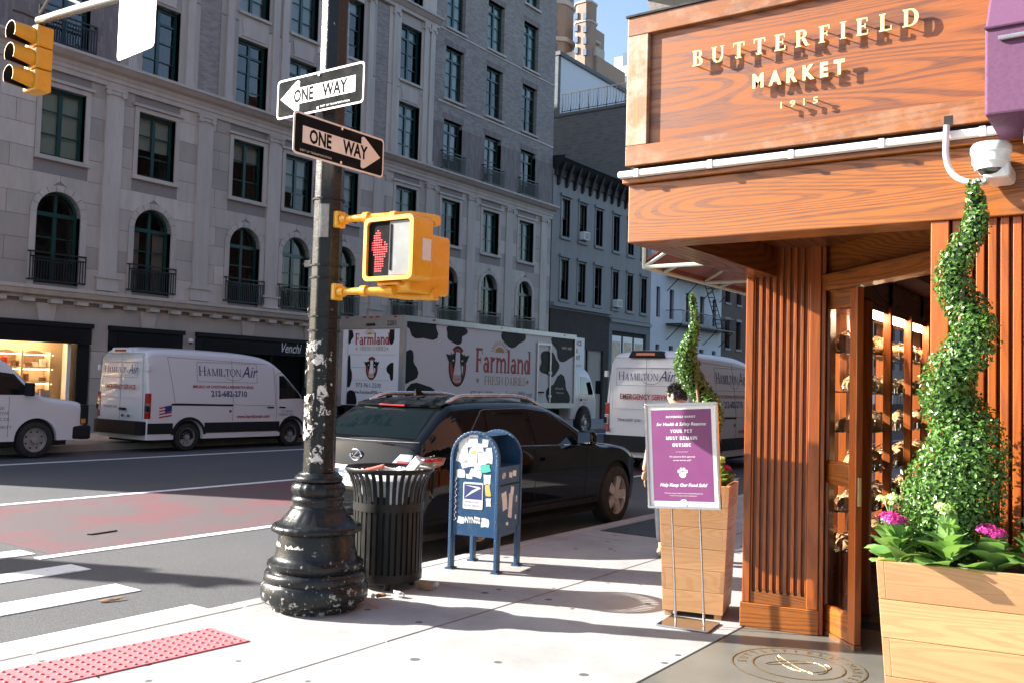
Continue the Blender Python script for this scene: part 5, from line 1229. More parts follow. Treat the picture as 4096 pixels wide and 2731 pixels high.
stick(rrect(-.105,.085,.53,.76,.012), M['stickw'], 6, 'postal_logo')
fy = yf-.0032
MB().prism([(-.095,.615),(.075,.615),(.075,.745),(-.095,.745)][::-1], fy-.0004, fy+.0005, 'y').build('logo_field', M['navy'], mb)
MB().prism([(-.09,.625),(.04,.70),(.066,.712),(.05,.725),(-.09,.735),(.03,.712),(-.02,.69)][::-1], fy-.001, fy-.0004, 'y').build('logo_eagle', M['stickw'], mb)
text('UNITED STATES', .022, M['navy'], mb, T_(-.092,fy-.0006,.583) @ MREAR, sx=.92); text('POSTAL SERVICE', .022, M['navy'], mb, T_(-.095,fy-.0006,.553) @ MREAR, sx=.92)
text('NYNY', .075, M['stickw'], mb, T_(-.08,yf-.002,.41) @ MREAR, sx=.6, bold=.002); stick([(.01,.42),(.065,.41),(.065,.46),(.01,.47)], M['stickw'], 3); text('WAGER', .028, M['dark'], mb, T_(.012,yf-.0026,.43) @ MREAR, sx=.75)
scr = MB(); scr.tube([(-.178+.012*math.sin(k*2.3), yf-.002, .80-.018*k) for k in range(22)], .0035, 4); scr.build('graffiti', M['stickw'], mb)
for i, (y, z, w_, h_) in enumerate(((-.10,.60,.10,.18),(.03,.55,.09,.22),(.06,.68,.07,.08),(-.03,.40,.05,.03),(.15,.44,.03,.04),(.10,.83,.08,.05),(.02,.82,.07,.05),(.16,.60,.02,.06))): stick(scrap(y, z, w_, h_, .18), M['stickw'], 1+i % 3, side=True)
text('69', .07, M['stickw'], mb, T_(hw_-.0085,-.16,.80) @ MSIDE, bold=.003)
# ================================================================== LITTER BIN
tc = thing('litter_bin', 'overflowing black slatted steel litter bin beside the lamp post', 'litter bin', (-5.06, 5.585, 0))
M['binblack'] = plain('black_steel_slats', (.009,.009,.009), .42, spec=.25, dirt=.08, dirtc=(.10,.09,.07)); M['liner'] = plain('pale_bin_bag', (.52,.53,.55), .35, var=.15, coat=.2)
NS = 36; rb, rt_ = .272, .272
pv = [(.272,.075),(.272,.62),(.276,.72),(.292,.80),(.318,.87),(.342,.905)]
sl = MB(); hwid = .0155
for (r_, z) in pv: pass
vs = []
for (r_, z) in pv: vs += [(r_-.004,-hwid,z),(r_+.004,-hwid,z),(r_+.004,hwid,z),(r_-.004,hwid,z)]
fs_ = [(0,3,2,1), tuple(4*(len(pv)-1)+k for k in range(4))]
for i in range(len(pv)-1):
    for k in range(4): fs_.append((4*i+k, 4*i+(k+1)%4, 4*i+4+(k+1)%4, 4*i+4+k))
sl.add(vs, fs_); s0 = sl.build('slat', M['binblack'], tc)
for k in range(1, NS): inst(s0, tc, (0,0,0), (0,0,2*math.pi*k/NS))
MB().lathe([(.335,.895),(.350,.905),(.356,.92),(.349,.934),(.336,.93),(.330,.915),(.335,.895)], 48, caps=False).build('rim', M['binblack'], tc, smooth=60)
MB().lathe([(.281,.60),(.281,.665),(.276,.665),(.276,.60),(.281,.60)], 48, caps=False).build('band', M['binblack'], tc, smooth=30); MB().lathe([(.280,.065),(.280,.125),(.266,.125),(.266,.065),(.280,.065)], 48, caps=False).build('band', M['binblack'], tc, smooth=30)
MB().lathe([(.24,.05),(.25,.07),(.258,.60),(.262,.66),(.262,.72)], 40, caps=True).build('inner_liner', M['dark'], tc, smooth=40)
MB().lathe([(.262,.66),(.266,.74),(.276,.80),(.29,.845),(.25,.88),(.12,.90),(.001,.905)], 40, caps=False, fn=lambda r, z, q: r*(1+.02*math.sin(7*q)+.015*math.sin(17*q+3))).build('bag', M['liner'], tc, smooth=60)
for k in range(4): a = R(45+90*k); MB().tube([(.2*math.cos(a),.2*math.sin(a),0),(.2*math.cos(a),.2*math.sin(a),.07)], .022, 8).build('foot', M['binblack'], tc)
M['trashred'] = plain('red_paper_wrapper', (.45,.10,.07), .6, var=.3); M['trashwhite'] = plain('crumpled_paper', (.68,.66,.63), .7, var=.15, bump=.3); M['trashbrown'] = plain('brown_scrap', (.28,.17,.09), .8, var=.4)
def crumple(name, label, mat, loc, sx, sy, sz, seed, cat='litter', group='litter around the bin'):
    r_ = random.Random(seed); bm = bmesh.new(); bmesh.ops.create_icosphere(bm, subdivisions=2, radius=1)
    for v in bm.verts: v.co *= r_.uniform(.6,1.15); v.co = Vector((v.co.x*sx, v.co.y*sy, v.co.z*sz))
    me = bpy.data.meshes.new(name); bm.to_mesh(me); bm.free(); me.materials.append(mat); o = mkobj(name, me); o.location = loc; o.rotation_euler = (r_.uniform(-.3,.3), r_.uniform(-.3,.3), r_.uniform(0,6)); tag(o, label, cat, group); return o
bx = lambda n, l, m, loc, d, rot: (lambda o: (setattr(o,'location',loc), setattr(o,'rotation_euler',rot), tag(o, l, 'litter', 'litter in the bin')))(B(-d[0],d[0],-d[1],d[1],-d[2],d[2]).build(n, m, bevel=.006))
bx('paper_carton', 'white paper carton sticking up out of the litter bin', M['trashwhite'], (-4.87,5.64,.94), (.035,.02,.10), (.25,.75,.3))
bx('food_wrapper', 'red food wrapper lying on top of the litter bin', M['trashred'], (-5.14,5.46,.915), (.10,.04,.012), (.1,-.28,.5))
crumple('paper_ball', 'crumpled white napkin on top of the litter bin', M['trashwhite'], (-5.06,5.56,.905), .08,.06,.03, 1, group='litter in the bin')
crumple('paper_ball', 'crumpled white paper at the right of the bin top', M['trashwhite'], (-4.96,5.62,.905), .06,.05,.03, 2, group='litter in the bin')
crumple('paper_scrap', 'crumpled white tissue on the pavement in front of the bin', M['trashwhite'], (-4.70,5.33,.025), .06,.025,.025, 3)
crumple('paper_scrap', 'brown food scrap between the lamp base and the bin', M['trashbrown'], (-4.78,5.22,.02), .045,.03,.02, 4)
crumple('paper_scrap', 'torn brown cardboard squeezed under the bin', M['trashbrown'], (-4.72,5.66,.03), .08,.04,.035, 6); crumple('paper_scrap', 'white plastic scrap at the right foot of the bin', M['trashwhite'], (-4.69,5.76,.03), .03,.02,.03, 7)
crumple('paper_scrap', 'pale wrapper at the foot of the lamp base', M['trashwhite'], (-4.80,5.16,.02), .02,.02,.025, 8); crumple('straw', 'thin red straw beside the lamp base', M['trashred'], (-4.60,4.97,.008), .07,.006,.005, 9)
crumple('cardboard_piece', 'flat brown cardboard piece lying on the crosswalk', M['trashbrown'], (-6.69,4.24,ZR+.015), .03,.10,.008, 10, 'litter', 'litter on the road')
# ================================================================== TACTILE PAVING, GRATE
M['tactile'] = plain('faded_red_tactile', (.52,.13,.14), .7, var=.15, scale=9, bump=.2)
tp = thing('tactile_paving', 'faded red tactile paving panel with raised domes at the kerb ramp', 'tactile paving', (-5.10, 2.62, 0), R(-4.5+0))
B(0,.42,-1.2,1.26,-.02,.006).build('panel', M['tactile'], tp)
dm = MB().lathe([(.0125,.006),(.011,.010),(.007,.0125),(.001,.013)], 10, caps=False); d0 = None
for i in range(7):
    for j in range(40):
        loc = (.03+.06*i, -1.17+.061*j, 0)
        if d0 is None: d0 = dm.build('dome', M['tactile'], tp, smooth=60); d0.location = loc
        else: inst(d0, tp, loc)
M['steelgrate'] = plain('worn_steel_grating', (.10,.10,.10), .5, metal=.6)
gr = thing('pavement_grate', 'steel ventilation grating set in the pavement by the parked suv', 'grate', (-5.22, 9.3, 0))
B(0,.72,0,1.35,-.012,.002).build('pit', M['dark'], gr)
for k in range(22): B(.02,.70,.02+.0605*k,.035+.0605*k,.0025,.006).build('grate_bar', M['steelgrate'], gr)
for k in range(12): B(.02+.06*k,.032+.06*k,.02,1.33,.0025,.0052).build('grate_bar', M['steelgrate'], gr)

# unseen lamp post, signal and sign copies, added to throw shadows over the crosswalk
def copy_tree(o, parent=None):
    c_ = o.copy(); col.objects.link(c_); c_.parent = parent
    for ch in list(o.children): copy_tree(ch, c_)
    return c_
l2 = copy_tree(lp_root); l2.location = (-20.7, -1.5, 0); l2.rotation_euler = (0,0,R(150)); l2['label'] = 'unseen lamp post copy added to cast shadows on the crosswalk'
t2 = copy_tree(ts); t2.location = (-16.5, 1.0, 4.56); t2['label'] = 'unseen traffic signal copy added to cast shadows on the crosswalk'
s2 = copy_tree(sg); s2.location = (-17.6, .5, 5.0); s2.rotation_euler = (0,0,R(-60)); s2['label'] = 'unseen sign copy added to cast shadows on the crosswalk'
# ================================================================== CORNER MARKET STOREFRONT
OAK_L, OAK_D = (.34,.105,.014), (.055,.011,.003)
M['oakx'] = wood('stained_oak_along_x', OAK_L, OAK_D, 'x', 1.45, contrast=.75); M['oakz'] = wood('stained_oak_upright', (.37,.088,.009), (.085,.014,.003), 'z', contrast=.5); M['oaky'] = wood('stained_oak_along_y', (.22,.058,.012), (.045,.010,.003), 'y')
M['oakxw'] = wood('weathered_oak_along_x', (.30,.105,.026), (.10,.03,.009), 'x', 1.4, worn=.2); M['oakzw'] = wood('bleached_oak_upright', (.36,.17,.07), (.16,.06,.02), 'z', worn=.8)
M['oakpanel'] = wood('sign_oak_panel', (.27,.083,.017), (.065,.014,.004), 'x', 1.3, contrast=.9, lines=46); M['plank'] = wood('golden_cedar_board', (.54,.30,.135), (.37,.17,.065), 'x', 1.9, .55, .5, .05)
M['planky'] = wood('golden_cedar_board_side', (.52,.28,.125), (.35,.16,.06), 'y', 1.9, .55, .5, .05)
M['brass'] = plain('gilded_letter', (.86,.72,.36), .35, metal=.55, var=.05); M['goldface'] = plain('pale_gold_letter_face', (.80,.62,.28), .4, metal=.3, var=.03)
M['conduit'] = plain('white_conduit', (.74,.73,.70), .45, var=.06, dirt=.2, dirtc=(.4,.36,.3)); M['void'] = M['dark']
sfr = thing('market_storefront', 'stained oak corner shop front with overhanging sign fascia and angled entrance', 'shopfront', (-2.38, 6.27, 0))
SO = (-2.38, 6.27, 0)
LOC = {}
def sp4(bm, n, m, par=None, **k):
    xf = getattr(bm, 'xf', None)
    if xf is None and not (par and par.name in LOC): return bm.build(n, m, par or sfr, origin=SO, **k)
    o = bm.build(n, m, par or sfr, **k); Dm = Matrix.Translation((-SO[0], -SO[1], -SO[2])) @ (xf or Matrix())
    o.matrix_local = (LOC[par.name].inverted() @ Dm) if par else Dm
    LOC[o.name] = Dm; return o
FY = 4.5
# fascia beams
sp4(B(-2.395, 3, FY, FY+.23, 2.395, 2.715), 'fascia_beam', M['oakx'], bevel=.006)
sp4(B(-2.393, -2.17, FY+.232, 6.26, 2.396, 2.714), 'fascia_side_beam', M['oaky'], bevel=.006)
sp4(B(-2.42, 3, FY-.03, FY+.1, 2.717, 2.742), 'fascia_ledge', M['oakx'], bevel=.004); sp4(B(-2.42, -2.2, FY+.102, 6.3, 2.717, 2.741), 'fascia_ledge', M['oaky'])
# sign box with frame
sp4(B(-2.405, -.55, FY+.02, FY+.25, 2.83, 3.64), 'sign_box', M['void']); sp4(B(-2.407, -2.2, FY+.252, 6.3, 2.745, 3.62), 'sign_return', M['oaky'])
sp4(B(-2.40, 3, FY+.035, FY+.2, 2.744, 2.83), 'shadow_gap', M['void'])
sp4(B(-2.41, -.54, FY-.02, FY+.018, 2.815, 2.925), 'sign_bottom_rail', M['oakxw'], bevel=.004)
sp4(B(-2.41, -2.285, FY-.019, FY+.018, 2.926, 3.535), 'sign_stile', M['oakzw'], bevel=.004)
sp4(B(-2.41, -.54, FY-.02, FY+.018, 3.536, 3.64), 'sign_top_rail', M['oakxw'], bevel=.004); sp4(B(-.60, -.54, FY-.019, FY+.018, 2.926, 3.535), 'sign_stile', M['oakz'])
sp4(B(-2.285, -.60, FY+.012, FY+.019, 2.926, 3.535), 'sign_panel', M['oakpanel']); sp4(B(-2.42, -.53, FY-.03, FY+.26, 3.641, 3.652), 'sign_flashing', M['dark'])
# raised letters on pins
def raised(bm_or_me, X0, z0, nm):
    pass
D_ = gl(.205,.085,.075,.06)
x = 0; polys = []; wds = [D_[ch][0] for ch in 'BUTTERFIELD']; hcap = .083; tot = 1.115; gap = (tot/hcap-sum(wds))/10
xx = 0
for i, ch in enumerate('BUTTERFIELD'):
    bm = MB(); j = 0
    for p in D_[ch][1]:
        q = [(-2.02+(xx+a)*hcap, 3.298+b*hcap) for a, b in p]; ar_ = sum(q[k][0]*q[(k+1)%len(q)][1]-q[(k+1)%len(q)][0]*q[k][1] for k in range(len(q)))
        if ar_ < 0: q = q[::-1]
        bm.prism(q[::-1], FY-.030-.0003*(j % 5), FY-.022, 'y'); j += 1
    o = sp4(bm, 'raised_letter', M['goldface'])
    for (px_, pz_) in ((.14,.15),(.14,.85)): sp4(MB().tube([(-2.02+(xx+px_)*hcap, FY-.022, 3.298+pz_*hcap), (-2.02+(xx+px_)*hcap, FY+.012, 3.298+pz_*hcap)], .003, 5), 'letter_pin', M['brass'], o)
    xx += wds[i]+gap
def raised_sans(s, X0, X1, z, size, sx, bold):
    mes = [rawtext(ch, size, bold=bold, sx=sx, ext=.004) for ch in s]; ws = [max(v.co.x for v in m_.vertices)-min(v.co.x for v in m_.vertices) for m_ in mes]
    g_ = ((X1-X0)-sum(ws))/(len(s)-1); x = X0
    for m_, w_ in zip(mes, ws):
        mn = min(v.co.x for v in m_.vertices); m_.materials.clear(); m_.materials.append(M['goldface'])
        m_.transform(T_(x-mn-SO[0], FY-.026-SO[1], z-SO[2]) @ MREAR); o = mkobj('raised_letter', m_, sfr)
        sp4(MB().tube([(x+w_/2, FY-.022, z+.025), (x+w_/2, FY+.012, z+.025)], .003, 5), 'letter_pin', M['brass'], o); x += w_+g_
raised_sans('MARKET', -1.69, -1.235, 3.132, .096, .82, .0045); raised_sans('1915', -1.545, -1.36, 3.006, .045, 1.35, .0006)
# soffit, angled transom beam, recess ceiling
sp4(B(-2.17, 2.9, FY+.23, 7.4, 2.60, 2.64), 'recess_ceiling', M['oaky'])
A45 = Matrix.Translation((-2.02, 6.60, 0)) @ Matrix.Rotation(R(-46), 4, 'Z')      # entrance plane runs to the lower right
def on45(bm): bm.xf = A45; return bm
sp4(on45(B(0, 3.2, -.06, .06, 2.30, 2.40)), 'transom_beam', M['oakx'], bevel=.006); sp4(on45(B(0, 3.2, -.02, .02, 2.40, 2.60)), 'transom_panel', M['oakx'])
sp4(on45(B(0, 3.2, -.085, -.06, 2.375, 2.405)), 'transom_moulding', M['oakx'], bevel=.004)
# fluted corner column
C1 = Vector((-2.385, 6.262, 0)); cu_, cn_ = Vector((.985,.174,0)), Vector((.174,-.985,0))
MC = Matrix(((cu_.x, -cn_.x, 0, C1.x), (cu_.y, -cn_.y, 0, C1.y), (0,0,1,0), (0,0,0,1)))   # local x along the face, y into the wall
def onC(bm): bm.xf = MC; return bm
CW = .50
sp4(onC(B(0, .052, -.012, .10, .165, 2.66)), 'column_stile', M['oakz'], bevel=.005); sp4(onC(B(.425, CW, -.012, .10, .165, 2.66)), 'column_stile', M['oakz'], bevel=.005)
sp4(onC(B(.053, .424, .030, .09, .165, 2.66)), 'column_panel', M['oakz'])
nf = 8; pit_ = (.424-.053)/nf; fw_ = .024
for k in range(nf+1):
    a = .053+pit_*k-(pit_-fw_)/2 if 0 < k < nf else (.053 if k == 0 else .424-(pit_-fw_)/2)
    b = a+(pit_-fw_) if 0 < k < nf else a+(pit_-fw_)/2
    sp4(onC(B(a, b, -.004, .030, .262, 2.655)), 'flute_ridge', M['oakz'], bevel=.003)
pl = [(.053,.166),(.424,.166),(.424,.262)]
for k in range(nf-1, -1, -1):
    c0 = .053+pit_*(k+.5); pl += [(c0+fw_/2,.262)]+arc(c0,.252,fw_/2,fw_/2,0,-180,6)+[(c0-fw_/2,.262)]
pl += [(.053,.262)]
sp4(onC(MB().prism(pl[::-1], -.0035, .0295, 'y')), 'flute_foot_rail', M['oakx'])
sp4(onC(B(-.012, CW+.006, -.022, .12, .0, .164)), 'column_plinth', M['oakx'], bevel=.005)
sp4(onC(B(.012, CW-.012, .1, .28, 0, 2.6)), 'column_core', M['oakz']); sp4(onC(B(CW+.002, CW+.03, .0, .40, .0, 2.6)), 'jamb_board', M['oakz'], bevel=.004); sp4(onC(B(CW+.032, CW+.055, .06, .40, .0, 2.6)), 'jamb_board', M['oakz'], bevel=.004)
# door leaf on the angled plane
du = .02
def panel45(x0, x1, y0, y1, z0, z1): return on45(B(x0, x1, y0, y1, z0, z1))
dl = sp4(panel45(.12, .205, -.024, .024, .03, 2.295), 'door', M['oakz'], bevel=.006)
sp4(panel45(.545, .63, -.024, .024, .03, 2.295), 'door_stile', M['oakz'], dl, bevel=.006)
for (z0, z1) in ((.03,.19),(1.02,1.15),(2.19,2.294)): sp4(panel45(.206, .544, -.022, .022, z0, z1), 'door_rail', M['oakx'], dl, bevel=.005)
for (z0, z1) in ((.19,1.02),(1.15,2.19)):
    sp4(on45(MB().quad((.20,0,z0),(.55,0,z0),(.55,0,z1),(.20,0,z1))), 'pane', M['shopglass'], dl)
    bd = MB()
    for (a, b, c_, d) in ((.206,.218,z0,z1),(.532,.544,z0,z1)): bd.box(a, b, -.016, .016, c_, d)
    bd.box(.218,.532,-.016,.016,z0,z0+.012); bd.box(.218,.532,-.016,.016,z1-.012,z1); sp4(on45(bd), 'glazing_bead', M['oakz'], dl)
sp4(panel45(.632, .64, -.01, .01, .9, 1.08), 'lock_plate', M['brass'], dl); sp4(panel45(.12, .63, -.026, .026, .0, .028), 'door_sweep', M['oakxw'], dl)
# right-hand pillar, slats and wide board in the street plane
sp4(B(-.858, -.782, FY+.012, FY+.12, 0, 2.394), 'pillar', M['oakz'], bevel=.004)
for k in range(6): sp4(B(-.772+.0485*k, -.739+.0485*k, FY+.03, FY+.09, 0, 2.394), 'upright_slat', M['oakz'], bevel=.003)
sp4(B(-.78, 2.5, FY+.092, FY+.14, 0, 2.394), 'backing_board', M['oakz']); sp4(B(-.485, -.36, FY+.005, FY+.09, 0, 2.394), 'wide_board', M['oakz'], bevel=.004)
for k in range(40): sp4(B(-.35+.06*k, -.31+.06*k, FY+.03, FY+.09, 0, 2.394), 'upright_slat', M['oakz'])
# conduit along the fascia
cd_ = thing('conduit', 'white painted conduit running along the fascia ledge', 'conduit', (-2.43, FY-.05, 2.76))
B(-.002,5.2,-.015,.03,-.015,.020).build('raceway', M['conduit'], cd_, bevel=.008)
for k in range(9): B(.1+.42*k,.125+.42*k,-.019,.0,-.02,.022).build('clip', M['conduit'], cd_)
# ---- interior of the shop, seen through the open entrance
M['shopwall'] = plain('dim_shop_wall', (.20,.15,.11), .8); M['shopfloor'] = plain('shop_floor', (.09,.07,.06), .5); M['glassgreen'] = glass('glass_shelf', (.5,.9,.8), .02, .85, 1.45)
M['bread'] = plain('bread_crust', (.55,.30,.12), .55, var=.6, scale=30, bump=.5); M['cello'] = glass('cellophane', (.9,.9,.9), .15, 1.0, 1.25, .9); M['led_w'] = emis('warm_led_strip', (1,.80,.52), 22.0); M['label'] = plain('price_card', (.6,.58,.54), .6)
sp4(B(-2.3, 3, 7.0, 14, -.06, -.004), 'shop_floor', M['shopfloor']); sp4(B(-2.3, 3, 7.42, 14, 2.85, 2.9), 'shop_ceiling', M['shopwall']); sp4(B(-2.3, 3, 13.9, 14, 0, 2.9), 'shop_rear_wall', M['shopwall']); sp4(B(2.9, 3, 4.7, 14, 0, 2.9), 'shop_side_wall', M['shopwall'])
for (y0, y1) in ((6.62,7.0),(8.35,8.5),(9.85,10.0),(11.35,11.5),(12.85,13.9)): sp4(B(-2.38, -2.26, y0, y1, 0, 2.86), 'window_post', M['oakz'])
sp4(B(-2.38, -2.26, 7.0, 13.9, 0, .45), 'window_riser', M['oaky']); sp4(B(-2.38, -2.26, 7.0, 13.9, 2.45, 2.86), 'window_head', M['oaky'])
sp4(MB().quad((-2.32,7,.45),(-2.32,13.9,.45),(-2.32,13.9,2.45),(-2.32,7,2.45)), 'pane', M['shopglass'])
rack = thing('bread_rack', 'tall wooden rack of glass shelves full of bagged bread inside the shop', 'shelf', (-2.0, 7.2, 0))
for y in (0, .62, 1.35, 2.1, 2.9):
    for x in (-.14, .20): B(x-.03, x+.03, y-.03, y+.03, 0, 2.3).build('upright', M['oakz'], rack, bevel=.004)
rb_ = random.Random(11)
for k, z in enumerate((.42,.72,1.02,1.32,1.62,1.92)):
    B(-.12,.19,.03,2.87,z,z+.010).build('glass_shelf', M['glassgreen'], rack)
B(-.12,.2,0,2.9,2.25,2.33).build('rack_top', M['oaky'], rack)
B(.10,.13,.2,2.6,2.215,2.24).build('lamp_strip', M['led_w'], rack)
def loaf(seed):
    r_ = random.Random(seed); bm = bmesh.new(); bmesh.ops.create_icosphere(bm, subdivisions=2, radius=1)
    for v in bm.verts:
        n = v.co.normalized(); f = 1+.12*math.sin(5*n.x+seed)+.08*math.sin(9*n.y+2*seed)+r_.uniform(-.05,.05); v.co *= f; v.co.z = max(v.co.z, -.65)
    me = bpy.data.meshes.new('loaf'); bm.to_mesh(me); bm.free(); me.materials.append(M['bread'])
    for p in me.polygons: p.use_smooth = True
    return me
LO = [loaf(i) for i in range(5)]; CE = []
for i in range(4):
    me = loaf(20+i).copy(); me.materials.clear(); me.materials.append(M['cello']); 
    for v in me.vertices: v.co *= 1+.18*math.sin(13*v.co.x+7*v.co.y+i)
    for p in me.polygons: p.use_smooth = False
    CE.append(me)
ORD = 'first second third fourth fifth sixth seventh eighth ninth tenth eleventh twelfth thirteenth fourteenth fifteenth sixteenth seventeenth eighteenth nineteenth twentieth'.split()
DESC = ['lowest', 'second', 'third', 'fourth', 'fifth', 'top']
for k, z in enumerate((.43,.73,1.03,1.33,1.63,1.93)):
    y = .10; nb = 0
    while y < 2.75:
        s = rb_.uniform(.055,.085)
        if rb_.random() < .9:
            L_ = mkobj('bread_loaf', rb_.choice(LO)); L_.location = (-2.0+rb_.uniform(-.02,.10), 7.2+y, z+.65*s); L_.scale = (s*1.25, s*.95, s); L_.rotation_euler = (0,0,rb_.uniform(0,3))
            nb += 1; tag(L_, 'bagged bread, %s along the %s glass shelf from the door' % (ORD[nb-1], DESC[k]), 'bread', 'bread on the %s shelf' % DESC[k])
            W_ = mkobj('cellophane_bag', rb_.choice(CE), L_); W_.scale = (1.22,1.25,1.22); W_.location = (0,0,.06)
        if rb_.random() < .25: c_ = B(-1.80, -1.795, 7.2+y-.03, 7.2+y+.03, z-.02, z+.045).build('price_card', M['label'], rack); c_.location = (2.0, -7.2, 0)
        y += rb_.uniform(.13,.19)
# ---- awnings
M['purple'] = plain('purple_awning_canvas', (.105,.036,.088), .8, var=.06, scale=40, bump=.25); M['maroon'] = plain('brown_awning_canvas', (.16,.07,.065), .85); M['palemetal'] = plain('pale_green_awning_frame', (.42,.50,.44), .5, dirt=.3)
aw = thing('awning', 'purple canvas awning at the right edge above the sign', 'awning', (-.575, FY, 2.72))
pf = [(0,.0),(-.45,0),(-.45,.35),(-.02,.98),(0,.98)]     # (y,z) section
MB().prism([(p[0], p[1]) for p in pf][::-1], 0, 3.2, 'x').build('canvas', M['purple'], aw, bevel=.012)
MB().tube([(.0,-.455,.352),(3.2,-.455,.352)], .008, 8).build('piping', M['purple'], aw); MB().tube([(.05,-.462,.30),(3.2,-.462,.32)], .010, 8).build('front_rod', M['rail'], aw)
B(.12,.16,-.30,.02,-.10,-.02).build('arm_bracket', M['armgrey'], aw, bevel=.01)
a2 = thing('awning', 'brown canvas awning with pale metal frame on the avenue side of the shop', 'awning', (-2.42, 6.5, 2.55))
cv = MB(); cv.prism([(0,.55),(-.9,.06),(-.9,.0),(-.88,.0),(-.88,.05),(0,.53)], 0, 6.0, 'y'); cv.build('canvas', M['maroon'], a2)
MB().tube([(-.89,0,0),(-.89,6,0)], .018, 8).build('frame_tube', M['palemetal'], a2); MB().tube([(-.89,0,0),(-.89,0,.16)], .016, 8).build('frame_tube', M['palemetal'], a2)
for k in range(6):
    y = .0+1.15*k; MB().tube([(-.89,y,0),(-.02,y,.0)], .016, 8).build('frame_tube', M['palemetal'], a2); MB().tube([(-.89,y,0),(-.45,y+.02,.26)], .014, 8).build('frame_tube', M['palemetal'], a2); MB().tube([(-.89,y+.35,0),(-.60,y,.0)], .014, 8).build('frame_tube', M['palemetal'], a2)
# ---- upper storeys of the corner building
M['cbrick'] = m_brick('red_brown_brick_south', (.30,.12,.075), (.20,.075,.05), (.26,.22,.19), plane='y'); M['cbrickx'] = m_brick('red_brown_brick_west', (.30,.12,.075), (.20,.075,.05), (.26,.22,.19))
M['oldstone'] = m_stone('stained_stone_cornice', (.30,.28,.25), .2)
cbd = thing('corner_building', 'red brown brick building above the corner market with stone ledge', 'building', (-2.25, FY+.1, 3.66))
def cp4(bm, n, m, par=None, **k): return bm.build(n, m, par or cbd, origin=(-2.25, FY+.1, 3.66), **k)
cp4(B(-2.25, 14, FY+.10, FY+.4, 3.66, 19), 'street_wall', M['cbrick']); aw_ = cp4(B(-2.25, -1.95, FY+.402, 40, 2.75, 19), 'avenue_wall', M['cbrickx']); cp4(B(-2.0, 14, FY+.4, 40, 18.7, 18.95), 'roof', M['dark']); cp4(B(-2.36, -2.2, 14.2, 40, 0, 3.2), 'avenue_base', M['oldstone'])
cp4(MB().prism([(FY+.35,3.665),(FY+.06,3.665),(FY+.04,3.74),(FY-.02,3.77),(FY-.02,3.82),(FY+.35,3.86)], -2.32, 14, 'x'), 'stone_ledge', M['oldstone'])
for fl in range(4):
    z = 5.1+3.4*fl
    for k in range(10):
        y = 6.2+3.1*k; wq = cp4(B(-2.30, -2.2, y, y+1.2, z, z+2.0), 'window', M['green']); cp4(MB().quad((-2.31,y+.08,z+.08),(-2.31,y+1.12,z+.08),(-2.31,y+1.12,z+1.92),(-2.31,y+.08,z+1.92)), 'pane', M['autoglass'], wq); cp4(B(-2.38,-2.2,y-.1,y+1.3,z-.14,z-.01), 'sill', M['oldstone'], wq)
# ---- floor emblem
M['brassinlay'] = plain('worn_brass_inlay', (.55,.42,.20), .3, metal=.8, var=.25, scale=12)
em = thing('floor_emblem', 'worn round brass emblem set into the entry floor', 'emblem', (-1.77, 5.56, 0))
def ring(r_, w_, n=64, z=.0035):
    bm = MB(); o_, i_ = arc(0,0,r_,r_,0,360,n), arc(0,0,r_-w_,r_-w_,0,360,n)
    for k in range(n): bm.add([(*o_[k],z),(*o_[k+1],z),(*i_[k+1],z),(*i_[k],z)], [(3,2,1,0)][::1]); 
    bm.f = [f[::-1] for f in bm.f]; return bm
ring(.385,.010).build('outer_ring', M['brassinlay'], em); ring(.265,.010).build('inner_ring', M['brassinlay'], em)
for i, ch in enumerate('BUTTERFIELD MARKET'):
    a = R(200-13*i); 
    if ch != ' ': text(ch, .075, M['brassinlay'], em, T_(.325*math.cos(a), .325*math.sin(a), .0035) @ Matrix.Rotation(a-R(90), 4, 'Z') @ T_(-.02,-.025,0))
sq = MB(); sq.tube([(.17*math.sin(2*t_), .11*math.sin(3*t_+.4)+.02, -.0008) for t_ in [k*.13 for k in range(50)]], .0045, 6); sq.build('monogram', M['brassinlay'], em)
# ================================================================== DOME CAMERA
dc = thing('dome_camera', 'white dome security camera with flexible conduit on the fascia', 'security camera', (-.588, FY-.18, 2.53))
M['camwhite'] = plain('white_camera_housing', (.78,.78,.76), .35, coat=.3, var=.03); M['domeglass'] = plain('clear_smoked_dome', (.03,.03,.032), .05, coat=1, spec=.8); M['flex'] = plain('grey_flexible_conduit', (.50,.52,.52), .4, metal=.4)
MB().lathe([(.062,.03),(.066,.05),(.074,.06),(.074,.095),(.079,.10),(.079,.125),(.070,.140),(.03,.145)], 40, fn=lambda r, z, q: r).build('housing', M['camwhite'], dc, smooth=35)
MB().lathe([(.001,.0),(.02,.003),(.04,.012),(.055,.03),(.06,.045)], 32, caps=False).build('dome', M['domeglass'], dc, smooth=60); MB().lathe([(.018,0),(.02,.02)], 20).build('lens', M['dark'], dc)
B(-.055,.055,.02,.175,.02,.115).build('wall_mount', M['camwhite'], dc, bevel=.015); B(-.03,.075,-.03,.175,-.01,.06).build('junction_box', M['camwhite'], dc, bevel=.02)
fp = [(-.19,.10,.27),(-.19,.09,.20),(-.19,.085,.14),(-.178,.08,.08),(-.15,.075,.035),(-.11,.07,.008),(-.065,.065,-.004)]
def dense(ps, n=8):
    o_ = []
    for i in range(len(ps)-1):
        p0, p1, p2, p3 = [Vector(ps[min(max(i+d,0),len(ps)-1)]) for d in (-1,0,1,2)]
        for k in range(n):
            t_ = k/n; o_.append(.5*((2*p1)+(p2-p0)*t_+(2*p0-5*p1+4*p2-p3)*t_*t_+(3*p1-p0-3*p2+p3)*t_**3))
    o_.append(Vector(ps[-1])); return o_
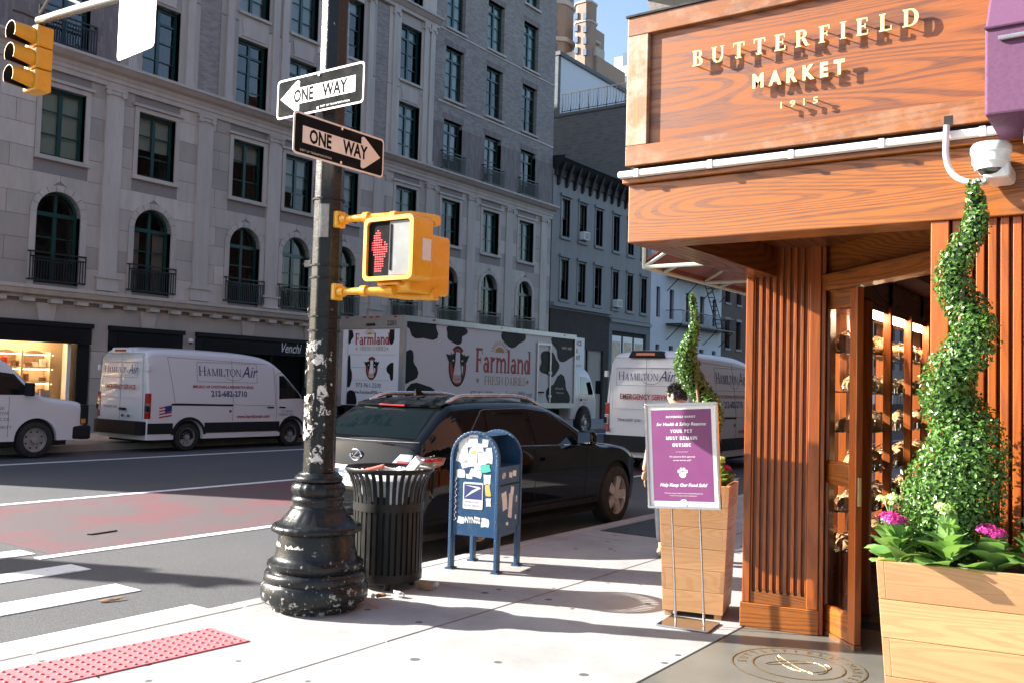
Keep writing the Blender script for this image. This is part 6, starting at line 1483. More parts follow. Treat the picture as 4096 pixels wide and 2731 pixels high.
pp = dense(fp, 12); MB().tube(pp, [.013+.0012*(k % 2) for k in range(len(pp))], 12).build('flexible_conduit', M['flex'], dc, smooth=30)
MB().tube(dense([(-.068,.065,-.004),(-.035,.06,-.004),(-.012,.05,.01),(-.008,.04,.03)]), .015, 12).build('elbow', M['rail'], dc, smooth=50)
for x in (-.066,-.045): MB().tube([(x,.064,-.004),(x+.012,.063,-.004)], .019, 6).build('hex_nut', M['rail'], dc)
sp4(B(-.80, -.765, FY-.0215, FY-.0195, 2.815, 2.86), 'conduit_hole', M['dark'])
# ================================================================== PET NOTICE ON STAND
M['chromebr'] = plain('brushed_chrome_frame', (.62,.62,.63), .14, metal=1); M['poster'] = plain('purple_poster', (.17,.036,.135), .45, var=.03); M['posterwhite'] = plain('white_poster_border', (.78,.78,.78), .45, var=.02)
ns = thing('notice_stand', 'chrome framed purple pet notice on a two legged floor stand', 'sign stand', (-2.665, 6.02, 0), R(6))
base = MB().box(-.19,.17,-.14,.16,.001,.012); base.build('base_plate', M['chromebr'], ns, bevel=.003)
TLT = Matrix.Rotation(R(-3.4), 4, 'Y')
for x in (-.095,.105): bm = MB().tube([(x,.0,.01),(x,.0,.86)], .0085, 10); bm.v = [tuple(TLT @ Vector(p)) for p in bm.v]; bm.build('post', M['chromebr'], ns, smooth=50)
FM = TLT @ T_(0, 0, 1.155)
def onF(bm): bm.v = [tuple(FM @ Vector(p)) for p in bm.v]; return bm
bw, bh = .262, .365
for (a, b, c_, d) in ((-bw,bw,bh-.018,bh),(-bw,bw,-bh,-bh+.018),(-bw,-bw+.018,-bh+.018,bh-.018),(bw-.018,bw,-bh+.018,bh-.018)): onF(B(a,b,-.026,.006,c_,d)).build('frame_rail', M['chromebr'], ns, bevel=.004)
onF(B(-bw+.018,bw-.018,-.014,.004,-bh+.018,bh-.018)).build('poster', M['posterwhite'], ns)
pz = onF(B(-bw+.046,bw-.046,-.0152,-.0141,-bh+.052,bh-.046)).build('purple_field', M['poster'], ns)
def pt(s, z, size, slab=False, **k):
    if slab: stext(s, size, M['posterwhite'], ns, FM @ T_(0,-.0155,z) @ MREAR, D=gl(.24,.13,.05,.10), align='c', sp=.14, depth=.0003, step=.0001)
    else: text(s, size, M['posterwhite'], ns, FM @ T_(0,-.0158,z) @ MREAR, align='CENTER', **k)
pt('BUTTERFIELD MARKET', .262, .0135, True); pt('for Health & Safety Reasons:', .208, .031, shear=.3, bold=.0004); pt('YOUR PET', .158, .023, True); pt('MUST REMAIN', .110, .023, True); pt('OUTSIDE', .062, .023, True)
pt('* * * * * * * *', .018, .016); pt('We welcome ADA approved', -.012, .0155); pt('service animals only*', -.036, .0155); pt('Help Keep Our Food Safe!', -.212, .031, shear=.3, bold=.0008)
pt('*NYC Dept. of Health Code 81.25  "No live animals shall be permitted', -.262, .0095); pt('to enter into or remain in any food establishment."', -.278, .0095)
pw = MB(); d = -.0157
for (cx, cz, rx, rz, j) in ((0,-.132,.024,.020,0),(-.027,-.108,.009,.012,1),(-.010,-.095,.009,.013,2),(.011,-.095,.009,.013,3),(.028,-.108,.009,.012,4),(0,-.325,.028,.026,5)): pw.prism(arc(cx,cz,rx,rz,0,345,16)[::-1], d-.0003-.0001*j, d, 'y')
onF(pw).build('paw_print', M['posterwhite'], ns)
# ================================================================== PLANTERS, TOPIARY, FLOWERS
def planter(label, loc, rz, tw, bw_, td, bd, h, rows):
    t = thing('planter_box', label, 'planter', loc, rz, 'tapered cedar planters')
    def lerp(a, b, f): return a+(b-a)*f
    z0 = .035
    for r_ in range(rows):
        za, zb = z0+(h-z0)*r_/rows+.001, z0+(h-z0)*(r_+1)/rows-.001
        fa, fb = za/h, zb/h
        wa, wb, da, db = lerp(bw_,tw,fa)/2, lerp(bw_,tw,fb)/2, lerp(bd,td,fa)/2, lerp(bd,td,fb)/2; th = .028
        long_ = r_ % 2 == 0; e = 0 if long_ else th
        for s in (-1, 1):
            y1, y2 = (s*da, s*db); i1, i2 = s*(da-th), s*(db-th)
            v = [(-wa+e,y1,za),(wa-e,y1,za),(wb-e,y2,zb),(-wb+e,y2,zb),(-wa+e,i1,za),(wa-e,i1,za),(wb-e,i2,zb),(-wb+e,i2,zb)]
            f = [(0,1,2,3),(4,7,6,5),(0,4,5,1),(3,2,6,7),(0,3,7,4),(1,5,6,2)]; MB().add(v, f if s < 0 else [q[::-1] for q in f]).build('board', M['plank'], t, bevel=.002)
            e2 = th if long_ else 0
            x1, x2 = s*wa, s*wb; j1, j2 = s*(wa-th), s*(wb-th)
            v = [(x1,-da+e2,za),(x1,da-e2,za),(x2,db-e2,zb),(x2,-db+e2,zb),(j1,-da+e2,za),(j1,da-e2,za),(j2,db-e2,zb),(j2,-db+e2,zb)]
            MB().add(v, f if s > 0 else [q[::-1] for q in f]).build('board', M['planky'], t, bevel=.002)
    B(-tw/2+.03,tw/2-.03,-td/2+.03,td/2-.03,h-.10,h-.05).build('soil', M['joint'], t)
    for x in (-1,1):
        for y in (-1,1): B(x*(bw_/2-.01),x*(bw_/2-.06),y*(bd/2-.01),y*(bd/2-.06),.0,.034).build('foot', M['planky'], t)
    return t
p1 = planter('tapered cedar planter behind the pet notice', (-2.79, 6.44, 0), R(14), .50, .42, .50, .42, .94, 6)
p2 = planter('tapered cedar planter at the right edge in front of the slats', (-.615, 4.22, 0), R(9), .74, .60, .46, .38, .945, 6)
def m_leaf(name, c1, c2, trans=.25, per_leaf=False):
    m, nt, b = newmat(name); g = G(nt); v = g.co('Object'); n = g.noise(v, 35, 3, .6)
    if per_leaf: n = g.math('MULTIPLY_ADD', g.noise(v, 2.5, 3, .6), .5, g.math('MULTIPLY', g.n('ShaderNodeObjectInfo').outputs['Random'], .5))
    P(b, Base_Color=g.mix(g.ramp(n, [(.3, 0), (.7, 1)]), c1, c2), Roughness=.32, Specular_IOR_Level=.55)
    tr = g.n('ShaderNodeBsdfTranslucent'); tr.inputs[0].default_value = (c2[0]*1.3, c2[1]*1.5, c2[2]*.7, 1); mx = g.n('ShaderNodeMixShader'); mx.inputs[0].default_value = trans
    g.put(mx.inputs[1], b.outputs[0]); g.put(mx.inputs[2], tr.outputs[0]); o = [x for x in nt.nodes if x.type == 'OUTPUT_MATERIAL'][0]; g.put(o.inputs[0], mx.outputs[0]); return m
M['box'] = m_leaf('boxwood_leaf', (.022,.075,.011), (.12,.235,.042), .12); M['bark'] = plain('topiary_bark', (.20,.13,.085), .85, bump=.5); M['kal'] = m_leaf('kalanchoe_leaf', (.10,.22,.06), (.25,.38,.13), .25, True)
M['magenta'] = m_leaf('magenta_petal', (.42,.02,.22), (.60,.06,.36), .3); M['bud'] = m_leaf('pale_green_bud', (.34,.46,.14), (.58,.66,.34), .3)
def topiary(label, loc, z0, z1, spec, n, seed, lean=(0,0), leaf=.0125):
    """spec: list of (t, radius of the helix, radius of the ribbon); leaves fill the spiral ribbon"""
    t = thing('topiary', label, 'topiary', loc, 0, 'spiral box topiaries'); r_ = random.Random(seed)
    H = z1-z0
    axis = lambda f: Vector((lean[0]*f+.012*math.sin(7*f), lean[1]*f, z0+H*f))
    MB().tube([axis(k/14)-Vector((0,0,.25 if k == 0 else 0)) for k in range(15)], [.014*(1-.75*k/14)+.003 for k in range(15)], 7).build('trunk', M['bark'], t, smooth=60)
    vs, fs = [], []
    def hel(f):
        hr, rr = sm([(s[0], s[1]) for s in spec], f), sm([(s[0], s[2]) for s in spec], f)
        a = spec_a0+turns*2*math.pi*f; return axis(f)+Vector((hr*math.cos(a), hr*math.sin(a), 0)), rr
    spec_a0, turns = topi['a0'], topi['turns']
    W = [sm([(s[0], s[2]) for s in spec], k/60)**1.5+.003 for k in range(61)]; tot = sum(W)
    for _ in range(n):
        q = r_.random()*tot; acc = 0
        for k, w_ in enumerate(W):
            acc += w_
            if acc >= q: break
        f = min(1, (k+r_.random())/61); c_, rr = hel(f)
        d = Vector((r_.gauss(0,1), r_.gauss(0,1), r_.gauss(0,1))).normalized(); p = c_+d*(rr*(.70+.34*r_.random()**.7)+.004*r_.random())*(1 if r_.random() > .05 else 1.14)
        nrm = (d+Vector((r_.gauss(0,.6), r_.gauss(0,.6), r_.gauss(0,.6)+.3))).normalized(); u_ = nrm.cross(Vector((r_.gauss(0,1), r_.gauss(0,1), r_.gauss(0,1)))).normalized(); w2 = nrm.cross(u_)
        L = leaf*r_.uniform(.75,1.35); b = len(vs)
        vs += [tuple(p-u_*L), tuple(p+w2*L*.55+nrm*L*.12), tuple(p+u_*L), tuple(p-w2*L*.55+nrm*L*.12)]; fs.append((b, b+1, b+2, b+3))
    m_ = MB(); m_.v, m_.f = vs, fs; m_.build('crown', M['box'], t)
    # solid core added to block light; shade between leaves is its dark colour
    core = MB(); cps = [hel(k/40) for k in range(41)]; core.tube([c_ for c_, _ in cps], [max(.004, rr*.50) for _, rr in cps], 8); core.build('shade_core', M['corebox'], t, smooth=60)
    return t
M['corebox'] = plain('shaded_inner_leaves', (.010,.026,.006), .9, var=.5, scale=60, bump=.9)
topi = {'a0': R(60), 'turns': 3.1}
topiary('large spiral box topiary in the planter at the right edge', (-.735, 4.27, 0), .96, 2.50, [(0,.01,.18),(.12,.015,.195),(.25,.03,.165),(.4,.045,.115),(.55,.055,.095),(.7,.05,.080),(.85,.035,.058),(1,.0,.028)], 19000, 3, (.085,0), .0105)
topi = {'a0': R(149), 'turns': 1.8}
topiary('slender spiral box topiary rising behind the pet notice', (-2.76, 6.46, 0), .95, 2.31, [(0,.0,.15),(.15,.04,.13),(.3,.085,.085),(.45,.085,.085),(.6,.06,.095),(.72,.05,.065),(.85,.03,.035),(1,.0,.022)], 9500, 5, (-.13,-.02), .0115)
lf = bmesh.new()
def leafmesh(seed):
    r_ = random.Random(seed); n = 9; vs = []; fs = []
    for i in range(n+1):
        f = i/n; w_ = .40*math.sqrt(max(0, math.sin(math.pi*min(1, (.03+.97*f))**1.25)))*(1+.04*(-1)**i)*(.35+.65*min(1, f*2.2)); zz = -.20*f*f+.16*f
        vs += [(f, -w_, zz+.28*w_), (f, 0, zz), (f, w_, zz+.28*w_)]
    for i in range(n): q = 3*i; fs += [(q, q+3, q+4, q+1), (q+1, q+4, q+5, q+2)]
    me = bpy.data.meshes.new('leaf'); me.from_pydata(vs, [], fs); me.materials.append(M['kal']); 
    for p in me.polygons: p.use_smooth = True
    return me
LM = leafmesh(1)
def florets(mat, n, R_, seed, s):
    r_ = random.Random(seed); bm = MB()
    for _ in range(n):
        d = Vector((r_.gauss(0,1), r_.gauss(0,1), abs(r_.gauss(0,.7)))).normalized(); p = Vector((d.x*R_, d.y*R_, d.z*R_*.55))*r_.uniform(.7,1.1)
        u_ = d.cross(Vector((0,0,1.01))).normalized(); w_ = d.cross(u_)
        for k in range(4):
            a = math.pi/2*k+r_.random(); e = u_*math.cos(a)+w_*math.sin(a); g_ = d.cross(e)
            bm.add([tuple(p), tuple(p+e*s*.6+g_*s*.4), tuple(p+e*s+d*s*.15), tuple(p+e*s*.6-g_*s*.4)], [(0,1,2,3)])
    return bm
def kalanchoe(label, loc, seed, flower, h, sc=1.0, nl=15):
    nl += 5
    r_ = random.Random(seed); t = thing('kalanchoe', label, 'flower', loc, r_.uniform(0,6), 'kalanchoe plants in the planters')
    MB().tube([(0,0,-.06),(.006,0,h*.5),(0,.004,h)], .006, 6).build('stem', M['kal'], t)
    for k in range(nl):
        f = k/nl; a = 2.4*k+r_.uniform(-.3,.3); L = sc*(.155-.085*f)*r_.uniform(.85,1.15)
        o = mkobj('leaf', LM, t); o.location = (0,0,-.02+h*.75*f); o.rotation_euler = (r_.uniform(-.3,.3), -.30-.75*f+r_.uniform(-.35,.3), a); o.scale = (L,L,L)
    for k in range(3 if flower == 'bud' else 2):
        a = 2.1*k+seed; p = Vector((.028*math.cos(a), .028*math.sin(a), h+.012*k)) if k else Vector((0,0,h))
        MB().tube([(0,0,h*.7), tuple(p)], .003, 5).build('flower_stalk', M['kal'], t)
        fl = florets(M['bud'] if flower == 'bud' else M['magenta'], 34 if flower == 'bud' else 46, .030 if flower == 'bud' else .042, seed+k, .010 if flower == 'bud' else .013).build('flower_head', M['bud'] if flower == 'bud' else M['magenta'], t); fl.location = p
c9, s9 = math.cos(R(9)), math.sin(R(9))
def on2(x, y): return (-.615+x*c9-y*s9, 4.22+x*s9+y*c9, .935)
for (x, y, fl, h, sc, nl, lb) in ((-.30,-.13,'mag',.16,1.0,15,'kalanchoe with magenta flowers at the left corner of the right planter'),(-.33,-.02,'bud',.22,.8,13,'tall budding kalanchoe at the left back of the right planter'),(-.11,-.15,'bud',.21,1.05,16,'budding kalanchoe with large drooping leaves at the front middle of the right planter'),(.05,-.13,'mag',.14,1.0,15,'kalanchoe with two magenta flower heads right of the middle in the right planter'),(.20,-.14,'bud',.17,1.0,15,'pale budding kalanchoe near the right frame edge'),(.32,-.10,'mag',.12,1.0,14,'kalanchoe cut by the right frame edge'),(.20,.08,'bud',.16,.9,12,'dark leaved kalanchoe behind the topiary at the right edge'),(-.2,.02,'bud',.15,.8,10,'small budding kalanchoe at the foot of the large topiary')):
    kalanchoe(lb, on2(x, y), int(100*abs(x)+37*h*100), fl, h, sc, nl)
for (x, y, fl, h, lb) in ((-2.60,6.37,'bud',.17,'pale budding kalanchoe beside the notice in the rear planter'),(-2.62,6.52,'mag',.10,'magenta kalanchoe low in the rear planter'),(-2.95,6.35,'bud',.12,'kalanchoe at the left of the rear planter'),(-2.72,6.3,'mag',.11,'kalanchoe behind the notice board')):
    kalanchoe(lb, (x, y, .93), int(abs(x*91))+3, fl, h, .8, 12)
# ================================================================== BUILDINGS FURTHER UP THE AVENUE
M['greystucco'] = m_stone('grey_painted_stucco', (.27,.27,.265), .05); M['greytrim'] = plain('grey_painted_trim', (.22,.23,.24), .7); M['darkbrick'] = m_brick('dark_brown_brick', (.05,.04,.035), (.03,.025,.022), (.04,.035,.03)); M['blackcornice'] = plain('black_pressed_metal', (.012,.012,.014), .6)
M['slate'] = plain('dark_grey_render', (.13,.14,.15), .8); M['winpale'] = plain('window_shade_pale', (.50,.48,.45), .8); M['winorange'] = plain('window_shade_warm', (.40,.27,.20), .8)
gb = thing('walk_up_building', 'grey stucco walk up building with heavy black cornice', 'building', (XF, 38.2, 0)); GO = (XF, 38.2, 0)
def gp(bm, n, m, par=None, **k): return bm.build(n, m, par or gb, origin=GO, **k)
GW = [(39.0,39.76),(40.7,41.43),(42.4,43.12),(44.32,45.0),(46.02,46.7),(47.7,48.4)]; GF = [(5.96,7.95),(9.1,11.0)]
gh = [(a,b,c_,d) for a, b in GW for c_, d in GF]
g1 = MB(); cells(g1, 38.16, 49.0, 5.45, 12.3, gh, XF-.4, XF+.02); gw = gp(g1, 'wall', M['greystucco'])
gp(B(XF-12, XF-.9, 38.2, 49.0, 0, 12.4), 'rear_mass', M['slate']); gp(B(XF-.9, XF-.05, 38.17, 38.4, 0, 12.3), 'end_wall', M['slate']); gp(B(XF-.9, XF-.05, 48.7, 48.99, 0, 12.3), 'end_wall', M['slate']); gp(B(XF-.92, XF-.06, 38.2, 48.99, 12.2, 12.42), 'roof', M['slate'])
gp(MB().prism([(XF,12.0),(XF+.12,12.0),(XF+.16,12.35),(XF+.55,12.75),(XF+.62,12.8),(XF+.62,12.95),(XF-.4,13.0),(XF-.4,12.0)][::-1], 38.25, 49.0, 'y'), 'cornice', M['blackcornice'])
for k in range(14): gp(MB().prism([(XF+.02,11.55),(XF+.14,11.65),(XF+.3,12.2),(XF+.48,12.65),(XF+.02,12.65)][::-1], 38.5+.78*k, 38.66+.78*k, 'y'), 'cornice_bracket', M['blackcornice'])
rq = random.Random(4)
for (a, b) in GW:
    for (c_, d) in GF:
        gp(B(XF, XF+.12, a-.12, b+.12, c_-.16, c_-.01), 'window_sill', M['greytrim'], gw, bevel=.01); gp(B(XF, XF+.14, a-.16, b+.16, d+.10, d+.24), 'window_hood', M['greytrim'], gw, bevel=.01)
        for e in (a-.10, b): gp(B(XF-.1, XF+.06, e, e+.10, c_, d+.09), 'window_architrave', M['greytrim'], gw)
        fr = MB(); xw = XF-.16
        for (y0, y1, z0, z1) in ((a,a+.05,c_,d),(b-.05,b,c_,d),(a+.05,b-.05,c_,c_+.06),(a+.05,b-.05,d-.06,d),(a+.05,b-.05,(c_+d)/2-.03,(c_+d)/2+.03)): fr.box(xw-.05, xw+.02, y0, y1, z0, z1)
        wn = gp(fr, 'window', M['iron'])
        for (z0, z1) in ((c_+.06,(c_+d)/2-.03),((c_+d)/2+.03,d-.06)): gp(MB().quad((xw,a+.05,z0),(xw,b-.05,z0),(xw,b-.05,z1),(xw,a+.05,z1)), 'pane', M['winglass'], wn)
        if rq.random() < .75: gp(B(xw-.09, xw-.07, a+.03, b-.03, (c_+d)/2-rq.uniform(-.1,.5), d), 'shade', rq.choice((M['winpale'], M['winorange'])), wn)
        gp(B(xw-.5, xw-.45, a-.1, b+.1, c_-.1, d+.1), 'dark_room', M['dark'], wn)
for n_, (y, z) in enumerate(((40.75,9.15),(44.4,6.0))):
    ac = thing('air_conditioner', ('upper' if n_ == 0 else 'lower')+' white window air conditioner on the grey stucco building', 'air conditioner', (XF+.02, y, z)); B(0,.32,0,.58,0,.42).build('case', M['white'], ac, bevel=.02)
    gl_ = MB()
    for k in range(6): B(.32,.326,.05,.53,.06+.055*k,.085+.055*k).build('vent_slot', M['dark'], ac)
gp(B(XF-.3, XF+.22, 38.2, 44.1, 5.55, 5.75), 'ledge', M['greytrim'], gw); gp(B(XF-.3, XF+.14, 44.12, 49, 5.2, 5.36), 'ledge', M['greytrim'], gw)
gp(B(XF-.3, XF+.03, 38.18, 44.08, 3.6, 5.45), 'brick_band', M['darkbrick'], gw); gp(B(XF-.3, XF+.035, 44.1, 49, 4.75, 5.45), 'render_band', M['slate'], gw)
for (a, b, y0, y1) in ((38.2,38.9,0,3.6),(43.5,44.08,0,3.6),(44.1,44.45,0,4.75),(48.5,49,0,4.75)): gp(B(XF-.3, XF+.03, a, b, y0, y1), 'pier', M['slate'] if a > 44 else M['darkbrick'], gw)
M['tanshop'] = plain('papered_shop_window', (.33,.29,.26), .8); M['poster1'] = plain('food_poster', (.50,.42,.30), .5, var=.7, scale=4)
gp(B(XF-.2, XF-.1, 38.9, 43.5, 0, 3.6), 'shop_window', M['tanshop'], gw); gp(B(XF-.2, XF-.1, 44.45, 48.5, 0, 4.75), 'shop_window', M['dark'], gw)
for y in (40.3, 41.9): gp(B(XF-.1, XF-.0, y, y+.12, 0, 3.6), 'window_post', M['iron'], gw)
for k in range(3): gp(B(XF-.09, XF-.06, 44.55+1.32*k, 45.65+1.32*k, 2.2, 4.5), 'window_poster', M['posterwhite'], gw); gp(B(XF-.058, XF-.05, 44.65+1.32*k, 45.55+1.32*k, 2.5, 4.2), 'poster_print', M['poster1'], gw)
rs_ = thing('rent_sign', 'white space for rent sign on the grey building shop window', 'sign', (XF+.04, 40.2, 2.9)); B(0,.04,0,1.25,-.9,1.25).build('board', M['white'], rs_)
for i, (s_, z, sz) in enumerate((('SPACE',.85,.32),('FOR',.48,.28),('RENT',.12,.32))): text(s_, sz, M['redtxt'], rs_, T_(.045,.08,z) @ MSIDE, sx=.95, bold=.01)
text('LEASING.COM', .14, M['redtxt'], rs_, T_(.045,.08,-.2) @ MSIDE)
# white painted building with fire escape, taller block side wall and roof fence
M['whitebrick'] = m_brick('white_painted_brick', (.58,.60,.63), (.54,.56,.60), (.50,.52,.55), 1.6, .8, bump=.2); M['blockwall'] = m_brick('grey_block_wall', (.16,.175,.185), (.12,.135,.15), (.22,.235,.24), .42, .21, plane='y'); M['whitewall'] = plain('white_roof_wall', (.66,.68,.72), .8, var=.04)
wb = thing('white_building', 'white painted building with black fire escape and tall grey block side wall', 'building', (XF, 49.05, 0)); WO = (XF, 49.05, 0)
def wp(bm, n, m, par=None, **k): return bm.build(n, m, par or wb, origin=WO, **k)
WWN = [(49.8,50.3),(51.6,52.2),(53.9,54.6),(56.1,56.8),(58.2,58.8)]; WF = [(2.2,4.3),(5.9,7.7),(9.2,11.0),(12.2,14.0)]
wm = MB(); cells(wm, 49.02, 59.7, 0, 18.6, [(a,b,c_,d) for a, b in WWN for c_, d in WF], XF-.35, XF); ww = wp(wm, 'wall', M['whitebrick'])
wp(B(XF-30, XF-.36, 49.03, 49.3, 0, 18.6), 'block_wall', M['blockwall']); wp(B(XF-30, XF-.8, 49.32, 59.7, 0, 18.4), 'rear_mass', M['slate']); wp(B(XF-.8, XF-.35, 59.5, 59.7, 0, 18.5), 'end_wall', M['slate'])
wp(B(-60, -31.3, 49.35, 75, 18.3, 22.6), 'penthouse', M['whitewall']); wp(B(-60, -31.3, 49.04, 49.345, 18.61, 22.6), 'penthouse_side', M['blockwall']); wp(B(-60, -31.15, 49.0, 75, 22.6, 22.85), 'penthouse_coping', M['slate']); wp(B(-60, -24.4, 48.98, 49.36, 18.6, 18.78), 'parapet_coping', M['slate'])
fe = MB()
for k in range(11): fe.box(-31.0+.64*k, -30.96+.64*k, 49.1, 49.14, 18.78, 20.05)
fe.box(-31.02, -24.5, 49.1, 49.14, 20.0, 20.06); fe.box(-31.02, -24.5, 49.1, 49.14, 18.9, 18.94); wp(fe, 'roof_fence', M['iron'])
fb = MB()
for k in range(32): fb.tube([(-31+.2*k, 49.12, 18.92), (-31+.2*k+.12, 49.06, 19.3), (-31+.2*k+.05, 49.12, 20.0)], .012, 4)
wp(fb, 'fence_bars', M['iron'], kind='stuff')
ld = MB()
for x in (-30.9, -30.5): ld.tube([(x+3.6, 52.5, 18.6), (x+3.6, 52.5, 24.2)], .03, 5)
for k in range(14): ld.tube([(-27.3,52.5,18.8+.38*k), (-26.9,52.5,18.8+.38*k)], .02, 4)
wp(ld, 'roof_ladder', M['iron'])
for i, (a, b) in enumerate(WWN):
    for (c_, d) in WF:
        wn = wp(B(XF-.25, XF-.15, a, b, c_, d), 'window', M['iron']); wp(MB().quad((XF-.148,a+.05,c_+.05),(XF-.148,b-.05,c_+.05),(XF-.148,b-.05,d-.05),(XF-.148,a+.05,d-.05)), 'pane', M['autoglass'], wn)
fx = thing('fire_escape', 'black iron fire escape with ladder on the white building', 'fire escape', (XF, 51.1, 0))
for z in (5.6, 8.57, 11.6):
    B(0,1.05,0,8.4,z-.06,z).build('platform', M['iron'], fx); B(.98,1.05,0,8.4,z+.76,z+.80).build('top_rail', M['iron'], fx)
    for y in (0.0, 8.36): B(.0,1.05,y,y+.04,z+.76,z+.80).build('top_rail', M['iron'], fx)
    br_ = MB()
    for k in range(43): br_.tube([(1.02,.2*k,z), (1.16,.2*k,z+.25), (1.02,.2*k+.04,z+.78)], .014, 4)
    br_.build('belly_bars', M['iron'], fx, kind='stuff')
    for y in (.1, 2.9, 5.6, 8.2): MB().tube([(.02,y,z-1.0), (1.0,y,z-.06)], .03, 5).build('bracket', M['iron'], fx)
for z in (5.6, 8.57):
    st_ = MB()
    for x in (.45, .85): st_.tube([(x,4.6,z+2.97), (x,6.9,z)], .03, 5)
    for k in range(11): f = (k+.5)/11; st_.tube([(.45,4.6+2.3*f,z+2.97*(1-f)), (.85,4.6+2.3*f,z+2.97*(1-f))], .025, 4)
    st_.build('ladder', M['iron'], fx)
# brown brick building, then plainer blocks to the vanishing point
M['brownbrick'] = m_brick('brown_brick', (.13,.085,.07), (.09,.06,.05), (.10,.085,.075))
def block(label, y0, y1, H, mat, nw, floors, shop_h=3.6, x=XF, seed=1):
    t = thing('brick_building', label, 'building', (x, y0, 0), 0, 'buildings up the avenue'); w = y1-y0
    hs = []; ww_ = w/nw*.42
    for k in range(nw):
        yc = w*(k+.5)/nw
        for f in range(floors): z = shop_h+1.0+3.1*f; hs.append((yc-ww_/2, yc+ww_/2, z, z+1.9))
    bm = MB(); cells(bm, 0.02, w-.02, shop_h, H, hs, -.35, 0); wl = bm.build('wall', mat, t); B(-14,-.5,.03,w-.03,0,H-.2).build('rear_mass', M['slate'], t)
    for (a, b, z0, z1) in hs:
        wn = B(-.28,-.18,a,b,z0,z1).build('window', M['iron'], t); MB().quad((-.178,a+.06,z0+.06),(-.178,b-.06,z0+.06),(-.178,b-.06,z1-.06),(-.178,a+.06,z1-.06)).build('pane', M['autoglass'], wn); B(-.2,.08,a-.08,b+.08,z0-.14,z0).build('sill', M['greytrim'], wn); B(-.2,.06,a-.08,b+.08,z1,z1+.18).build('hood', M['greytrim'], wn)
    B(-.3,.25,0,w,shop_h-.3,shop_h).build('ledge', M['greytrim'], t); B(-.3,-.1,.2,w-.2,0,shop_h-.3).build('shop_window', M['dark'], t)
    for k in range(int(w/1.6)): B(-.1,-.06,.35+1.6*k,1.55+1.6*k,.8,2.7).build('shop_display', random.choice((M['tanshop'], M['posterwhite'], M['winpale'])), t)
    B(-.3,.3,0,w,H-.35,H).build('cornice', M['blackcornice'], t)
block('brown brick building just left of the wooden column', 59.75, 70, 12.5, M['brownbrick'], 5, 3)
block('tall dark brick block far up the avenue', 70.05, 95, 24, M['brownbrick'], 9, 6, seed=2); block('distant brick block near the vanishing point', 95.05, 150, 30, M['bbrick'], 14, 8, seed=3)
# distant tan tower with turrets
M['tanbrick'] = m_stone('tan_tower_brick', (.30,.215,.16), .08); M['tanband'] = plain('pale_tower_band', (.42,.38,.33), .8); M['towerwin'] = plain('tower_window', (.10,.14,.20), .3, spec=.5)
TWY = 150.0
def q3(x, y): return aty(2180+x/2.24, y/2.24, TWY)
tw = thing('tower', 'distant tan brick tower with turrets above the rooftops', 'building', tuple(q3(220, 500))); 
def boxpx(x0, x1, y0, y1, d0, d1, name, mat, par):
    a, b = q3(x0, y1), q3(x1, y0); bm = MB().box(a.x, b.x, TWY+d0, TWY+d1, a.z, b.z); return bm.build(name, mat, par, origin=tuple(tw.location))
def turret(x0, x1, y0, y1, d0, nm):
    a, b = q3(x0, y1), q3(x1, y0); xc, w2 = (a.x+b.x)/2, (b.x-a.x)/2; c4 = w2*.45
    pl = [(xc-w2,TWY+d0+c4),(xc-w2+c4,TWY+d0),(xc+w2-c4,TWY+d0),(xc+w2,TWY+d0+c4),(xc+w2,TWY+d0+2*w2-c4),(xc+w2-c4,TWY+d0+2*w2),(xc-w2+c4,TWY+d0+2*w2),(xc-w2,TWY+d0+2*w2-c4)]
    return MB().prism(pl, a.z, b.z, 'z').build(nm, M['tanbrick'], tw, origin=tuple(tw.location))
T1 = turret(60, 305, -260, 620, -6, 'turret'); T2 = turret(393, 545, 112, 760, -6, 'turret'); boxpx(90, 560, 560, 900, -4, 7, 'tower_body', M['tanbrick'], tw); boxpx(290, 440, 250, 640, -1, 4, 'mid_body', M['tanbrick'], tw)
for (x0, x1, y0) in ((56,309,115),(56,309,440),(390,548,280),(390,548,112)): turret(x0, x1, y0, y0+20, -6.15, 'band').data.materials[0] = M['tanband']
for (x0, x1, y0, d) in ((90,562,560,-4.25),(288,462,380,-1.25)): boxpx(x0, x1, y0, y0+20, d, d+3, 'band', M['tanband'], tw)
for (x0, x1, ys_) in ((155,205,(-120,30,165,260,330,480)),(228,250,(165,260,360,480)),(95,135,(210,310)),(415,445,(215,320,420,515)),(490,520,(215,330,430,530))):
    for y0 in ys_: boxpx(x0, x1, y0, y0+62, -6.25 if x0 != 228 else -6.2, -5.5, 'window', M['towerwin'], tw)
for (x0, y0) in ((310,335),(370,350),(320,430),(385,455)): boxpx(x0, x0+42, y0, y0+50, -1.2, -.5, 'window', M['towerwin'], tw)
for k in range(6): boxpx(145+65*k, 180+65*k, 600+0*k, 655, -4.2, -3.5, 'window', M['towerwin'], tw)
pb = aty(2470, 400, 170); pt_ = thing('pale_tower', 'pale apartment block faintly visible beside the sign box', 'building', (pb.x, 170, 0))
B(-1,14,0,12,0,aty(2470,230,170).z).build('wall', M['whitewall'], pt_)
for k in range(3): B(1.0,2.8,-.06,.0,pb.z-3+5*k,pb.z-.2+5*k).build('window', M['towerwin'], pt_)
# dark sloping conduit and standpipe between the buildings
pp_ = thing('drain_pipe', 'dark drain pipe sloping down the grey block wall', 'pipe', (XF-5, 49, 14)); MB().tube([(0-6.2,-.12,10),(-6.0,-.12,2.2),(-1.5,-.12,-.9)], .16, 8).build('pipe', M['blackcornice'], pp_); MB().tube([(-4.9,-.1,8.2),(-4.9,-.1,-1.2)], .05, 6).build('standpipe', M['whitewall'], pp_)
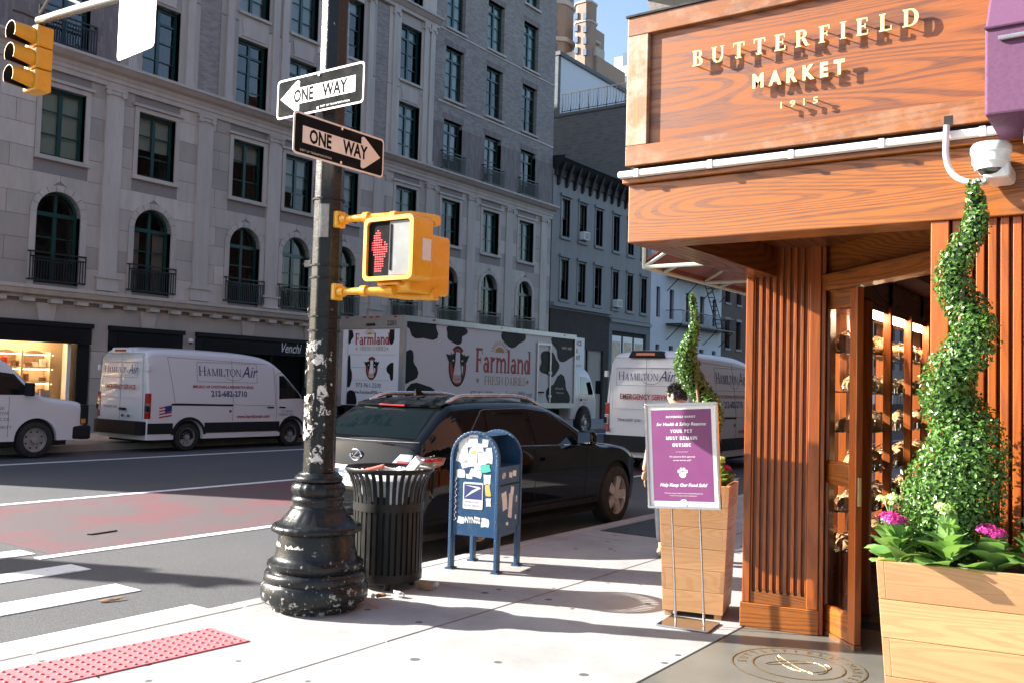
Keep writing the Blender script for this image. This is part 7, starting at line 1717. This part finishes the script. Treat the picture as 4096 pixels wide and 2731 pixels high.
# ================================================================== SMALL THINGS ACROSS THE AVENUE
text('Venchi', .46, M['white'], ven, T_(.135, 21.22-17.94, 2.52) @ MSIDE, shear=.35, sx=.72, bold=.002)
dm2 = thing('dome_camera', 'small white dome camera on the stone pier across the avenue', 'security camera', (XF+.05, 17.70, 2.62)); MB().lathe([(.06,.03),(.085,.05),(.085,.14),(.03,.16)], 16, (.08,0)).build('housing', M['camwhite'], dm2, smooth=40); MB().lathe([(.001,-.02),(.04,0),(.06,.03)], 16, (.08,0), caps=False).build('dome', M['domeglass'], dm2, smooth=60)
ct = thing('cafe_table', 'white topped cafe table on the far pavement between the vans', 'table', (-22.4, 11.45, 0)); B(-.35,.35,-.7,.7,.71,.74).build('table_top', M['white'], ct, bevel=.005); MB().tube([(0,0,.02),(0,0,.71)], .03, 8).build('pedestal', M['iron'], ct); B(-.25,.25,-.25,.25,0,.02).build('foot', M['iron'], ct)
M['cane'] = plain('woven_cane', (.34,.30,.20), .6, var=.5, scale=60)
for k, y in enumerate((12.35, 10.4)):
    ch = thing('cafe_chair', 'cane bistro chair between the two white vans' if k == 0 else 'cane bistro chair hidden behind the left cargo van', 'chair', (-22.3, y, 0), R(200 if k == 0 else 20), 'cafe chairs'); B(-.2,.2,-.2,.2,.44,.47).build('seat', M['cane'], ch, bevel=.01)
    bk_ = MB(); n = 10; o_ = arc(0,.80,.21,.12,0,180,n); bk_.prism([(.21,.50)]+o_+[(-.21,.50)], .19, .21, 'y'); bk_.build('backrest', M['cane'], ch)
    for (x, y_) in ((-.18,-.18),(.18,-.18),(-.18,.18),(.18,.18)): MB().tube([(x*1.1,y_*1.1,0),(x,y_,.45)], .014, 6).build('leg', M['cane'], ch)
# ================================================================== PERSON WALKING BEHIND THE NOTICE
M['skin'] = plain('skin', (.52,.30,.21), .5, var=.06); M['hair'] = plain('black_hair', (.008,.007,.007), .45, bump=.6, scale=20); M['shirt'] = plain('dark_grey_shirt', (.06,.065,.075), .85); M['jeans'] = plain('dark_trousers', (.02,.024,.035), .85)
def skin(name, verts, edges, radii, mat, parent, sub=2):
    me = bpy.data.meshes.new(name); me.from_pydata(verts, edges, []); me.materials.append(mat)
    o = bpy.data.objects.new(name, me); col.objects.link(o); o.parent = parent
    sk = o.modifiers.new('skin', 'SKIN'); sk.use_smooth_shade = True
    if not me.skin_vertices: me.attributes.new('skin', 'FLOAT', 'POINT') if False else None
    return o, me
def skinned(name, chain_verts, edges, radii, mat, parent, root=0, sub=2):
    me = bpy.data.meshes.new(name); me.from_pydata(chain_verts, edges, [])
    bm = bmesh.new(); bm.from_mesh(me); lay = bm.verts.layers.skin.verify()
    for v, r_ in zip(bm.verts, radii):
        v[lay].radius = (r_, r_) if not isinstance(r_, tuple) else r_
        v[lay].use_root = (v.index == root)
    bm.to_mesh(me); bm.free(); me.materials.append(mat)
    o = bpy.data.objects.new(name, me); col.objects.link(o); o.parent = parent
    m = o.modifiers.new('skin', 'SKIN'); m.use_smooth_shade = True
    s = o.modifiers.new('sub', 'SUBSURF'); s.levels = sub; s.render_levels = sub
    return o
pr_ = thing('person', 'person with short black hair walking behind the pet notice', 'person', (-3.80, 8.22, 0), R(38))
# local: faces -x turned slightly away; y forward (away from camera), x right
V = [(0,0,.92),(0,0,1.10),(0,-.01,1.30),(0,-.005,1.43),(0,.01,1.50),   # pelvis chest neck
     (-.10,.0,.88),(-.11,.10,.50),(-.11,.02,.10),(-.11,.14,.04), (.10,0,.88),(.11,-.06,.50),(.11,-.22,.12),(.11,-.12,.05),
     (-.19,-.01,1.38),(-.25,-.03,1.12),(-.275,.06,.90),(-.28,.09,.82),(.19,-.01,1.38),(.25,.0,1.12),(.27,-.03,.90),(.27,-.02,.82)]
E_ = [(0,1),(1,2),(2,3),(3,4),(0,5),(5,6),(6,7),(7,8),(0,9),(9,10),(10,11),(11,12),(2,13),(13,14),(14,15),(15,16),(2,17),(17,18),(18,19),(19,20)]
RR = [(.13,.10),(.125,.095),(.15,.10),.062,.056,.085,.062,.042,.045,.085,.062,.042,.045,.062,.045,.034,.036,.062,.045,.034,.036]
body = skinned('body', V, E_, RR, M['skin'], pr_)
# clothes follow the body
skinned('shirt', [(0,0,.90),(0,0,1.10),(0,-.01,1.30),(0,-.008,1.40),(-.19,-.01,1.38),(-.235,-.02,1.18),(.19,-.01,1.38),(.235,-.0,1.18)], [(0,1),(1,2),(2,3),(2,4),(4,5),(2,6),(6,7)], [(.15,.115),(.142,.11),(.168,.118),.075,.075,.062,.075,.062], M['shirt'], pr_)
skinned('trousers', [(0,0,.95),(-.10,.0,.86),(-.11,.10,.50),(-.11,.03,.13),(.10,0,.86),(.11,-.06,.50),(.11,-.20,.15)], [(0,1),(1,2),(2,3),(0,4),(4,5),(5,6)], [(.145,.115),.10,.078,.062,.10,.078,.062], M['jeans'], pr_)
skinned('shoe', [(-.11,.0,.045),(-.11,.09,.04),(-.11,.17,.03)], [(0,1),(1,2)], [.048,.046,.036], M['trimblk'], pr_); skinned('shoe', [(.11,-.24,.06),(.11,-.15,.045),(.11,-.07,.03)], [(0,1),(1,2)], [.048,.046,.036], M['trimblk'], pr_)
hd = bmesh.new(); bmesh.ops.create_uvsphere(hd, u_segments=28, v_segments=20, radius=1)
for v in hd.verts:
    x, y, z = v.co; y2 = y*(1.0 if y < 0 else 1.05); wz = 1-.22*max(0, -z)**1.5
    v.co = Vector((x*.076*wz, y2*.098*(1-.10*max(0,-z)), z*.118))
    if y > .75 and abs(x) < .28 and -.35 < z < .12: v.co.y += .022*(1-abs(x)/.28)         # nose
    if y > .7 and .15 < abs(x) < .5 and .0 < z < .22: v.co.y -= .008                      # eye sockets
    if y > .7 and abs(x) < .4 and -.58 < z < -.44: v.co.y += .005                         # lips
me = bpy.data.meshes.new('head'); hd.to_mesh(me); hd.free(); me.materials.append(M['skin']); head = mkobj('head', me, pr_, 60); head.location = (0,.02,1.545); head.rotation_euler = (R(-8),0,R(35))
for s in (-1, 1):
    er = bmesh.new(); bmesh.ops.create_uvsphere(er, u_segments=12, v_segments=8, radius=1); me = bpy.data.meshes.new('ear'); er.to_mesh(me); er.free(); me.materials.append(M['skin']); eo = mkobj('ear', me, head, 60); eo.scale = (.010,.022,.032); eo.location = (s*.076,-.01,-.005)
    ey = bmesh.new(); bmesh.ops.create_uvsphere(ey, u_segments=10, v_segments=8, radius=.011); me = bpy.data.meshes.new('eye'); ey.to_mesh(me); ey.free(); me.materials.append(M['dark']); eo = mkobj('eye', me, head, 60); eo.location = (s*.030,.082,.012)
rh = random.Random(8); hv, hf = [], []
for _ in range(2600):
    a, z = rh.uniform(0, 2*math.pi), rh.uniform(-.35, 1)
    n = Vector((math.cos(a)*math.sqrt(1-z*z), math.sin(a)*math.sqrt(1-z*z), z))
    if n.y > .45 and z < .45: continue
    if abs(n.x) > .6 and z < -.05 and n.y > -.3: continue
    p = Vector((n.x*.079, n.y*.100, n.z*.120)); d = (n*.55+Vector((rh.uniform(-.5,.5), rh.uniform(-.2,.5), rh.uniform(-.2,.6)))).normalized(); sd_ = d.cross(n+Vector((.01,0,0))).normalized()*.0045; L = .028 if z > .3 else .014
    b = len(hv); hv += [tuple(p-sd_), tuple(p+sd_), tuple(p+d*L)]; hf.append((b,b+1,b+2))
hm = MB(); hm.v, hm.f = hv, hf; hm.build('hair', M['hair'], head)
cap = bmesh.new(); bmesh.ops.create_uvsphere(cap, u_segments=24, v_segments=16, radius=1)
bmesh.ops.delete(cap, geom=[v for v in cap.verts if (v.co.z < -.30 or (v.co.y > .5 and v.co.z < .45) or (abs(v.co.x) > .6 and v.co.z < -.02 and v.co.y > -.25))], context='VERTS')
for v in cap.verts: v.co = Vector((v.co.x*.0805, v.co.y*.102, v.co.z*.1225))
me = bpy.data.meshes.new('hair_cap'); cap.to_mesh(me); cap.free(); me.materials.append(M['hair']); mkobj('hair_cap', me, head, 60)
def hand(wx, wy, wz, s):
    skinned('hand', [(wx,wy,wz+.03),(wx,wy+.004,wz-.02),(wx,wy+.006,wz-.06)], [(0,1),(1,2)], [(.024,.016),(.036,.016),(.036,.014)], M['skin'], pr_)
    for k, (dx, L) in enumerate(((-.028,.055),(-.010,.068),(.009,.064),(.026,.050))):
        skinned('finger', [(wx+s*0+.0+(dx*.25 if True else 0), wy+dx, wz-.055), (wx+dx*.25, wy+dx*1.05+.004, wz-.055-L*.5), (wx+dx*.2-s*.010, wy+dx*1.02+.012, wz-.055-L)], [(0,1),(1,2)], [.0095,.0085,.007], M['skin'], pr_, sub=1)
    skinned('thumb', [(wx,wy+.03,wz-.005),(wx-s*.012,wy+.052,wz-.035),(wx-s*.014,wy+.056,wz-.065)], [(0,1),(1,2)], [.012,.0105,.008], M['skin'], pr_, sub=1)
hand(-.28,.095,.79,-1); hand(.27,-.015,.79,1)
